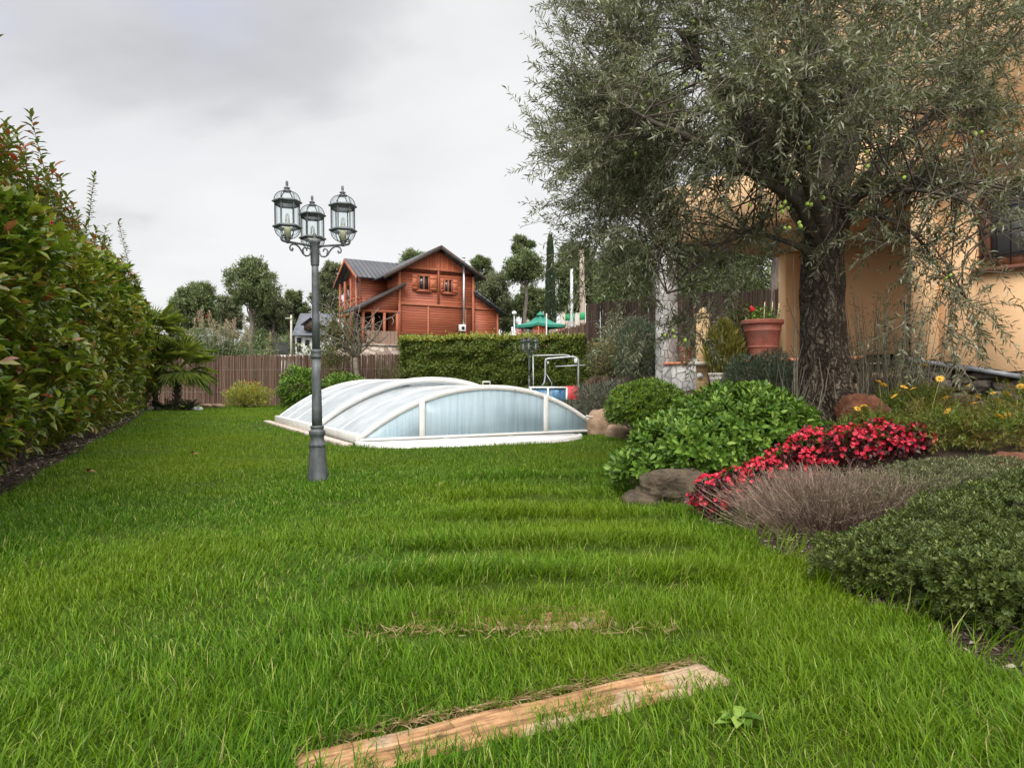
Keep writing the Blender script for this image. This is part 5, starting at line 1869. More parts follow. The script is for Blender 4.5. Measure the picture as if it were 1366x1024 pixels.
    mb.quadbox([(-2.3, -.02, lo(-2.3) - .06), (-2.3, -.02, 5.55), (-.02, -.02, 5.55), (-.02, -.02, lo(0) - .06)][::-1], (0, .08, 0))
    rot_part('porch_gable', mb, M['siding'])
    mb = MB()
    mb.box((-1.2, -.03, 5.47), (2.5, .16, .16))
    po = rot_part('porch_beam', mb, M['red_trim'])
    for x in (-2.35, -1.72, -.95, -.08):
        pb = MB().box((x, -.03, 4.35), (.16, .16, 2.1))
        rot_part('post', pb, M['red_trim'], po)
    mb = MB()
    mb.box((-1.2, 1.9, 4.4), (2.4, .06, 2.2))
    rot_part('porch_back', mb, M['wood_dark'])
    # bamboo screen round the porch foot
    rngs = np.random.default_rng(4)
    n = 90
    xs = np.linspace(-2.15, -.1, n)
    a = np.stack([xs, np.full(n, -.14), np.full(n, 3.25)], 1)
    bq = a + np.stack([rngs.normal(0, .005, n), np.zeros(n), .95 + rngs.normal(0, .02, n)], 1)
    me = stems_mesh('screen', a, bq, .013, .012, 0.0, 4)
    o = bpy.data.objects.new('porch_screen', me)
    me.materials.append(M['screen_pale'])
    C.objects.link(o)
    o.parent = t
    o.location = tuple(w(0, 0, 0) - loc3)
    o.rotation_euler = (0, 0, rz)
    mb = MB().box((-1.2, .9, 3.28), (2.7, 2.3, .12))
    rot_part('porch_floor', mb, M['red_trim'])
    # stone terrace wall it stands on
    mb = MB()
    mb.quadbox([w(-4.2, -.75, 1.2), w(.35, -.75, 1.2), w(.35, -.75, 3.2), w(-4.2, -.75, 3.2)], (e2[0] * .5, e2[1] * .5, 0))
    mb.quadbox([w(-4.3, -.80, 3.2), w(.4, -.80, 3.2), w(.4, -.80, 3.32), w(-4.3, -.80, 3.32)], (e2[0] * .6, e2[1] * .6, 0))
    o = link('retaining_wall', mb, M['retaining'], loc=w(-2, -.5, 1.2))
    setp(o, 'pinkish stone retaining wall carrying the timber house terrace', 'wall')


build_timber_house()


# ------------------------------------------------------------------ small slate roofed house behind the lamp
def build_small_house():
    Y = 52.0
    p = lambda u, v, dy=0: pt(u, v, Y) + np.array([0, dy, 0])
    b = p(405, 480)
    b[2] = gz(b[0], Y)
    t = thing('small_house', 'small white house with steep slate grey roof beyond the fence', 'house', b)
    z0 = b[2] - .3
    x0, x1 = p(394, 0)[0], p(432, 0)[0]
    zt, zp = p(0, 447)[2], p(0, 417)[2]
    mb = MB()
    mb.box(((x0 + x1) / 2, Y + 2, (z0 + zt) / 2), (x1 - x0, 4, zt - z0))
    link('wall', mb, M['white_wall'], t)
    mb = MB()
    # gable facing the viewer's left, slates sloping towards the viewer
    ridge_l, ridge_r = np.array([x0 - .25, Y + 2, zp]), np.array([x1 + .3, Y + 2, zp])
    for s in (-1, 1):
        e_l = np.array([x0 - .1, Y + 2 + s * 2.5, zt - .15])
        e_r = np.array([x1 + .3, Y + 2 + s * 2.5, zt - .15])
        mb.quadbox([e_l, e_r, ridge_r, ridge_l], (0, 0, .1))
    link('roof', mb, M['grey_roof'], t)
    mb = MB()
    mb.quadbox([np.array([x0 - .01, Y - .0, zt]), np.array([x0 - .01, Y + 4, zt]), np.array([x0 - .01, Y + 2, zp - .1])], (.05, 0, 0))
    link('gable', mb, M['wood_dark'], t)
    # dormer
    mb = MB()
    c = p(418, 436, -.6)
    mb.quadbox([c + [-.55, 0, -.35], c + [.55, 0, -.35], c + [.55, 0, .1], c + [0, 0, .5], c + [-.55, 0, .1]], (0, 1.6, 0))
    dm = link('dormer', mb, M['wood_dark'], t)
    mb = MB()
    for s in (-1, 1):
        mb.quadbox([c + [s * .75, -.2, .02], c + [0, -.2, .6], c + [0, 1.8, .6], c + [s * .75, 1.8, .02]], (0, 0, .06))
    link('dormer_roof', mb, M['grey_roof'], dm)
    for (u, v) in ((399, 455), (399, 466), (410, 458)):
        c = p(u, v, -.03)
        mb = MB().box(c, (.32, .08, .42))
        wn = link('window', mb, M['wood_dark'], t)
        link('pane', MB().box(c + [0, -.05, 0], (.24, .02, .34)), M['glass_dark'], wn)


build_small_house()
# white vehicle-height shed roof showing over the fence
c = pt(381, 476, 40.0)
t = thing('shed', 'low shed with flat white roof just showing over the fence', 'shed', (c[0], 40.0, gz(c[0], 40)))
mb = MB().box((c[0], 41, c[2] - .02), (1.25, 2.2, .16), bev=.04)
link('roof', mb, M['white_wall'], t)
mb = MB().box((c[0], 41, (c[2] - .1 + gz(c[0], 40)) / 2 - .2), (1.0, 1.8, c[2] - gz(c[0], 40) + .2))
link('wall', mb, M['white_wall'], t)
c = pt(377, 468, 46.0)
t = thing('dark_gate', 'dark metal gate beyond the fence beside the slate roofed house', 'gate', (c[0], 46.0, gz(c[0], 46)))
mb = MB()
for k in range(9):
    mb.box((c[0] - .35 + k * .09, 46, c[2] - .3), (.06, .03, 1.6))
link('bar_panel', mb, M['iron'], t)
mb = MB().box((c[0], 46.02, c[2] + .5), (.85, .05, .06)).box((c[0], 46.02, c[2] - 1.05), (.85, .05, .06))
link('gate_frame', mb, M['iron'], t)
c = pt(388.5, 421, 48.0)
t = thing('utility_pole', 'thin pale utility pole with cross arm before the small house', 'pole', (c[0], 48, gz(c[0], 48)))
link('pole', MB().tube([(c[0], 48, gz(c[0], 48) - .3), (c[0], 48, c[2])], [.09, .07], 8), M['conc'], t)
link('cross_arm', MB().box((c[0] - .15, 47.9, c[2] - .25), (.5, .05, .06)), M['conc'], t)


# ------------------------------------------------------------------ gazebo, poles and wall up on the neighbour's plot
def build_gazebo():
    Y = 36.0
    c = pt(721, 434, Y)
    g = gz(c[0], Y + .0)
    t = thing('gazebo', 'green canvas garden gazebo with red lattice panels above the hedge', 'gazebo', (c[0], Y, g))
    ez, tz = c[2], pt(721, 419, Y)[2]
    rot = math.radians(38)
    h = 1.37
    cor = [np.array([c[0] + h * 1.0 * math.cos(rot + PI / 4 + k * PI / 2), Y + h * math.sin(rot + PI / 4 + k * PI / 2), ez]) for k in range(4)]
    mb = MB()
    ap = np.array([c[0], Y, tz])
    for k in range(4):
        A_, B_ = cor[k], cor[(k + 1) % 4]
        n = 8
        V = []
        for i in range(n + 1):
            for j in range(n + 1):
                q = A_ + (B_ - A_) * j / n
                f = i / n
                p = q + (ap - q) * f
                p = p - np.array([0, 0, .16 * math.sin(f * PI) + .06 * math.sin(j / n * PI) * (1 - f)])
                V.append(p)
        F = [(i * (n + 1) + j, i * (n + 1) + j + 1, (i + 1) * (n + 1) + j + 1, (i + 1) * (n + 1) + j) for i in range(n) for j in range(n)]
        mb.add(V, F)
        V = []
        for j in range(n + 1):
            q = A_ + (B_ - A_) * j / n - np.array([0, 0, .06 * math.sin(j / n * PI)])
            V += [q, q - np.array([0, 0, .13 + .012 * math.sin(j * 2.5)])]
        mb.add(V, [(2 * j, 2 * j + 1, 2 * j + 3, 2 * j + 2) for j in range(n)])
    cp = link('canopy', mb, M['canopy'], t)
    mb = MB().lathe([(.32, tz - .13), (.20, tz - .02), (.05, tz + .09), (.01, tz + .13)], (c[0], Y, 0), 4, rot)
    link('canopy_cap', mb, M['canopy'], cp)
    for k in range(4):
        q = cor[k] * .93 + np.array([c[0], Y, ez]) * .07
        link('post', MB().box((q[0], q[1], (g - .2 + ez) / 2), (.07, .07, ez - g + .2)), M['lattice_red'], t)
    for k in range(4):
        q = cor[k] * .93 + np.array([c[0], Y, ez]) * .07
        nx = cor[(k + 1) % 4] * .93 + np.array([c[0], Y, ez]) * .07
        for (f0, f1) in ((.02, .24), (.76, .98)):
            a, b = q + (nx - q) * f0, q + (nx - q) * f1
            mb = MB()
            for f in np.linspace(0, 1, 4):
                s = a + (b - a) * f
                mb.tube([(s[0], s[1], g), (s[0], s[1], ez - .15)], .018, 4)
            for z in np.arange(g + .1, ez - .1, .16):
                mb.tube([(a[0], a[1], z), (b[0], b[1], z)], .013, 4)
            link('lattice_panel', mb, M['lattice_red'], t)


build_gazebo()
for (u, v0, Y, r0, r1, lab, mat, nm) in ((762.5, 358, 33.0, .085, .075, 'straight pale steel pole in front of the dark pine', 'galv', 'steel_pole'), (729, 419, 33.5, .035, .03, 'thin white pole in front of the gazebo canopy', 'white_plastic', 'thin_pole'), (781.5, 406, 26.0, .03, .025, 'thin post at the end of the dark brushwood fence', 'white_plastic', 'thin_post'), (683.5, 437, 34.0, .045, .045, 'short white post left of the gazebo', 'white_plastic', 'short_post')):
    c = pt(u, v0, Y)
    g = gz(c[0], Y)
    o = link(nm, MB().lathe([(r0, g - .2), (r0 * .97, (g + c[2]) / 2), (r1, c[2] - .02), (r1 * .6, c[2])], (c[0], Y, 0), 10), M[mat], loc=(c[0], Y, g), smooth=True)
    setp(o, lab, 'pole')
c = pt(776, 334, 40.0)
g = gz(c[0], 40)
o = link('wooden_pole', MB().tube(wiggle((c[0] + .1, 40, g - .3), c, 8, .02), np.linspace(.25, .13, 8), 10), pm('bleached_pole', (.30, .23, .17), (.46, .37, .29), 3, .85, .01, stretch=(3, 3, .4)), loc=(c[0], 40, g), smooth=True)
setp(o, 'thick bleached wooden utility pole next to the steel pole', 'pole')
c = pt(686, 419, 35.0)
t = thing('street_lamp', 'small white globe lamp on a pole between timber house and gazebo', 'lamp', (c[0], 35, gz(c[0], 35)))
link('pole', MB().tube([(c[0], 35, gz(c[0], 35) - .2), (c[0], 35, c[2] - .05)], .035, 8), M['galv'], t)
link('lamp_head', MB().lathe([(.03, c[2] - .08), (.11, c[2] - .04), (.13, c[2] + .03), (.09, c[2] + .10), (.02, c[2] + .13)], (c[0], 35, 0), 12), M['white_plastic'], t, smooth=True)
# block wall with piers and green netting
t = thing('block_wall', 'pinkish block wall with pale piers carrying green netting', 'wall', (*pt(757, 440, 37.0)[:2], gz(pt(757, 440, 37)[0], 37)))
mb = MB()
a, b = pt(733, 433, 37.5), pt(790, 424, 34.5)
mb.quadbox([np.array([a[0], a[1], 1.8]), np.array([b[0], b[1], 1.8]), np.array([b[0], b[1], pt(0, 426, 34.5)[2]]), np.array([a[0], a[1], pt(0, 433, 37.5)[2]])], (0, .25, 0))
link('wall', mb, M['retaining'], t)
for u in (752, 771):
    f = (u - 733) / 57
    q = a + (b - a) * f
    mb = MB().box((q[0], q[1] - .02, (1.8 + pt(0, 418.5, q[1])[2]) / 2), (.24, .3, pt(0, 418.5, q[1])[2] - 1.8), bev=.02)
    link('pier', mb, M['conc'], t)
qa, qb = a + (b - a) * .36, b
mb = MB().quadbox([np.array([qa[0], qa[1] + .1, pt(0, 429, qa[1])[2]]), np.array([qb[0], qb[1] + .1, pt(0, 427, qb[1])[2]]), np.array([qb[0], qb[1] + .1, pt(0, 416.5, qb[1])[2]]), np.array([qa[0], qa[1] + .1, pt(0, 420, qa[1])[2]])], (0, .01, 0))
link('netting', mb, M['net'], t)
c = pt(720, 414, 70.0)
t = thing('far_house', 'pale flat roofed far house glimpsed over the gazebo between pines', 'house', (c[0], 70, gz(c[0], 70)))
link('wall', MB().box((c[0] - .3, 72, c[2] - 1.2), (2.6, 3, 3.4)), M['conc'], t)
link('roof', MB().box((c[0] - .3, 72, c[2] + .65), (3.1, 3.6, .3), bev=.05), M['white_wall'], t)
link('window', MB().box((c[0] - .2, 70.48, c[2] - .2), (.9, .05, .6)), M['glass_dark'], t)

# ------------------------------------------------------------------ play things behind the pool
c = pt(738, 540, 20.0)
t = thing('splash_pool', 'blue frame pool with white rails behind the pool cover', 'frame pool', (c[0], 21.0, 0))
x0, x1 = pt(708, 0, 20)[0], pt(756, 0, 20)[0]
zt = pt(0, 518, 20)[2]
mb = MB()
for (a, b) in (((x0, 20.0), (x1, 20.0)), ((x1, 20.0), (x1, 22.0)), ((x1, 22.0), (x0, 22.0)), ((x0, 22.0), (x0, 20.0))):
    mb.tube([(*a, zt), (*b, zt)], .028, 8)
for (x, y) in ((x0, 20), (x1, 20), (x1, 22), (x0, 22), (pt(731, 0, 20)[0], 19.97), (x1, 21)):
    mb.tube([(x, y, -.02), (x, y, zt)], .03, 8)
link('frame', mb, M['white_plastic'], t)
mb = MB()
V = [(x0, 20.02), (x1 - .02, 20.02), (x1 - .02, 21.98), (x0 + .02, 21.98)]
for i in range(4):
    a, b = V[i], V[(i + 1) % 4]
    mb.quadbox([(*a, .0), (*b, .0), (*b, zt - .02), (*a, zt - .02)], (0, .006 if i != 1 else .0, 0) if i in (0, 2) else (.006, 0, 0))
mb.quadbox([(*V[0], zt - .2), (*V[1], zt - .2), (*V[2], zt - .2), (*V[3], zt - .2)], (0, 0, .004))
link('liner', mb, M['blue_pool'], t)
link('filter_box', MB().box((pt(742, 0, 20)[0], 19.9, zt - .24), (.17, .12, .34), bev=.02), M['blue_pool'], t)
# red slide tub
c = pt(754, 517, 22.6)
V, F = [], []
mb = MB()
n = 14
L_ = .98
prof = lambda f: (.28 + .22 * math.sin(min(1, f * 1.6) * PI / 2)) * (1 if f < .9 else (1 - (f - .9) * 3))
for k in range(n + 1):
    f = k / n
    hgt = prof(f)
    for q in range(9):
        a = PI * q / 8
        V.append((c[0] - .45 + f * L_, 22.6 - .36 * math.cos(a) * (.8 + .2 * math.sin(f * PI)), .28 + hgt * .92 * math.sin(a) ** .6))
for k in range(n):
    for q in range(8):
        F.append((k * 9 + q, k * 9 + q + 1, k * 9 + 10 + q, k * 9 + 9 + q))
F.append(tuple(range(8, -1, -1))); F.append(tuple(range(n * 9, n * 9 + 9)))
mb.add(V, F)
t = thing('red_tub', 'red upturned plastic tub behind the blue frame pool', 'tub', (c[0], 22.6, 0))
tb = link('shell', mb, M['red_plastic'], t, smooth=True)
mb = MB()
for q in (-.3, .0, .3):
    mb.box((c[0] + q, 22.6, .16), (.06, .62, .34), bev=.01)
link('support', mb, M['red_plastic'], t)
# bent steel tube frame
t = thing('swing_frame', 'bent grey steel tube frame standing before the clipped hedge', 'swing frame', (*pt(748, 540, 21.6)[:2], 0))
p = lambda u, v, Y=21.6: pt(u, v, Y)
mb = MB()
mb.tube([p(722, 518), p(726.5, 510), p(727.5, 500), p(727.5, 483), p(728.5, 480), p(731, 479.3), p(764, 476.6), p(768.5, 478.0), p(771.5, 481), p(771.5, 500), p(772, 545)], .028, 8)
link('front_hoop', mb, M['galv'], t)
mb = MB()
q = lambda u, v: pt(u, v, 23.0)
mb.tube([q(711, 475), q(720, 475.2), q(752, 474.3), q(758, 475), q(773, 482)], .022, 8)
mb.tube([q(741, 489.8), q(788, 487.5)], .022, 8)
mb.tube([q(711, 475), q(712, 545)], .022, 8)
link('rear_rail', mb, M['galv'], t)
mb = MB()
mb.box(p(768, 482.5) - [0, .05, 0], (.10, .06, .14), bev=.01)
mb.box(p(731, 484.8) - [0, .05, 0], (.05, .05, .06), bev=.01)
link('bracket', mb, M['white_plastic'], t)
mb = MB()
mb.tube([p(729, 500), p(736, 512), p(737, 540)], .012, 6)
link('brace', mb, M['galv'], t)

# ------------------------------------------------------------------ the apricot house with its porch
FA = np.array([2.69, 12.0])          # foot of the stone column
FB = np.array([5.18, 8.6])           # house corner
FE = nrm(FB - FA)                    # along the front, towards the viewer
FN = np.array([-.807, -.59])         # out of the front
FN = nrm(np.array([FE[1], -FE[0]]))
FN = FN if FN[1] < 0 else -FN
LF = float(np.linalg.norm(FB - FA))


def fpt(s, o, z):
    """s metres past the house corner along the front (negative = along the porch), o metres out of the wall"""
    q = FB + FE * s + FN * o
    return np.array([q[0], q[1], z])


def fbox(mb, s0, s1, o0, o1, z0, z1, dz=0.0):
    """a block along the front; dz: how much it sinks per metre towards the viewer"""
    f = lambda s, z: z - dz * s
    Q = [fpt(s0, o0, f(s0, z0)), fpt(s1, o0, f(s1, z0)), fpt(s1, o1, f(s1, z0)), fpt(s0, o1, f(s0, z0)),
         fpt(s0, o0, f(s0, z1)), fpt(s1, o0, f(s1, z1)), fpt(s1, o1, f(s1, z1)), fpt(s0, o1, f(s0, z1))]
    return mb.add(Q, [(0, 1, 2, 3), (7, 6, 5, 4), (0, 4, 5, 1), (1, 5, 6, 2), (2, 6, 7, 3), (3, 7, 4, 0)])


def build_villa():
    t = thing('apricot_house', 'apricot rendered house with open porch behind the olive tree', 'house', fpt(1.5, -2.5, .6))
    ZL = lambda s: 1.13 - .196 * s
    # front wall with a window opening: strips round the hole
    WS0, WS1, WZ0, WZ1 = .64, 1.95, 2.17, 3.17
    mb = MB()
    fbox(mb, -.02, WS0, -.28, 0, .5, 3.45)
    fbox(mb, WS1, 6.0, -.28, 0, -.2, 3.45)
    fbox(mb, WS0 + .001, WS1 - .001, -.28, -.001, -.2, WZ0)
    fbox(mb, WS0 + .001, WS1 - .001, -.28, -.001, WZ1, 3.449)
    wall = link('wall', mb, M['render'], t)
    mb = MB()
    fbox(mb, -LF * .55, 6.0, -5.5, -.001, 3.55, 7.4)
    link('upper_storey', mb, M['render'], t)
    mb = MB()
    fbox(mb, -.03, 6.05, -.2, .42, 3.452, 3.546)
    link('string_course', mb, M['render'], t)
    mb = MB()
    fbox(mb, -.035, .235, -.29, .13, .55, 3.449)
    link('pilaster', mb, M['render'], t)
    # roof overhang above
    mb = MB()
    fbox(mb, -LF * .55 - .5, 6.4, -6.0, .5, 7.402, 7.55)
    link('roof', mb, M['terracotta'], t)
    # window
    mb = MB()
    fbox(mb, WS0 + .02, WS0 + .12, -.16, -.06, WZ0 + .02, WZ1 - .02)
    fbox(mb, WS1 - .12, WS1 - .02, -.16, -.06, WZ0 + .02, WZ1 - .02)
    fbox(mb, WS0 + .12, WS1 - .12, -.158, -.062, WZ0 + .02, WZ0 + .12)
    fbox(mb, WS0 + .12, WS1 - .12, -.158, -.062, WZ1 - .12, WZ1 - .02)
    fbox(mb, (WS0 + WS1) / 2 - .05, (WS0 + WS1) / 2 + .05, -.155, -.065, WZ0 + .12, WZ1 - .12)
    win = link('window', mb, M['window_wood'], t)
    mb = MB()
    fbox(mb, WS0 + .1, WS1 - .1, -.13, -.115, WZ0 + .1, WZ1 - .1)
    link('pane', mb, pm('reflecting_pane', (.16, .17, .18), (.24, .25, .26), 2, .1), win)
    mb = MB()
    fbox(mb, WS0 - .03, WS1 + .03, -.2, .06, WZ0 - .06, WZ0 - .002)
    link('sill', mb, M['window_wood'], win)
    mb = MB()
    for s in np.arange(WS0 + .06, WS1, .14):
        mb.tube([fpt(s, -.035, WZ0 + .01), fpt(s, -.035, WZ1 - .01)], .009, 5)
    for z in (WZ0 + .15, WZ0 + .42, WZ0 + .7, WZ1 - .1):
        fbox(mb, WS0 + .001, WS1 - .001, -.045, -.028, z - .008, z + .008)
    link('window_grille', mb, M['iron'], win)
    # ledge of slate slabs, sinking with the path
    for k in range(9):
        mb = MB()
        s0 = -.05 + k * .62
        fbox(mb, s0, s0 + .61, -.01, .34 + .012 * math.sin(k * 2.3), 1.085 + .004 * (k % 2), 1.133 + .004 * (k % 3), .196)
        link('ledge_slab', mb, M['slate'], t)
    # porch: beam on the column, ceiling, back wall, floor
    mb = MB()
    fbox(mb, -LF - .12, -.04, -.30, .0, 3.28, 4.22)
    link('porch_beam', mb, M['render'], t)
    back = np.array([5.45, 13.35])
    cz = 3.32
    mb = MB()
    mb.quadbox([np.array([*FA, cz]) + [0.1, 0.05, 0], fpt(-.05, -.29, cz), fpt(-.05, -3.5, cz), np.array([*back, cz]) + [.3, .3, 0], np.array([4.16, 12.95, cz])], (0, 0, .2))
    link('porch_ceiling', mb, M['porch_ceiling'], t)
    mb = MB()
    fbox(mb, .02, .25, -3.18, -.30, .4, 3.317)
    link('porch_side_wall', mb, M['render'], t)
    mb = MB()
    fbox(mb, -3.1, 5.9, -3.45, -3.2, .4, 3.318)
    link('porch_back_wall', mb, M['render'], t)
    mb = MB()
    mb.box((back[0] - .02, back[1] - .2, (.5 + cz) / 2), (.34, .34, cz - .5), 0, bev=.01)
    link('pillar', mb, M['render'], t)
    mb = MB()
    mb.quadbox([np.array([*FA, 1.0]) + [.3, .1, 0], fpt(-.05, -.3, 1.0), fpt(-.05, -3.19, 1.0), np.array([*back, 1.0]) + [.3, .3, 0]], (0, 0, .06))
    link('porch_floor', mb, M['floor_tile'], t)
    # grey slatted door leaf on the porch back wall
    mb = MB()
    fbox(mb, -1.35, -.1, -3.199, -3.15, 1.06, 3.05)
    dr = link('slatted_door', mb, M['shutter_grey'], t)
    mb = MB()
    fbox(mb, -.72, -.70, -3.15, -3.11, 2.0, 2.12)
    link('handle', mb, M['iron'], dr)
    # the column, faced with stone
    mb = MB()
    q = fpt(-LF - .03, -.12, 0)
    mb.box((q[0], q[1], (3.28 + .4) / 2), (.27, .30, 3.28 - .4), math.atan2(FE[1], FE[0]), bev=.012)
    link('stone_column', mb, M['clad'], t)


build_villa()


def build_porch_wall():
    t = thing('porch_wall', 'low stone faced porch wall with orange brick coping beside the stone column', 'wall', fpt(-LF + .6, .1, .6))
    mb = MB()
    fbox(mb, -LF + .12, -2.75, -.10, .14, .3, 1.13)
    link('wall', mb, M['clad'], t)
    mb = MB()
    rng = np.random.default_rng(2)
    for k in range(int((LF - .15) / .125)):
        s = -LF + .14 + k * .125
        if s > -.35:
            break
        fbox(mb, s, s + .118, -.14 + rng.normal(0, .003), .17 + rng.normal(0, .003), 1.133, 1.175 + rng.normal(0, .002))
    link('coping', mb, M['brick'], t)
    mb = MB()
    fbox(mb, -2.75, -.3, -.10, .08, .3, 1.13)
    link('backing', mb, M['conc'], t)


build_porch_wall()


def rubble(name, label, s0, s1, o, top, bottom, seed, group=None, mat='rubble', size=.24, dz=.0):
    """rough stones stacked as a dry wall: one wall, its stones a surface pattern of one mesh"""
    rng = np.random.default_rng(seed)
    mb = MB()
    bm = bmesh.new()
    bmesh.ops.create_icosphere(bm, subdivisions=3, radius=1.0)
    V0 = np.array([v.co for v in bm.verts])
    F0 = np.array([[v.index for v in f.verts] for f in bm.faces])
    bm.free()
    z = bottom
    row = 0
    while z < top:
        h = size * rng.uniform(.42, .62)
        if z + h > top - .03:
            h = top - z
        s = s0 + rng.uniform(-.15, 0)
        while s < s1:
            l = size * rng.uniform(.7, 1.9)
            V = np.sign(V0) * np.abs(V0) ** .62
            V = V * (1 + .10 * vnoise(V0[:, 0] * 1.4 + row * 3, V0[:, 1] * 1.4 + s * 7, V0[:, 2] * 1.4, 61) + .04 * vnoise(V0[:, 0] * 5, V0[:, 1] * 5 + s, V0[:, 2] * 5, 62))[:, None]
            zz = z + h / 2 + rng.normal(0, .012)
            oo = o + rng.normal(0, .02)
            ls, lo, lz = l * .52, .14, h * .54
            tz = rng.normal(0, .05)
            P = np.array([fpt(s + l / 2, oo, zz - dz * s)])
            W = P + V[:, :1] * ls * np.array([[FE[0], FE[1], tz]]) + V[:, 1:2] * lo * np.array([[FN[0], FN[1], 0]]) + V[:, 2:] * lz * np.array([[0, 0, 1.0]])
            mb.addn(W, [F0])
            s += l * 1.02
        z += h * .98
        row += 1
    c = fpt((s0 + s1) / 2, o, bottom)
    o_ = link(name, mb, M[mat], loc=c, smooth=True)
    setp(o_, label, 'wall', group)


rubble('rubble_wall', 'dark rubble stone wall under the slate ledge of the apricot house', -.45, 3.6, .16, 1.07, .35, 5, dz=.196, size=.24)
rubble('rubble_wall', 'tan rubble stone wall below the big terracotta pot', -2.72, -.5, .20, 1.06, .5, 6, mat='rock', size=.34)


def build_fountain():
    c = pt(938, 515, 10.85)
    g = gz(c[0], c[1]) - .05
    top = pt(0, 425, 10.85)[2]
    rz = math.radians(-22)
    t = thing('garden_fountain', 'slim tan brick fountain post with a shelf and round white spout', 'fountain', (c[0], c[1], g))
    mb = MB().box((c[0], c[1], (g + top) / 2), (.20, .22, top - g), rz, bev=.012)
    mb.box((c[0], c[1], top + .03), (.25, .27, .06), rz, bev=.01)
    mb.lathe([(.13, top + .06), (.07, top + .13), (.01, top + .17)], (c[0], c[1], 0), 4, rz + PI / 4)
    link('column', mb, M['tan_brick'], t)
    f = np.array([math.sin(rz), -math.cos(rz), 0])
    z1 = pt(0, 486, 10.85)[2]
    mb = MB().box((c[0] + f[0] * .14 - .05, c[1] + f[1] * .14, z1), (.30, .20, .055), rz, bev=.01)
    mb.box((c[0] + f[0] * .15 - .10, c[1] + f[1] * .15, z1 + .05), (.09, .08, .06), rz, bev=.008)
    link('shelf', mb, M['conc'], t)
    z2 = pt(0, 502, 10.85)[2]
    mb = MB()
    a = np.array([c[0], c[1], z2]) + f * .105 - np.array([.04, 0, 0])
    mb.tube([a, a + f * .02], .048, 14)
    mb.tube([a + f * .02, a + f * .035], .028, 12)
    sp = link('spout', mb, M['fountain_white'], t)
    mb = MB().tube([a + f * .03, a + f * .08, a + f * .085 - np.array([0, 0, .03])], .010, 8)
    link('tap', mb, M['galv'], sp)


build_fountain()


def pot(name, label, c, r, h, mat='terracotta', group=None):
    t = thing(name, label, 'pot', c, group)
    mb = MB()
    mb.lathe([(r * .60, 0), (r * .63, .01), (r * .70, h * .28), (r * .74, h * .30), (r * .74, h * .33), (r * .72, h * .34), (r * .84, h * .70), (r * .87, h * .72), (r * .87, h * .75), (r * .86, h * .765), (r * .90, h * .88), (r * .99, h * .90), (r, h * .93), (r, h * .985), (r * .97, h), (r * .90, h), (r * .88, h * .93), (r * .5, h * .90), (.01, h * .90)], c, 28)
    link('body', mb, M[mat], t, smooth=True)
    me = t.children[0].data
    try:
        me.set_sharp_from_angle(angle=math.radians(35))
    except Exception:
        pass
    return t


# big pot on the wall with canes and one red bloom
pc = fpt(-LF * (1 - .473), .02, 1.176)
t = pot('terracotta_pot', 'large ribbed terracotta flower pot standing on the porch wall', pc, .315, .60)
link('soil', MB().lathe([(.01, .52), (.275, .52), (.26, .545), (.01, .555)], pc, 20), M['rock_dark'], t)
for dx, h in ((.02, .40), (.12, .40), (.22, .38)):
    link('cane', MB().tube([pc + [dx - .02, -.05, .5], pc + [dx + .02 * (dx > .1), -.05, .55 + h * .82]], .0085, 6), M['cane'], t)
rg = np.random.default_rng(9)
P, D = [], []
for k in range(26):
    b0 = pc + np.array([rg.uniform(-.22, .22), rg.uniform(-.2, .15), .53])
    tip = b0 + np.array([rg.normal(0, .05), rg.normal(0, .05), rg.uniform(.10, .30)])
    for q in np.linspace(.2, 1, 7):
        P.append(b0 + (tip - b0) * q); D.append(rand_unit(1, rg)[0] + [0, 0, .4])
link('pot_foliage', leaf_mesh('pot_plant', np.array(P), np.array(D), rand_unit(len(P), rg) + [0, 0, .8], .06, .028, 'simple'), M['pitto'], t)
q = pc + np.array([-.20, -.12, .76])
link('red_bloom', leaf_mesh('red_bloom', np.tile(q, (16, 1)) + rg.normal(0, .012, (16, 3)), rand_unit(16, rg), rand_unit(16, rg), .05, .04), M['red_flower'], t)
pb_ = fpt(-LF + .50, .0, 1.176)
t = pot('terracotta_pot', 'small terracotta pot on the brick coping beside the stone column', pb_, .115, .26)
P = pb_ + np.stack([rg.normal(0, .05, 60), rg.normal(0, .05, 60), rg.uniform(.24, .42, 60)], 1)
link('pot_foliage', leaf_mesh('pot_plant', P, rand_unit(60, rg) + [0, 0, .5], rand_unit(60, rg), .07, .02), M['weed'], t)
# golden thuja in a grey pot
tc_ = pt(966, 515, 10.5)
tc_[2] = gz(tc_[0], tc_[1])
t = pot('grey_pot', 'grey planter at the wall foot holding the golden thuja', tc_ - [.10, .02, .06], .15, .34, 'conc')
n = 2600
H = pt(0, 428, 10.5)[2] - tc_[2] - .28
f = rg.random(n) ** .9
rad = .30 * np.sin(np.clip(f * .86 + .14, 0, 1) * PI) ** .75 * (1 + .15 * vnoise(f * 9, rg.random(n) * 6, None, 71))
az = rg.uniform(0, 6.28, n)
P = tc_ + np.stack([np.cos(az) * rad * rg.uniform(.4, 1, n), np.sin(az) * rad * rg.uniform(.4, 1, n), .22 + f * H], 1)
t = thing('golden_thuja', 'golden green flame shaped thuja between fountain post and big pot', 'conifer', tc_ + [0, 0, .2])
link('foliage', leaf_mesh('foliage', P, np.stack([np.cos(az) * .5, np.sin(az) * .5, np.ones(n)], 1), rand_unit(n, rg), .12 * rg.uniform(.6, 1.2, n), .03, 'simple'), M['thuja'], t)
link('trunk', MB().tube([tc_ + [0, 0, .2], tc_ + [0, 0, .2 + H * .8]], [.03, .008], 6), M['bark_dark'], t)
b = pt(1000, 500, 13.6); b[2] = .75
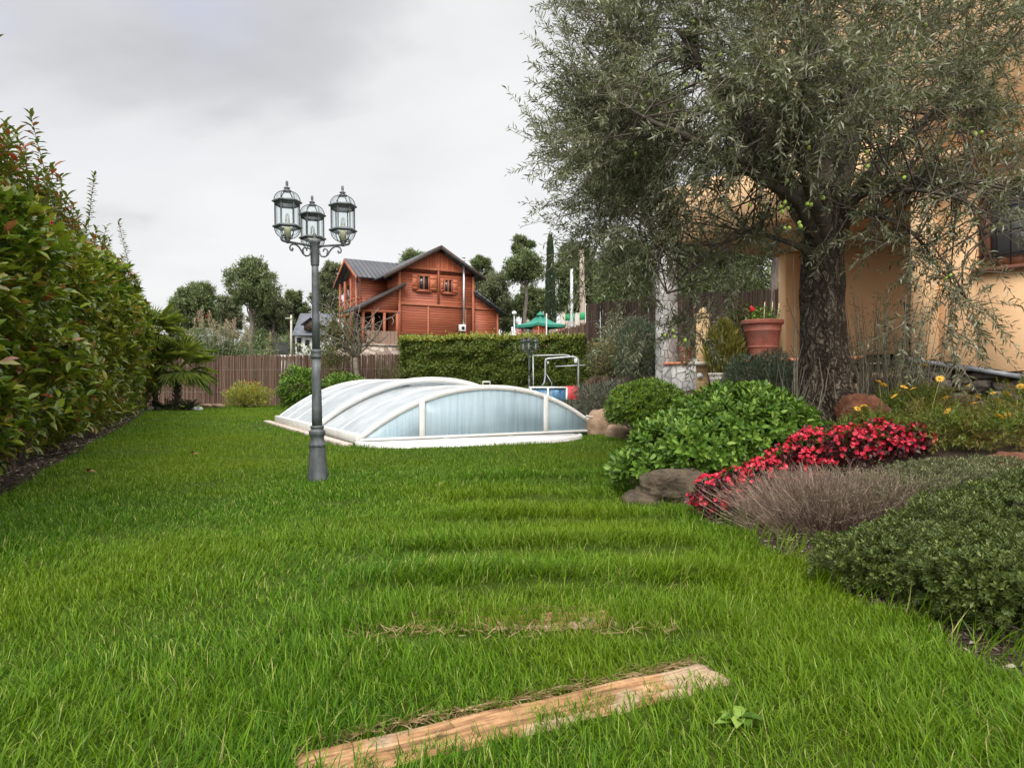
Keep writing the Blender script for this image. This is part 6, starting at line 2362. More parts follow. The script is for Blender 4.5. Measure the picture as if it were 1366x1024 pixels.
shrub('climber_bush', 'yellow green leafy bush behind the big terracotta pot', b, (.62, .45, 1.75), M['weed'], 2600, .09, .045, rng=rg, nst=30, bump=.25, seed=4)
# a dark slatted folding chair in the porch
c = fpt(-.42, -1.3, 1.06)
t = thing('slatted_chair', 'dark folded slatted chair in the shaded porch beside the house corner', 'chair', c)
sd = np.array([FE[0], FE[1], 0]) * .24
mb = MB()
for s in (-1, 1):
    mb.tube([c + sd * s + [.1, .1, 0], c + sd * s + [-.16, -.14, .92]], .016, 6)
    mb.tube([c + sd * s * .9 + [-.2, -.15, 0], c + sd * s * .9 + [.14, .1, .5]], .016, 6)
link('frame', mb, M['iron'], t)
mb = MB()
for k in range(8):
    q = c + np.array([.1, .1, 0]) + np.array([-.26, -.24, .92]) * (.42 + .075 * k)
    mb.tube([q - sd, q + sd], .018, 4)
link('backrest', mb, M['wood_dark'], t)
mb = MB()
for k in range(5):
    q = c + np.array([-.02, 0, .45]) + np.array([-.07, -.06, .0]) * (k - 2)
    mb.tube([q - sd, q + sd], .018, 4)
link('seat', mb, M['wood_dark'], t)


# ------------------------------------------------------------------ the olive tree
def build_olive():
    rng = np.random.default_rng(77)
    Y0 = 5.5
    bx, by = (1098 - 683) / 900 * Y0, Y0
    zg = gz(bx, by) - .05
    t = thing('olive_tree', 'old olive tree with gnarled trunk, grey green crown and green olives', 'tree', (bx, by, zg))
    # trunk
    m, n = 90, 72
    zs = np.linspace(zg, 2.42, m)
    R0 = np.interp(zs, [zg, zg + .12, .85, 1.3, 1.8, 2.1, 2.3, 2.42], [.30, .235, .19, .172, .166, .178, .195, .16])
    V = []
    for i in range(m):
        z = zs[i]
        th = np.linspace(0, 2 * PI, n, endpoint=False)
        r = R0[i] * (1 + .09 * np.cos(2 * (th + .5 + .5 * z)) + .06 * vnoise(np.cos(th) * 2, np.sin(th) * 2, z * 1.6 + 0 * th, 81)
                     + .035 * vnoise(np.cos(th + .25 * z) * 7, np.sin(th + .25 * z) * 7, z * 1.7 + 0 * th, 82) + .036 * vnoise(np.cos(th) * 19, np.sin(th) * 19, z * 4.5 + 0 * th, 83) + .012 * vnoise(np.cos(th) * 40, np.sin(th) * 40, z * 14 + 0 * th, 84))
        for (g0, wd, dp) in ((-PI / 2 - .52 + .10 * math.sin(z * 3), .17, .20), (-PI / 2 + .75 + .2 * z, .10, .09), (-.2, .2, .14), (2.2 + .3 * z, .2, .15)):
            d = (th - g0 + PI) % (2 * PI) - PI
            r = r * (1 - dp * np.exp(-(d / wd) ** 2) * (.6 + .4 * math.sin(z * 5 + g0)))
        # burrs
        for (zb, a0, amp) in ((1.05, -2.2, .16), (1.62, -.35, .18), (2.12, -2.7, .14), (2.15, -.6, .16), (.75, -1.2, .08)):
            d = (th - a0 + PI) % (2 * PI) - PI
            r = r * (1 + amp * np.exp(-(d / .35) ** 2 - ((z - zb) / .09) ** 2))
        x = bx + .012 * math.sin(z * 3) + r * np.cos(th)
        y = by + r * np.sin(th)
        V.append(np.stack([x, y, np.full(n, z)], 1))
    V = np.concatenate(V)
    i = (np.arange(m - 1)[:, None] * n + np.arange(n)[None, :])
    j = (np.arange(m - 1)[:, None] * n + (np.arange(n)[None, :] + 1) % n)
    F = np.stack([i, j, j + n, i + n], -1).reshape(-1, 4)
    mb = MB().addn(V, [F])
    top = np.array([bx, by, 2.3])
    P = lambda u, v, Y=5.5: pt(u, v, Y)
    limbs = [([P(1098, 330), P(1075, 275, 5.4), P(1030, 225, 5.2), P(965, 130, 5.0), P(900, 40, 4.9)], .135, .03),
             ([P(1100, 330), P(1098, 240), P(1092, 150), P(1080, 40), P(1060, -90)], .15, .04),
             ([P(1103, 330), P(1118, 265), P(1140, 170, 5.7), P(1190, 50, 5.8), P(1240, -60, 5.9)], .12, .03),
             ([P(1110, 320), P(1140, 268, 5.3), P(1185, 243, 5.1), P(1240, 238, 4.9), P(1310, 248, 4.8), P(1375, 262, 4.7)], .045, .010),
             ([P(1110, 315), P(1145, 280, 5.2), P(1195, 290, 5.0), P(1240, 340, 4.9), P(1290, 405, 4.8)], .03, .007),
             ([P(1110, 310), P(1150, 258, 5.2), P(1215, 250, 4.9), P(1280, 268, 4.7), P(1340, 300, 4.6)], .03, .008),
             ([P(1085, 345), P(1060, 325, 5.3), P(1010, 305, 5.3), P(955, 330, 5.4), P(890, 395, 5.4)], .032, .008),
             ([P(1092, 330), P(1060, 270, 5.0), P(985, 215, 4.6), P(890, 170, 4.6), P(815, 130, 4.8)], .065, .012),
             ([P(1098, 325), P(1110, 230, 5.9), P(1150, 130, 6.4), P(1180, 40, 6.8)], .10, .03),
             ([P(1105, 325), P(1150, 245, 5.6), P(1255, 140, 5.6), P(1350, 60, 5.6)], .085, .02),
             ([P(1095, 325), P(1040, 250, 5.9), P(940, 190, 6.2), P(840, 120, 6.3), P(775, 60, 6.2)], .08, .014),
             ([P(1100, 325), P(1075, 250, 4.9), P(1060, 170, 4.4), P(1080, 80, 4.1)], .07, .016)]
    pts_all = []
    lb = MB()
    for (pl, r0, r1) in limbs:
        pl = np.array(pl)
        k = len(pl)
        ti = np.linspace(0, k - 1, 7 * k)
        c = np.stack([np.interp(ti, np.arange(k), pl[:, q]) for q in range(3)], 1)
        for _ in range(3):
            c[1:-1] = (c[:-2] + 2 * c[1:-1] + c[2:]) / 4
        c += .018 * np.stack([vnoise(ti * 2.3, ti * 0 + r0 * 50 + q * 9, None, 85) for q in range(3)], 1)
        lb.tube(c, np.interp(np.linspace(0, 1, len(c)), [0, .45, 1], [r0, (r0 * .42 + r1 * .58) * .9, r1 * .5]) * (1 + .10 * np.sin(ti * 5)), 10)
        pts_all.append(c[int(len(c) * .3):])
    link('trunk', mb, M['bark_olive'], t, smooth=True)
    link('limb', lb, M['bark_limb'], t, smooth=True)
    LP = np.concatenate(pts_all)
    # clumps of twigs: (u, v, Y, radius across, up-down, depth in m, share)
    K = [(900, 115, 5.2, .85, .72, .8, 1.4), (1050, 70, 5.0, .9, .68, .9, 1.3), (1200, 85, 5.2, .85, .7, .9, 1.0), (1330, 90, 5.5, .7, .75, .9, .6),
         (820, 205, 5.4, .50, .5, .6, .75), (850, 310, 5.5, .5, .36, .5, .42), (945, 222, 5.2, .62, .40, .6, .45), (795, 60, 5.6, .38, .5, .5, .42),
         (1090, 135, 4.4, .75, .34, .4, .6), (1245, 180, 5.3, .6, .32, .6, .36), (1305, 310, 4.9, .42, .36, .35, .13), (1185, 310, 4.9, .38, .26, .35, .06),
         (1265, 405, 4.8, .33, .26, .28, .07), (890, 415, 5.6, .5, .22, .4, .15), (1000, 280, 5.6, .45, .2, .45, .12), (800, 290, 5.6, .3, .3, .4, .16),
         (1000, -70, 5.3, 1.1, .6, 1.0, .8), (1220, -70, 5.4, 1.0, .6, 1.0, .7), (840, -20, 5.4, .5, .5, .7, .45), (980, 160, 4.5, .6, .36, .3, .34), (870, 220, 6.2, .7, .5, .5, .3), (1130, 130, 6.6, 1.1, .8, .5, .5), (1340, 210, 5.2, .4, .3, .5, .14)]
    TW = 3350
    tot = sum(k[-1] for k in K)
    B, Dd, Ls = [], [], []
    for (u, v, Y, ra, rb, rc_, wgt) in K:
        c = pt(u, v, Y)
        nn = int(TW * wgt / tot)
        # clustered: sub clumps leave gaps between
        sub = max(5, nn // 16)
        sp, so_ = ellipsoid_points(sub, c, (ra, rc_, rb), .25, rng, -1, .2, 86)
        idx = rng.integers(0, len(sp), nn)
        b = sp[idx] + rng.normal(0, .085, (nn, 3))
        away = nrm(b - np.array([bx, by, 2.7]))
        d = nrm(so_[idx] * .45 + away * .5 + rand_unit(nn, rng) * .75 + np.array([0, 0, -.12]))
        B.append(b); Dd.append(d); Ls.append(rng.uniform(.20, .42, nn))
    # long loose shoots making the left outline
    for (u, v, Y, du, dv) in ((790, 70, 5.4, -60, -75), (800, 120, 5.4, -50, -40), (810, 160, 5.4, -68, 5), (800, 200, 5.3, -62, -22), (800, 290, 5.4, -58, -15), (805, 320, 5.5, -60, 20), (830, 30, 5.2, -80, -45), (790, 260, 5.3, -50, 20), (800, 350, 5.5, -45, 60), (840, 420, 5.5, -40, 40), (1290, 400, 4.8, 20, 60), (1255, 430, 4.8, 10, 55), (1230, 390, 4.8, -25, 60), (960, 400, 5.4, -20, 50), (1000, 330, 5.4, -30, 60), (1310, 390, 4.8, 30, 50), (760, 190, 5.4, -22, -30), (770, 100, 5.3, -25, -60)):
        a, e = pt(u, v, Y), pt(u + du, v + dv, Y - .1)
        for k in range(5):
            o = rng.normal(0, .07, 3)
            f = rng.uniform(.0, .7)
            s = a + (e - a) * f + o
            B.append(s[None]); Dd.append(nrm((e - a) + rng.normal(0, .12, 3))[None]); Ls.append(np.array([rng.uniform(.25, .5)]))
    k = 620
    i_ = rng.integers(0, len(LP), k)
    B.append(LP[i_] + rng.normal(0, .05, (k, 3))); Dd.append(nrm(rand_unit(k, rng) + np.array([0, 0, .2]))); Ls.append(rng.uniform(.15, .38, k))
    B, Dd, Ls = np.concatenate(B), np.concatenate(Dd), np.concatenate(Ls)
    n = len(B)
    NL = 26
    q = np.linspace(.08, 1.0, NL)[None, :] + rng.normal(0, .015, (n, NL))
    droop = rng.uniform(-.05, .25, n)
    pos = B[:, None, :] + Dd[:, None, :] * (Ls[:, None] * q)[:, :, None]
    pos[:, :, 2] -= droop[:, None] * Ls[:, None] * q ** 2
    tip = B + Dd * Ls[:, None] - np.array([0, 0, 1.0]) * (droop * Ls)[:, None]
    S1 = nrm(np.cross(Dd, rand_unit(n, rng)))
    S2 = np.cross(Dd, S1)
    kk = np.arange(NL)
    ang = (kk // 2) * (PI / 2) + (kk % 2) * PI
    side = S1[:, None, :] * np.cos(ang)[None, :, None] + S2[:, None, :] * np.sin(ang)[None, :, None]
    ld = nrm(Dd[:, None, :] * .75 + side * .85 + rng.normal(0, .18, (n, NL, 3)))
    ln = nrm(rng.normal(0, .6, (n, NL, 3)) + np.array([0, 0, .9]))
    Pp, Dl, Nl = pos.reshape(-1, 3), ld.reshape(-1, 3), ln.reshape(-1, 3)
    L = .056 * rng.uniform(.6, 1.3, len(Pp))
    link('crown', leaf_mesh('crown', Pp, Dl, Nl, L, L * .20 * rng.uniform(.8, 1.2, len(Pp)), 'simple', .12, .4), M['olive_leaf'], t)
    mid_sag = (-droop * Ls * .0)[:, None] * np.array([[0, 0, 1.0]])
    tw = stems_mesh('twig', B - Dd * .10, tip, .0032, .0014, mid_sag, 4)
    link('twig', tw, M['twig_grey'], t)
    # branchlets carrying the twigs
    A, E = [], []
    pick = rng.choice(n, 900, replace=False)
    for i_ in pick:
        d2 = np.linalg.norm(LP - B[i_], axis=1)
        k = np.argsort(d2)[int(rng.integers(0, 45))]
        if d2[k] < .9:
            A.append(LP[k]); E.append(B[i_])
    A, E = np.array(A), np.array(E)
    link('branch', stems_mesh('branch', A, E, .008, .003, rng.normal(0, .05, A.shape) + [0, 0, .04], 5), M['bark_limb'], t)
    # long arching bare shoots and the suckers at the trunk's foot
    A, E, Sg = [], [], []
    for k in range(46):
        a = rng.uniform(0, 2 * PI)
        s = np.array([bx + .30 * math.cos(a), by + .26 * math.sin(a), zg + .02])
        A.append(s); E.append(s + np.array([rng.normal(0, .09), rng.normal(0, .09), rng.uniform(.15, .75)])); Sg.append(rng.normal(0, .03, 3))
    for (u, v) in ((1060, 300), (1063, 400)):
        A.append(pt(u, 560, 5.25)); E.append(pt(u - 3, v, 5.25)); Sg.append(np.array([.01, 0, 0]))
    link('sucker', stems_mesh('sucker', np.array(A), np.array(E), .006, .002, np.array(Sg), 5), M['twig_grey'], t)
    # the green fruit, each on its short stalk
    FR = [(1041, 277, 4.5), (1047, 271, 4.5), (1051, 279, 4.52), (1044, 284, 4.5), (1047, 305, 4.5), (1053, 305, 4.5), (1066, 298, 4.5), (1068, 303, 4.5), (1077, 192, 4.4), (1079, 198, 4.4),
          (1102, 170, 4.3), (1109, 174, 4.3), (1156, 204, 4.4), (1157, 223, 4.4), (1206, 238, 4.6), (1098, 265, 4.5), (1077, 273, 4.5), (1082, 274, 4.5), (986, 222, 4.6), (975, 200, 4.6),
          (1090, 100, 4.3), (1100, 62, 4.4), (961, 75, 4.7), (925, 30, 4.8), (930, 97, 4.8), (942, 89, 4.8), (865, 128, 4.9), (870, 160, 5.0), (915, 115, 4.9), (896, 142, 4.9), (1235, 35, 4.8), (1248, 30, 4.8),
          (898, 442, 5.2), (914, 455, 5.2), (900, 450, 5.2), (887, 448, 5.2), (1268, 368, 4.6), (1262, 372, 4.6), (848, 206, 5.0), (1000, 275, 4.7), (1050, 242, 4.5), (1170, 150, 4.6), (1301, 180, 4.7), (1309, 178, 4.7)]
    base = MB()
    base.lathe([(.0012, -.013), (.006, -.0115), (.0095, -.006), (.0105, 0), (.0095, .006), (.006, .0115), (.0012, .013)], (0, 0, 0), 12)
    me = base.mesh('olive')
    me.materials.append(M['olive_fruit'])
    me.polygons.foreach_set('use_smooth', np.ones(len(me.polygons), bool))
    for (u, v, Y) in FR:
        o = bpy.data.objects.new('olive', me)
        C.objects.link(o)
        o.parent = t
        o.location = tuple(pt(u, v, Y) - wloc(t))
        s = rng.uniform(.95, 1.35)
        o.scale = (s, s, s)
        o.rotation_euler = (rng.normal(0, .5), rng.normal(0, .5), 0)


build_olive()


# ------------------------------------------------------------------ the planted bed
def rosette_mound(name, label, foot, r, mat, n, L, W, per=8, rng=None, seed=1, kind='simple', group=None, open_=1.0, inner=.45, cat='shrub', clip=-.35, sz=1.0, lobes=(), lump=1.0):
    """a rounded evergreen: leaf rosettes facing out over the whole mound"""
    rng = rng or R
    foot, r = np.asarray(foot, float), np.asarray(r, float)
    t = thing(name, label, cat, foot, group)
    c = foot + np.array([0, 0, r[2] * .45])
    d = rand_unit(int(n * 1.9), rng)
    d = d[d[:, 2] > clip][:n]
    rad = (1 + lump * .13 * vnoise(d[:, 0] * 2.6, d[:, 1] * 2.6, d[:, 2] * 2.6, seed) + lump * .085 * vnoise(d[:, 0] * 7, d[:, 1] * 7, d[:, 2] * 7, seed + 1)) * (1 - inner * rng.random(len(d)) ** 2.2)
    P = c + d * rad[:, None] * np.array([r[0], r[1], r[2] * .55])
    for (off, f, share) in lobes:      # a lower side lobe takes a share of the rosettes
        k = rng.random(len(P)) < share
        P[k] = c + np.asarray(off, float) + (P[k] - c) * np.asarray(f, float)
    O = nrm(d / np.array([r[0], r[1], r[2] * .55]) + rand_unit(len(d), rng) * .45 + np.array([0, 0, .25]) * sz)
    T1 = nrm(np.cross(O, rand_unit(len(d), rng)))
    T2 = np.cross(O, T1)
    k = np.arange(per)
    a = k * 2.399 + 0
    tilt = np.linspace(1.25, .45, per) * open_
    A = (T1[:, None] * np.cos(a)[None, :, None] + T2[:, None] * np.sin(a)[None, :, None])
    D = A * np.sin(tilt)[None, :, None] + O[:, None] * np.cos(tilt)[None, :, None] + rng.normal(0, .10, (len(d), per, 3))
    Nn = O[:, None] * np.sin(tilt)[None, :, None] - A * np.cos(tilt)[None, :, None]
    base = P[:, None] + O[:, None] * (np.linspace(-.6, .3, per) * L)[None, :, None] + A * .004
    PP, DD, NN = base.reshape(-1, 3), D.reshape(-1, 3), Nn.reshape(-1, 3)
    s = rng.uniform(.65, 1.2, len(PP))
    link('foliage', leaf_mesh('foliage', PP, DD, NN, L * s, W * s, kind, .12, .35), mat, t)
    m = 60
    A_ = foot + np.stack([rng.normal(0, .15, m) * r[0], rng.normal(0, .15, m) * r[1], np.full(m, -.02)], 1)
    i_ = rng.integers(0, len(P), m)
    link('stem', stems_mesh('stem', A_, P[i_], .008, .003, rand_unit(m, rng) * .04, 5), M['bark_dark'], t)
    return t


rb = np.random.default_rng(41)


def on(u, v, Y):
    q = pt(u, v, Y)
    q[2] = gz(q[0], q[1]) - .02
    return q


rosette_mound('evergreen_mound', 'big rounded bright green shrub at the lawn edge in front of the olive trunk', on(990, 640, 5.15), (.57, .56, .62), M['pitto'], 2600, .058, .024, 9, rb, 3, 'rich', clip=-.6, lump=.55, lobes=(((-.42, -.12, -.13), (.82, .9, .74), .45), ((-.62, -.15, -.2), (.5, .7, .5), .12)))
rosette_mound('evergreen_mound', 'smaller rounded bright green shrub above the tan boulders by the stone column', on(864, 540, 9.4), (.56, .5, .80), M['pitto_bright'], 1900, .055, .022, 8, rb, 5, 'simple', lump=.6)
boulder('boulder', 'dark mossy boulder under the big rounded green shrub', on(888, 662, 4.6) + [0, 0, .04], (.25, .19, .17), M['rock_dark'], 21, rough=.34, sub=5, group='boulders in the bed')
boulder('boulder', 'rounded tan boulder standing upright beside the smaller green shrub', on(805, 548, 10.6) + [0, 0, .12], (.24, .2, .32), M['rock'], 22, rough=.18, group='boulders in the bed')
boulder('boulder', 'low tan boulder lying at the lawn edge in front of the upright one', on(826, 572, 10.1) + [0, 0, .05], (.22, .18, .17), M['rock'], 23, rough=.18, group='boulders in the bed')
boulder('boulder', 'rust red rough rock beside the olive trunk among the daisies', on(1152, 550, 5.1) + [0, 0, .09], (.17, .13, .15), M['rock_red'], 24, rough=.5, sub=5, group='boulders in the bed')
boulder('boulder', 'long rust brown rock half hidden behind the daisy leaves', on(1225, 540, 5.0) + [0, 0, .05], (.27, .10, .12), M['rock_red'], 25, rough=.5, sub=5, group='boulders in the bed')
boulder('boulder', 'low dark red rock at the frame edge under the daisies', on(1352, 598, 4.2) + [0, 0, .02], (.15, .08, .07), M['rock_red'], 26, rough=.5, sub=5, group='boulders in the bed')

# bank behind: grey lavender, yellowing shrubs, tan rocks, a white globe
b = on(808, 545, 13.0)
shrub('grey_shrub', 'feathery grey shrub overhanging the right end of the pool cover', b, (.62, .5, .82), M['lav_grey'], 7000, .085, .012, rng=rb, nst=80, up=.7, out=.8, seed=11, stem_mat=M['twig_grey'])
b = on(760, 548, 14.2)
shrub('grey_shrub', 'low grey green shrub right behind the end of the pool cover', b, (.55, .4, .42), M['lav_grey'], 3200, .08, .012, rng=rb, nst=40, up=.8, out=.8, seed=12, stem_mat=M['twig_grey'])
b = on(822, 505, 17.0)
shrub('yellow_bush', 'loose yellow green bush on the bank over the grey shrub', b, (.85, .6, .95), M['weed'], 4200, .07, .03, rng=rb, nst=50, up=.5, seed=13)
b = on(855, 505, 14.0)
shrub('green_bush', 'dark green bush on the bank against the stone column', b, (.5, .5, 1.0), M['rosemary'], 4200, .10, .016, rng=rb, nst=40, up=.6, seed=14)
b = on(850, 445, 18.5)
shrub('green_bush', 'needle leaved green bush growing over the tan bank rock', b, (.75, .6, 1.0), M['rosemary'], 4500, .12, .018, rng=rb, nst=40, up=.5, seed=15)
b = on(776, 500, 23.4)
shrub('dark_bush', 'dark green bush in front of the sloping brushwood fence', b, (.62, .5, 1.75), M['laurel'], 4200, .11, .045, rng=rb, nst=30, up=.3, seed=16)
b = on(800, 505, 20.5)
shrub('dry_shrub', 'thin dry grassy shrub above the steel frame end', b, (.6, .5, .9), M['dry_stem'], 1500, .22, .010, rng=rb, nst=50, up=1.2, seed=17, stem_mat=M['twig_grey'])
b = on(818, 470, 20.0)
t = thing('bare_shrub', 'gnarled bare branched shrub before the dark brushwood fence', 'shrub', b)
mb = MB()
for k in range(9):
    e = pt(rb.uniform(795, 850), rb.uniform(410, 455), 20.0 + rb.normal(0, .3))
    w_ = wiggle(b, e, 7, .12, rb)
    mb.tube(w_, np.linspace(.045, .01, 7), 5)
    for q in range(4):
        s = w_[int(rb.integers(2, 6))]
        mb.tube(wiggle(s, s + rand_unit(1, rb)[0] * .4 + [0, 0, .15], 4, .04, rb), np.linspace(.014, .004, 4), 4)
link('branch', mb, M['twig_grey'], t)
P, O = ellipsoid_points(420, pt(822, 440, 20.0), (.6, .4, .55), .2, rb)
link('foliage', leaf_mesh('foliage', P, rand_unit(420, rb), rand_unit(420, rb), .10, .035), M['olive_leaf'], t)
boulder('bank_rock', 'broad tan rock face on the bank below the dark fence', on(838, 466, 18.0) + [0, 0, .10], (.55, .4, .42), M['rock'], 31, rough=.25, group='rocks on the bank')
boulder('bank_rock', 'small tan rock at the foot of the bare shrub', on(800, 478, 18.2) + [0, 0, .03], (.28, .2, .16), M['rock'], 32, rough=.25, group='rocks on the bank')
c = pt(836, 483, 15.5)
t = thing('globe_light', 'white globe garden light among the bank shrubs', 'lamp', (c[0], c[1], gz(c[0], c[1])))
link('globe', MB().lathe([(.01, -.10), (.06, -.085), (.09, -.045), (.10, 0), (.09, .045), (.06, .085), (.01, .10)], c, 18), M['white_plastic'], t, smooth=True)
link('stake', MB().tube([(c[0], c[1], gz(c[0], c[1]) - .1), (c[0], c[1], c[2] - .09)], .015, 8), M['iron'], t)
q = pt(805, 461, 19.0)
boulder('bank_rock', 'brown rock carrying the orange brick step', [q[0] + .05, q[1] + .1, q[2] - .42], (.36, .28, .44), M['rock'], 34, rough=.15, group='rocks on the bank')
o = link('brick_step', MB().box((q[0], q[1] - .05, q[2] + .02), (.55, .3, .07), .15, bev=.01), M['brick'], loc=q)
setp(o, 'orange brick step on a rock below the dark fence', 'step')

# needle shrubs before the porch wall
shrub('needle_shrub', 'grey green needle leaved shrub hanging before the porch wall under the big pot', on(1015, 528, 8.6), (.55, .4, .62), M['rosemary'], 6500, .07, .009, rng=rb, nst=60, up=.5, out=.7, seed=18, stem_mat=M['twig_grey'])
shrub('needle_shrub', 'grey green needle shrub between the big rounded shrub and the olive trunk', on(1040, 545, 6.9), (.34, .3, .42), M['rosemary'], 3800, .06, .008, rng=rb, nst=40, up=.5, out=.7, seed=19, stem_mat=M['twig_grey'])
# tall twiggy bush to the trunk's other side
b = on(1178, 545, 6.4)
t = thing('twiggy_bush', 'tall thin stemmed twiggy bush in front of the shaded porch', 'shrub', b)
n = 120
A = b + np.stack([rb.normal(0, .20, n), rb.normal(0, .18, n), np.full(n, -.03)], 1)
E = A + np.stack([(A[:, 0] - b[0]) * .9 + rb.normal(0, .12, n), rb.normal(0, .15, n), rb.uniform(.5, 1.25, n)], 1)
link('stem', stems_mesh('stem', A, E, .006, .0022, rb.normal(0, .03, (n, 3)), 5), M['twig_grey'], t)
f = rb.uniform(.15, 1, (n, 26))
P = (A[:, None] + (E - A)[:, None] * f[:, :, None] + rb.normal(0, .02, (n, 26, 3))).reshape(-1, 3)
link('foliage', leaf_mesh('foliage', P, rand_unit(len(P), rb) + [0, 0, .6], rand_unit(len(P), rb), .038 * rb.uniform(.6, 1.3, len(P)), .009), M['weed'], t)
shrub('leafy_bush', 'dim leafy bush at the ledge foot right of the twiggy bush', on(1205, 545, 6.6), (.36, .3, .30), M['weed'], 1800, .05, .014, rng=rb, nst=40, up=.8, seed=20)

# red begonias in a bow behind the dry lavender
BG = [(952, 668, 4.05, .15, .25, 'red begonia clump nearest the lawn beside the mossy boulder'), (985, 655, 4.15, .16, .26, 'red begonia clump second from the lawn'), (1018, 620, 4.35, .17, .26, 'red begonia clump against the big rounded shrub'),
      (1052, 600, 4.45, .17, .28, 'red begonia clump rising toward the olive trunk foot'), (1090, 592, 4.55, .19, .30, 'tall red begonia clump right before the olive trunk'), (1135, 592, 4.5, .19, .28, 'red begonia clump below the rust red rock'),
      (1178, 600, 4.5, .18, .27, 'red begonia clump before the daisy leaves'), (1214, 606, 4.5, .14, .22, 'small red begonia clump at the far end of the row')]
for i, (u, v, Y, r, h, lab) in enumerate(BG):
    b = on(u, v, Y)
    t = thing('begonia', lab, 'flower', b, 'red begonias in the bed')
    n = 330
    P, O = ellipsoid_points(n, b + [0, 0, h * .5], (r, r, h * .5), .45, rb, -.6, .15, 60 + i)
    link('foliage', leaf_mesh('foliage', P, O + rand_unit(n, rb) * .8, O + rand_unit(n, rb) * .5 + [0, 0, .5], .034 * rb.uniform(.6, 1.2, n), .024), M['begonia_leaf'], t)
    m = int(115 * (r / .17) ** 2)
    d = rand_unit(m * 3, rb)
    d = d[(d[:, 2] > -.35) & (vnoise(d[:, 0] * 3, d[:, 1] * 3, d[:, 2] * 3, 30 + i) > -.25)][:m]
    cpos = b + np.array([0, 0, h * .5]) + d * np.array([r, r, h * .54]) * (.92 + .16 * rb.random((len(d), 1))) + [0, 0, .012]
    O = nrm(d + [0, -.35, .25] + rand_unit(len(d), rb) * .9)
    T1 = nrm(np.cross(O, rand_unit(len(d), rb)))
    T2 = np.cross(O, T1)
    PP, DD, NN = [], [], []
    for k in range(5):
        a = k * 2 * PI / 5
        dd = T1 * math.cos(a) + T2 * math.sin(a) + O * .35
        PP.append(cpos); DD.append(dd); NN.append(O + rb.normal(0, .1, O.shape))
    PP, DD, NN = np.concatenate(PP), np.concatenate(DD), np.concatenate(NN)
    fl = link('flower', leaf_mesh('flower', PP, DD, NN, .0165 * rb.uniform(.7, 1.2, len(PP)), .0175, 'simple', .1, .2), M['begonia'], t)
    fl['kind'] = 'stuff'
    n = 24
    A = b + rb.normal(0, .03, (n, 3)) * [1, 1, 0]
    d = rand_unit(n, rb); d[:, 2] = np.abs(d[:, 2])
    link('stem', stems_mesh('stem', A, b + [0, 0, h * .4] + d * [r, r, h * .5], .004, .002, 0.0, 4), M['begonia_leaf'], t)


def stem_tussock(name, label, foot, r, h, n, mat, rng, leafmat=None, nleaf=0, leafL=.012, leafW=.005, lean=(0, 0), thick=.0016, cat='shrub', spread=1.0):
    foot = np.asarray(foot, float)
    t = thing(name, label, cat, foot)
    A = foot + np.stack([rng.normal(0, .40, n) * r[0], rng.normal(0, .40, n) * r[1], np.full(n, -.02)], 1)
    A[:, 2] = ground_z(A[:, 0], A[:, 1]) - .01
    d = A - foot
    E = A + np.stack([d[:, 0] * .7 * spread + rng.normal(0, .05, n) + lean[0], d[:, 1] * .7 * spread + rng.normal(0, .05, n) + lean[1], h * rng.uniform(.55, 1.1, n) * (1 - .25 * ((d[:, 0] / r[0]) ** 2 + (d[:, 1] / r[1]) ** 2).clip(0, 2))], 1)
    link('stem', stems_mesh('stem', A, E, thick, thick * .5, rng.normal(0, .018, (n, 3)), 3), mat, t)
    # side twigs
    k = n * 3
    i_ = rng.integers(0, n, k)
    f = rng.uniform(.35, .95, k)[:, None]
    s = A[i_] + (E - A)[i_] * f
    e = s + nrm(nrm((E - A)[i_]) + rand_unit(k, rng) * .75) * rng.uniform(.03, .09, k)[:, None]
    link('side_twig', stems_mesh('side_twig', s, e, thick * .6, thick * .3, 0.0, 3), mat, t)
    if leafmat is not None:
        P = e[rng.integers(0, k, nleaf)] + rng.normal(0, .008, (nleaf, 3))
        link('foliage', leaf_mesh('foliage', P, rand_unit(nleaf, rng) + [0, 0, .7], rand_unit(nleaf, rng) + [0, 0, .5], leafL * rng.uniform(.6, 1.3, nleaf), leafW), leafmat, t)
    return t


stem_tussock('dry_lavender', 'dry pinkish brown twiggy tussock in front of the red begonias', on(1088, 690, 3.75), (.33, .28), .29, 1500, M['dry_stem'], rb, M['santolina'], 2500, .011, .004, (-.05, -.03))
stem_tussock('dry_lavender', 'greyer dry twiggy tussock next to the green cushion shrubs', on(1185, 690, 3.7), (.26, .26), .24, 800, M['dry_stem'], rb, M['santolina'], 9000, .011, .004, (-.02, -.03))
rosette_mound('cushion_shrub', 'grey green cushion shrub reaching back to the daisies', on(1300, 690, 3.75), (.52, .36, .25), M['santolina'], 2600, .018, .006, 11, rb, 71, 'simple', 'cushion shrubs in the bed', .8, clip=-.7)
rosette_mound('cushion_shrub', 'small leaved green cushion shrub bulging over the bed edge to the lawn', on(1240, 770, 2.72), (.44, .34, .27), M['thyme'], 2900, .018, .0085, 12, rb, 73, 'simple', 'cushion shrubs in the bed', .8, clip=-.75, lobes=(((.2, .2, .05), (.6, .7, 1.1), .3), ((-.15, -.05, -.02), (.7, .8, .8), .25)))
rosette_mound('cushion_shrub', 'broad dark green cushion shrub at the frame edge, closest to the viewer', on(1425, 800, 2.25), (.46, .36, .31), M['thyme'], 3300, .018, .0085, 12, rb, 75, 'simple', 'cushion shrubs in the bed', .8, clip=-.75, lobes=(((-.2, .12, -.02), (.6, .7, .9), .35),))
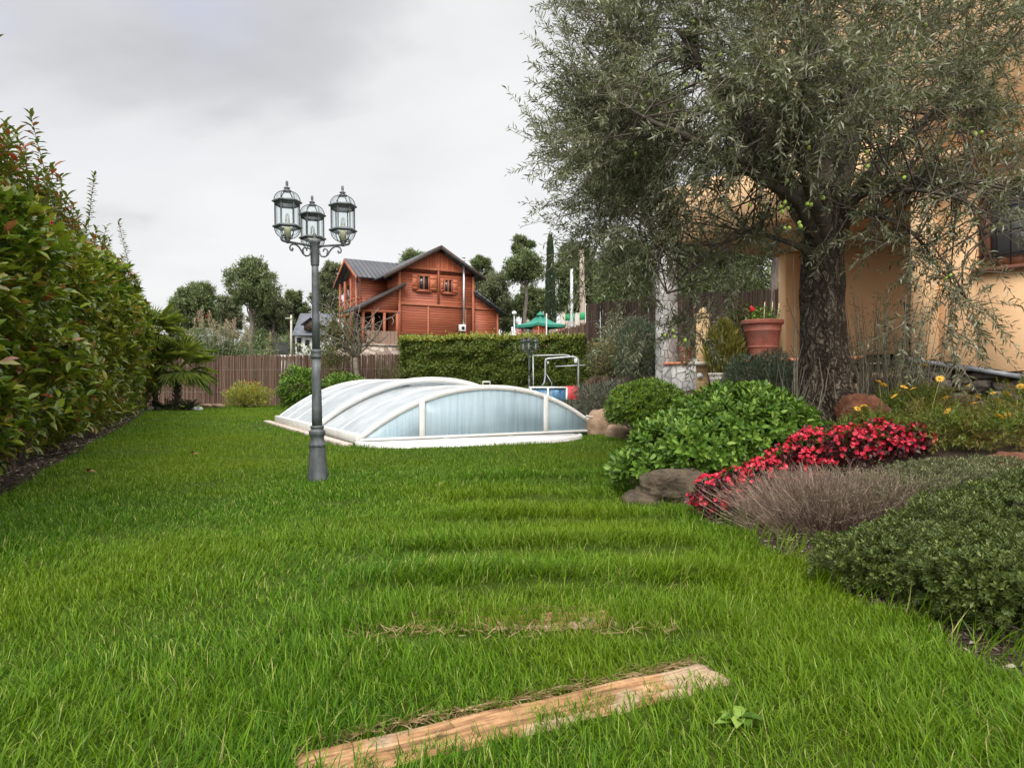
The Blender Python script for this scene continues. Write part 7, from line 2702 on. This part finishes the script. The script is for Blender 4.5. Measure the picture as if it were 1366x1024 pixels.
rosette_mound('cushion_shrub', 'green cushion shrub filling between the grey green one and the broad dark one', on(1385, 720, 3.05), (.50, .40, .29), M['thyme'], 2900, .018, .0085, 12, rb, 77, 'simple', 'cushion shrubs in the bed', .8, clip=-.75, lobes=(((.2, .15, .03), (.6, .7, 1.1), .35),))

# yellow daisies over their cut leaves
DB = [(1165, 590, 4.75, .26, .30, 'daisy plant beside the rust red rock with few yellow blooms'), (1250, 600, 4.6, .34, .36, 'daisy plant with the densest feathery leaves before the rubble wall'),
      (1330, 590, 4.5, .34, .38, 'daisy plant at the frame edge under most of the yellow blooms'), (1380, 560, 5.0, .36, .42, 'daisy plant by the rubble wall, half out of the frame'), (1225, 560, 5.4, .36, .34, 'daisy plant behind the long rust brown rock')]
FL = [[(1173, 510), (1179, 514), (1149, 543), (1154, 542), (1144, 546)], [(1193, 529), (1262, 531), (1218, 519), (1254, 506), (1206, 517)], [(1334, 556), (1353, 558), (1361, 563), (1345, 553), (1264, 549), (1300, 539), (1306, 531)],
      [(1361, 516), (1340, 525), (1325, 525), (1354, 539), (1338, 537), (1304, 527), (1344, 528)], [(1292, 515), (1235, 488), (1237, 481), (1330, 534)]]
daisy = MB()
PPd, DDd, NNd = [], [], []
for k in range(12):
    a = k * 2 * PI / 12
    PPd.append([.004 * math.cos(a), .004 * math.sin(a), 0]); DDd.append([math.cos(a), math.sin(a), .12]); NNd.append([0, 0, 1.0])
daisy_me = leaf_mesh('flower', np.array(PPd), np.array(DDd), np.array(NNd), .024, .0085, 'simple', .15, .2)
daisy_me.materials.append(M['yellow'])
cen = MB().lathe([(.001, -.004), (.008, -.002), (.0085, .002), (.005, .005), (.001, .006)], (0, 0, 0), 10).mesh('flower_centre')
cen.materials.append(M['orange'])
for (u, v, Y, r, h, lab), fls in zip(DB, FL):
    h *= .9
    b = on(u, v, Y)
    t = thing('daisy_plant', lab, 'flower', b, 'yellow daisy plants in the bed')
    n = 520
    P, O = ellipsoid_points(n, b + [0, 0, h * .38], (r, r * .8, h * .55), .25, rb, -.5, .2, int(u) % 50)
    Dd = nrm(O * .7 + rand_unit(n, rb) * .7 + [0, 0, .5])
    S = nrm(np.cross(Dd, rand_unit(n, rb)))
    PP, DD = [P], [Dd]
    for k in range(1, 7):           # cut leaf: lobes along a rib
        f = k / 7 * .07
        for sg in (-1, 1):
            PP.append(P + Dd * f); DD.append(Dd * .7 + S * sg * .9)
    PP, DD = np.concatenate(PP), np.concatenate(DD)
    link('foliage', leaf_mesh('foliage', PP, DD, rand_unit(len(PP), rb) + [0, 0, .8], .030 * rb.uniform(.7, 1.2, len(PP)), .0055), M['daisy_leaf'], t)
    A, E = [], []
    for (fu, fv) in fls:
        c = pt(fu, fv, Y + rb.uniform(-.12, .12))
        o = bpy.data.objects.new('flower', daisy_me)
        C.objects.link(o)
        o.parent = t
        o.location = tuple(c - wloc(t))
        s = rb.uniform(.9, 1.25)
        o.scale = (s, s, s)
        o.rotation_euler = (rb.uniform(.1, .9), rb.normal(0, .3), rb.uniform(0, 6))
        oc = bpy.data.objects.new('flower_centre', cen)
        C.objects.link(oc)
        oc.parent = o
        oc.location = (0, 0, .002)
        A.append(b + [rb.normal(0, .08), rb.normal(0, .06), .1]); E.append(c - [0, 0, .003])
    link('flower_stalk', stems_mesh('flower_stalk', np.array(A), np.array(E), .0028, .002, 0.015, 5), M['daisy_leaf'], t)

# broad leaved weed in the lawn by the bare slab
q = pt(988, 945, 1.58)
q[2] = gz(q[0], q[1])
n = 9
az = np.linspace(0, 5.6, n) + rb.normal(0, .15, n)
o = link('lawn_weed', leaf_mesh('lawn_weed', np.tile(q + [0, 0, .022], (n, 1)) + rb.normal(0, .004, (n, 3)), np.stack([np.cos(az), np.sin(az), .28 + .2 * rb.random(n)], 1), np.tile([0, 0, 1.0], (n, 1)) + rb.normal(0, .15, (n, 3)), .062 * rb.uniform(.7, 1.15, n), .030, 'rich', .35, .4), M['pitto'], loc=q)
setp(o, 'pale broad leaved weed growing in the lawn beside the bare slab', 'weed')

# litter of bark and dry twigs on the soil
rl = np.random.default_rng(14)
n = 15000
y = rl.uniform(1.2, 9, n)
x = bed_edge(y) + rl.uniform(-.02, 1.4, n)
P = np.stack([x, y, ground_z(x, y) + .004], 1)
a = rl.uniform(0, 6.28, n)
D = np.stack([np.cos(a), np.sin(a), rl.normal(0, .22, n)], 1)
Lg = np.where(rl.random(n) < .35, rl.uniform(.05, .13, n), rl.uniform(.015, .05, n))
o = link('bark_litter', leaf_mesh('bark_litter', P, D, rand_unit(n, rl) * .5 + [0, 0, 1.0], Lg, np.where(Lg > .05, .005, .016), 'simple', .1, .3), M['litter'])
setp(o, 'bark chips, dry twigs and leaf litter covering the bed soil', 'leaf litter', None, 'stuff')
n = 5000
y = rl.uniform(2.6, 21, n)
x = hedge_line(y) - rl.uniform(-.12, 1.0, n)
P = np.stack([x, y, ground_z(x, y) + .004], 1)
a = rl.uniform(0, 6.28, n)
D = np.stack([np.cos(a), np.sin(a), rl.normal(0, .3, n)], 1)
o = link('fallen_leaves', leaf_mesh('fallen_leaves', P, D, rand_unit(n, rl) * .5 + [0, 0, 1.0], rl.uniform(.03, .09, n), .028, 'simple', .2, .4), M['litter'])
setp(o, 'withered leaves lying on the soil under the photinia hedge', 'leaf litter', None, 'stuff')
# loose grass leaning over the bed edge
n = 1500
y = rl.uniform(1.3, 9, n)
x = bed_edge(y) + rl.normal(.03, .09, n)
P = np.stack([x, y, ground_z(x, y)], 1)
D = np.stack([rl.normal(.25, .35, n), rl.normal(-.1, .35, n), np.ones(n)], 1)
o = link('edge_grass', leaf_mesh('edge_grass', P, D, rand_unit(n, rl), rl.uniform(.06, .16, n), .004, 'blade', .3), M['grass'])
setp(o, 'longer unmown grass blades leaning over the bed edge', 'grass', None, 'stuff')
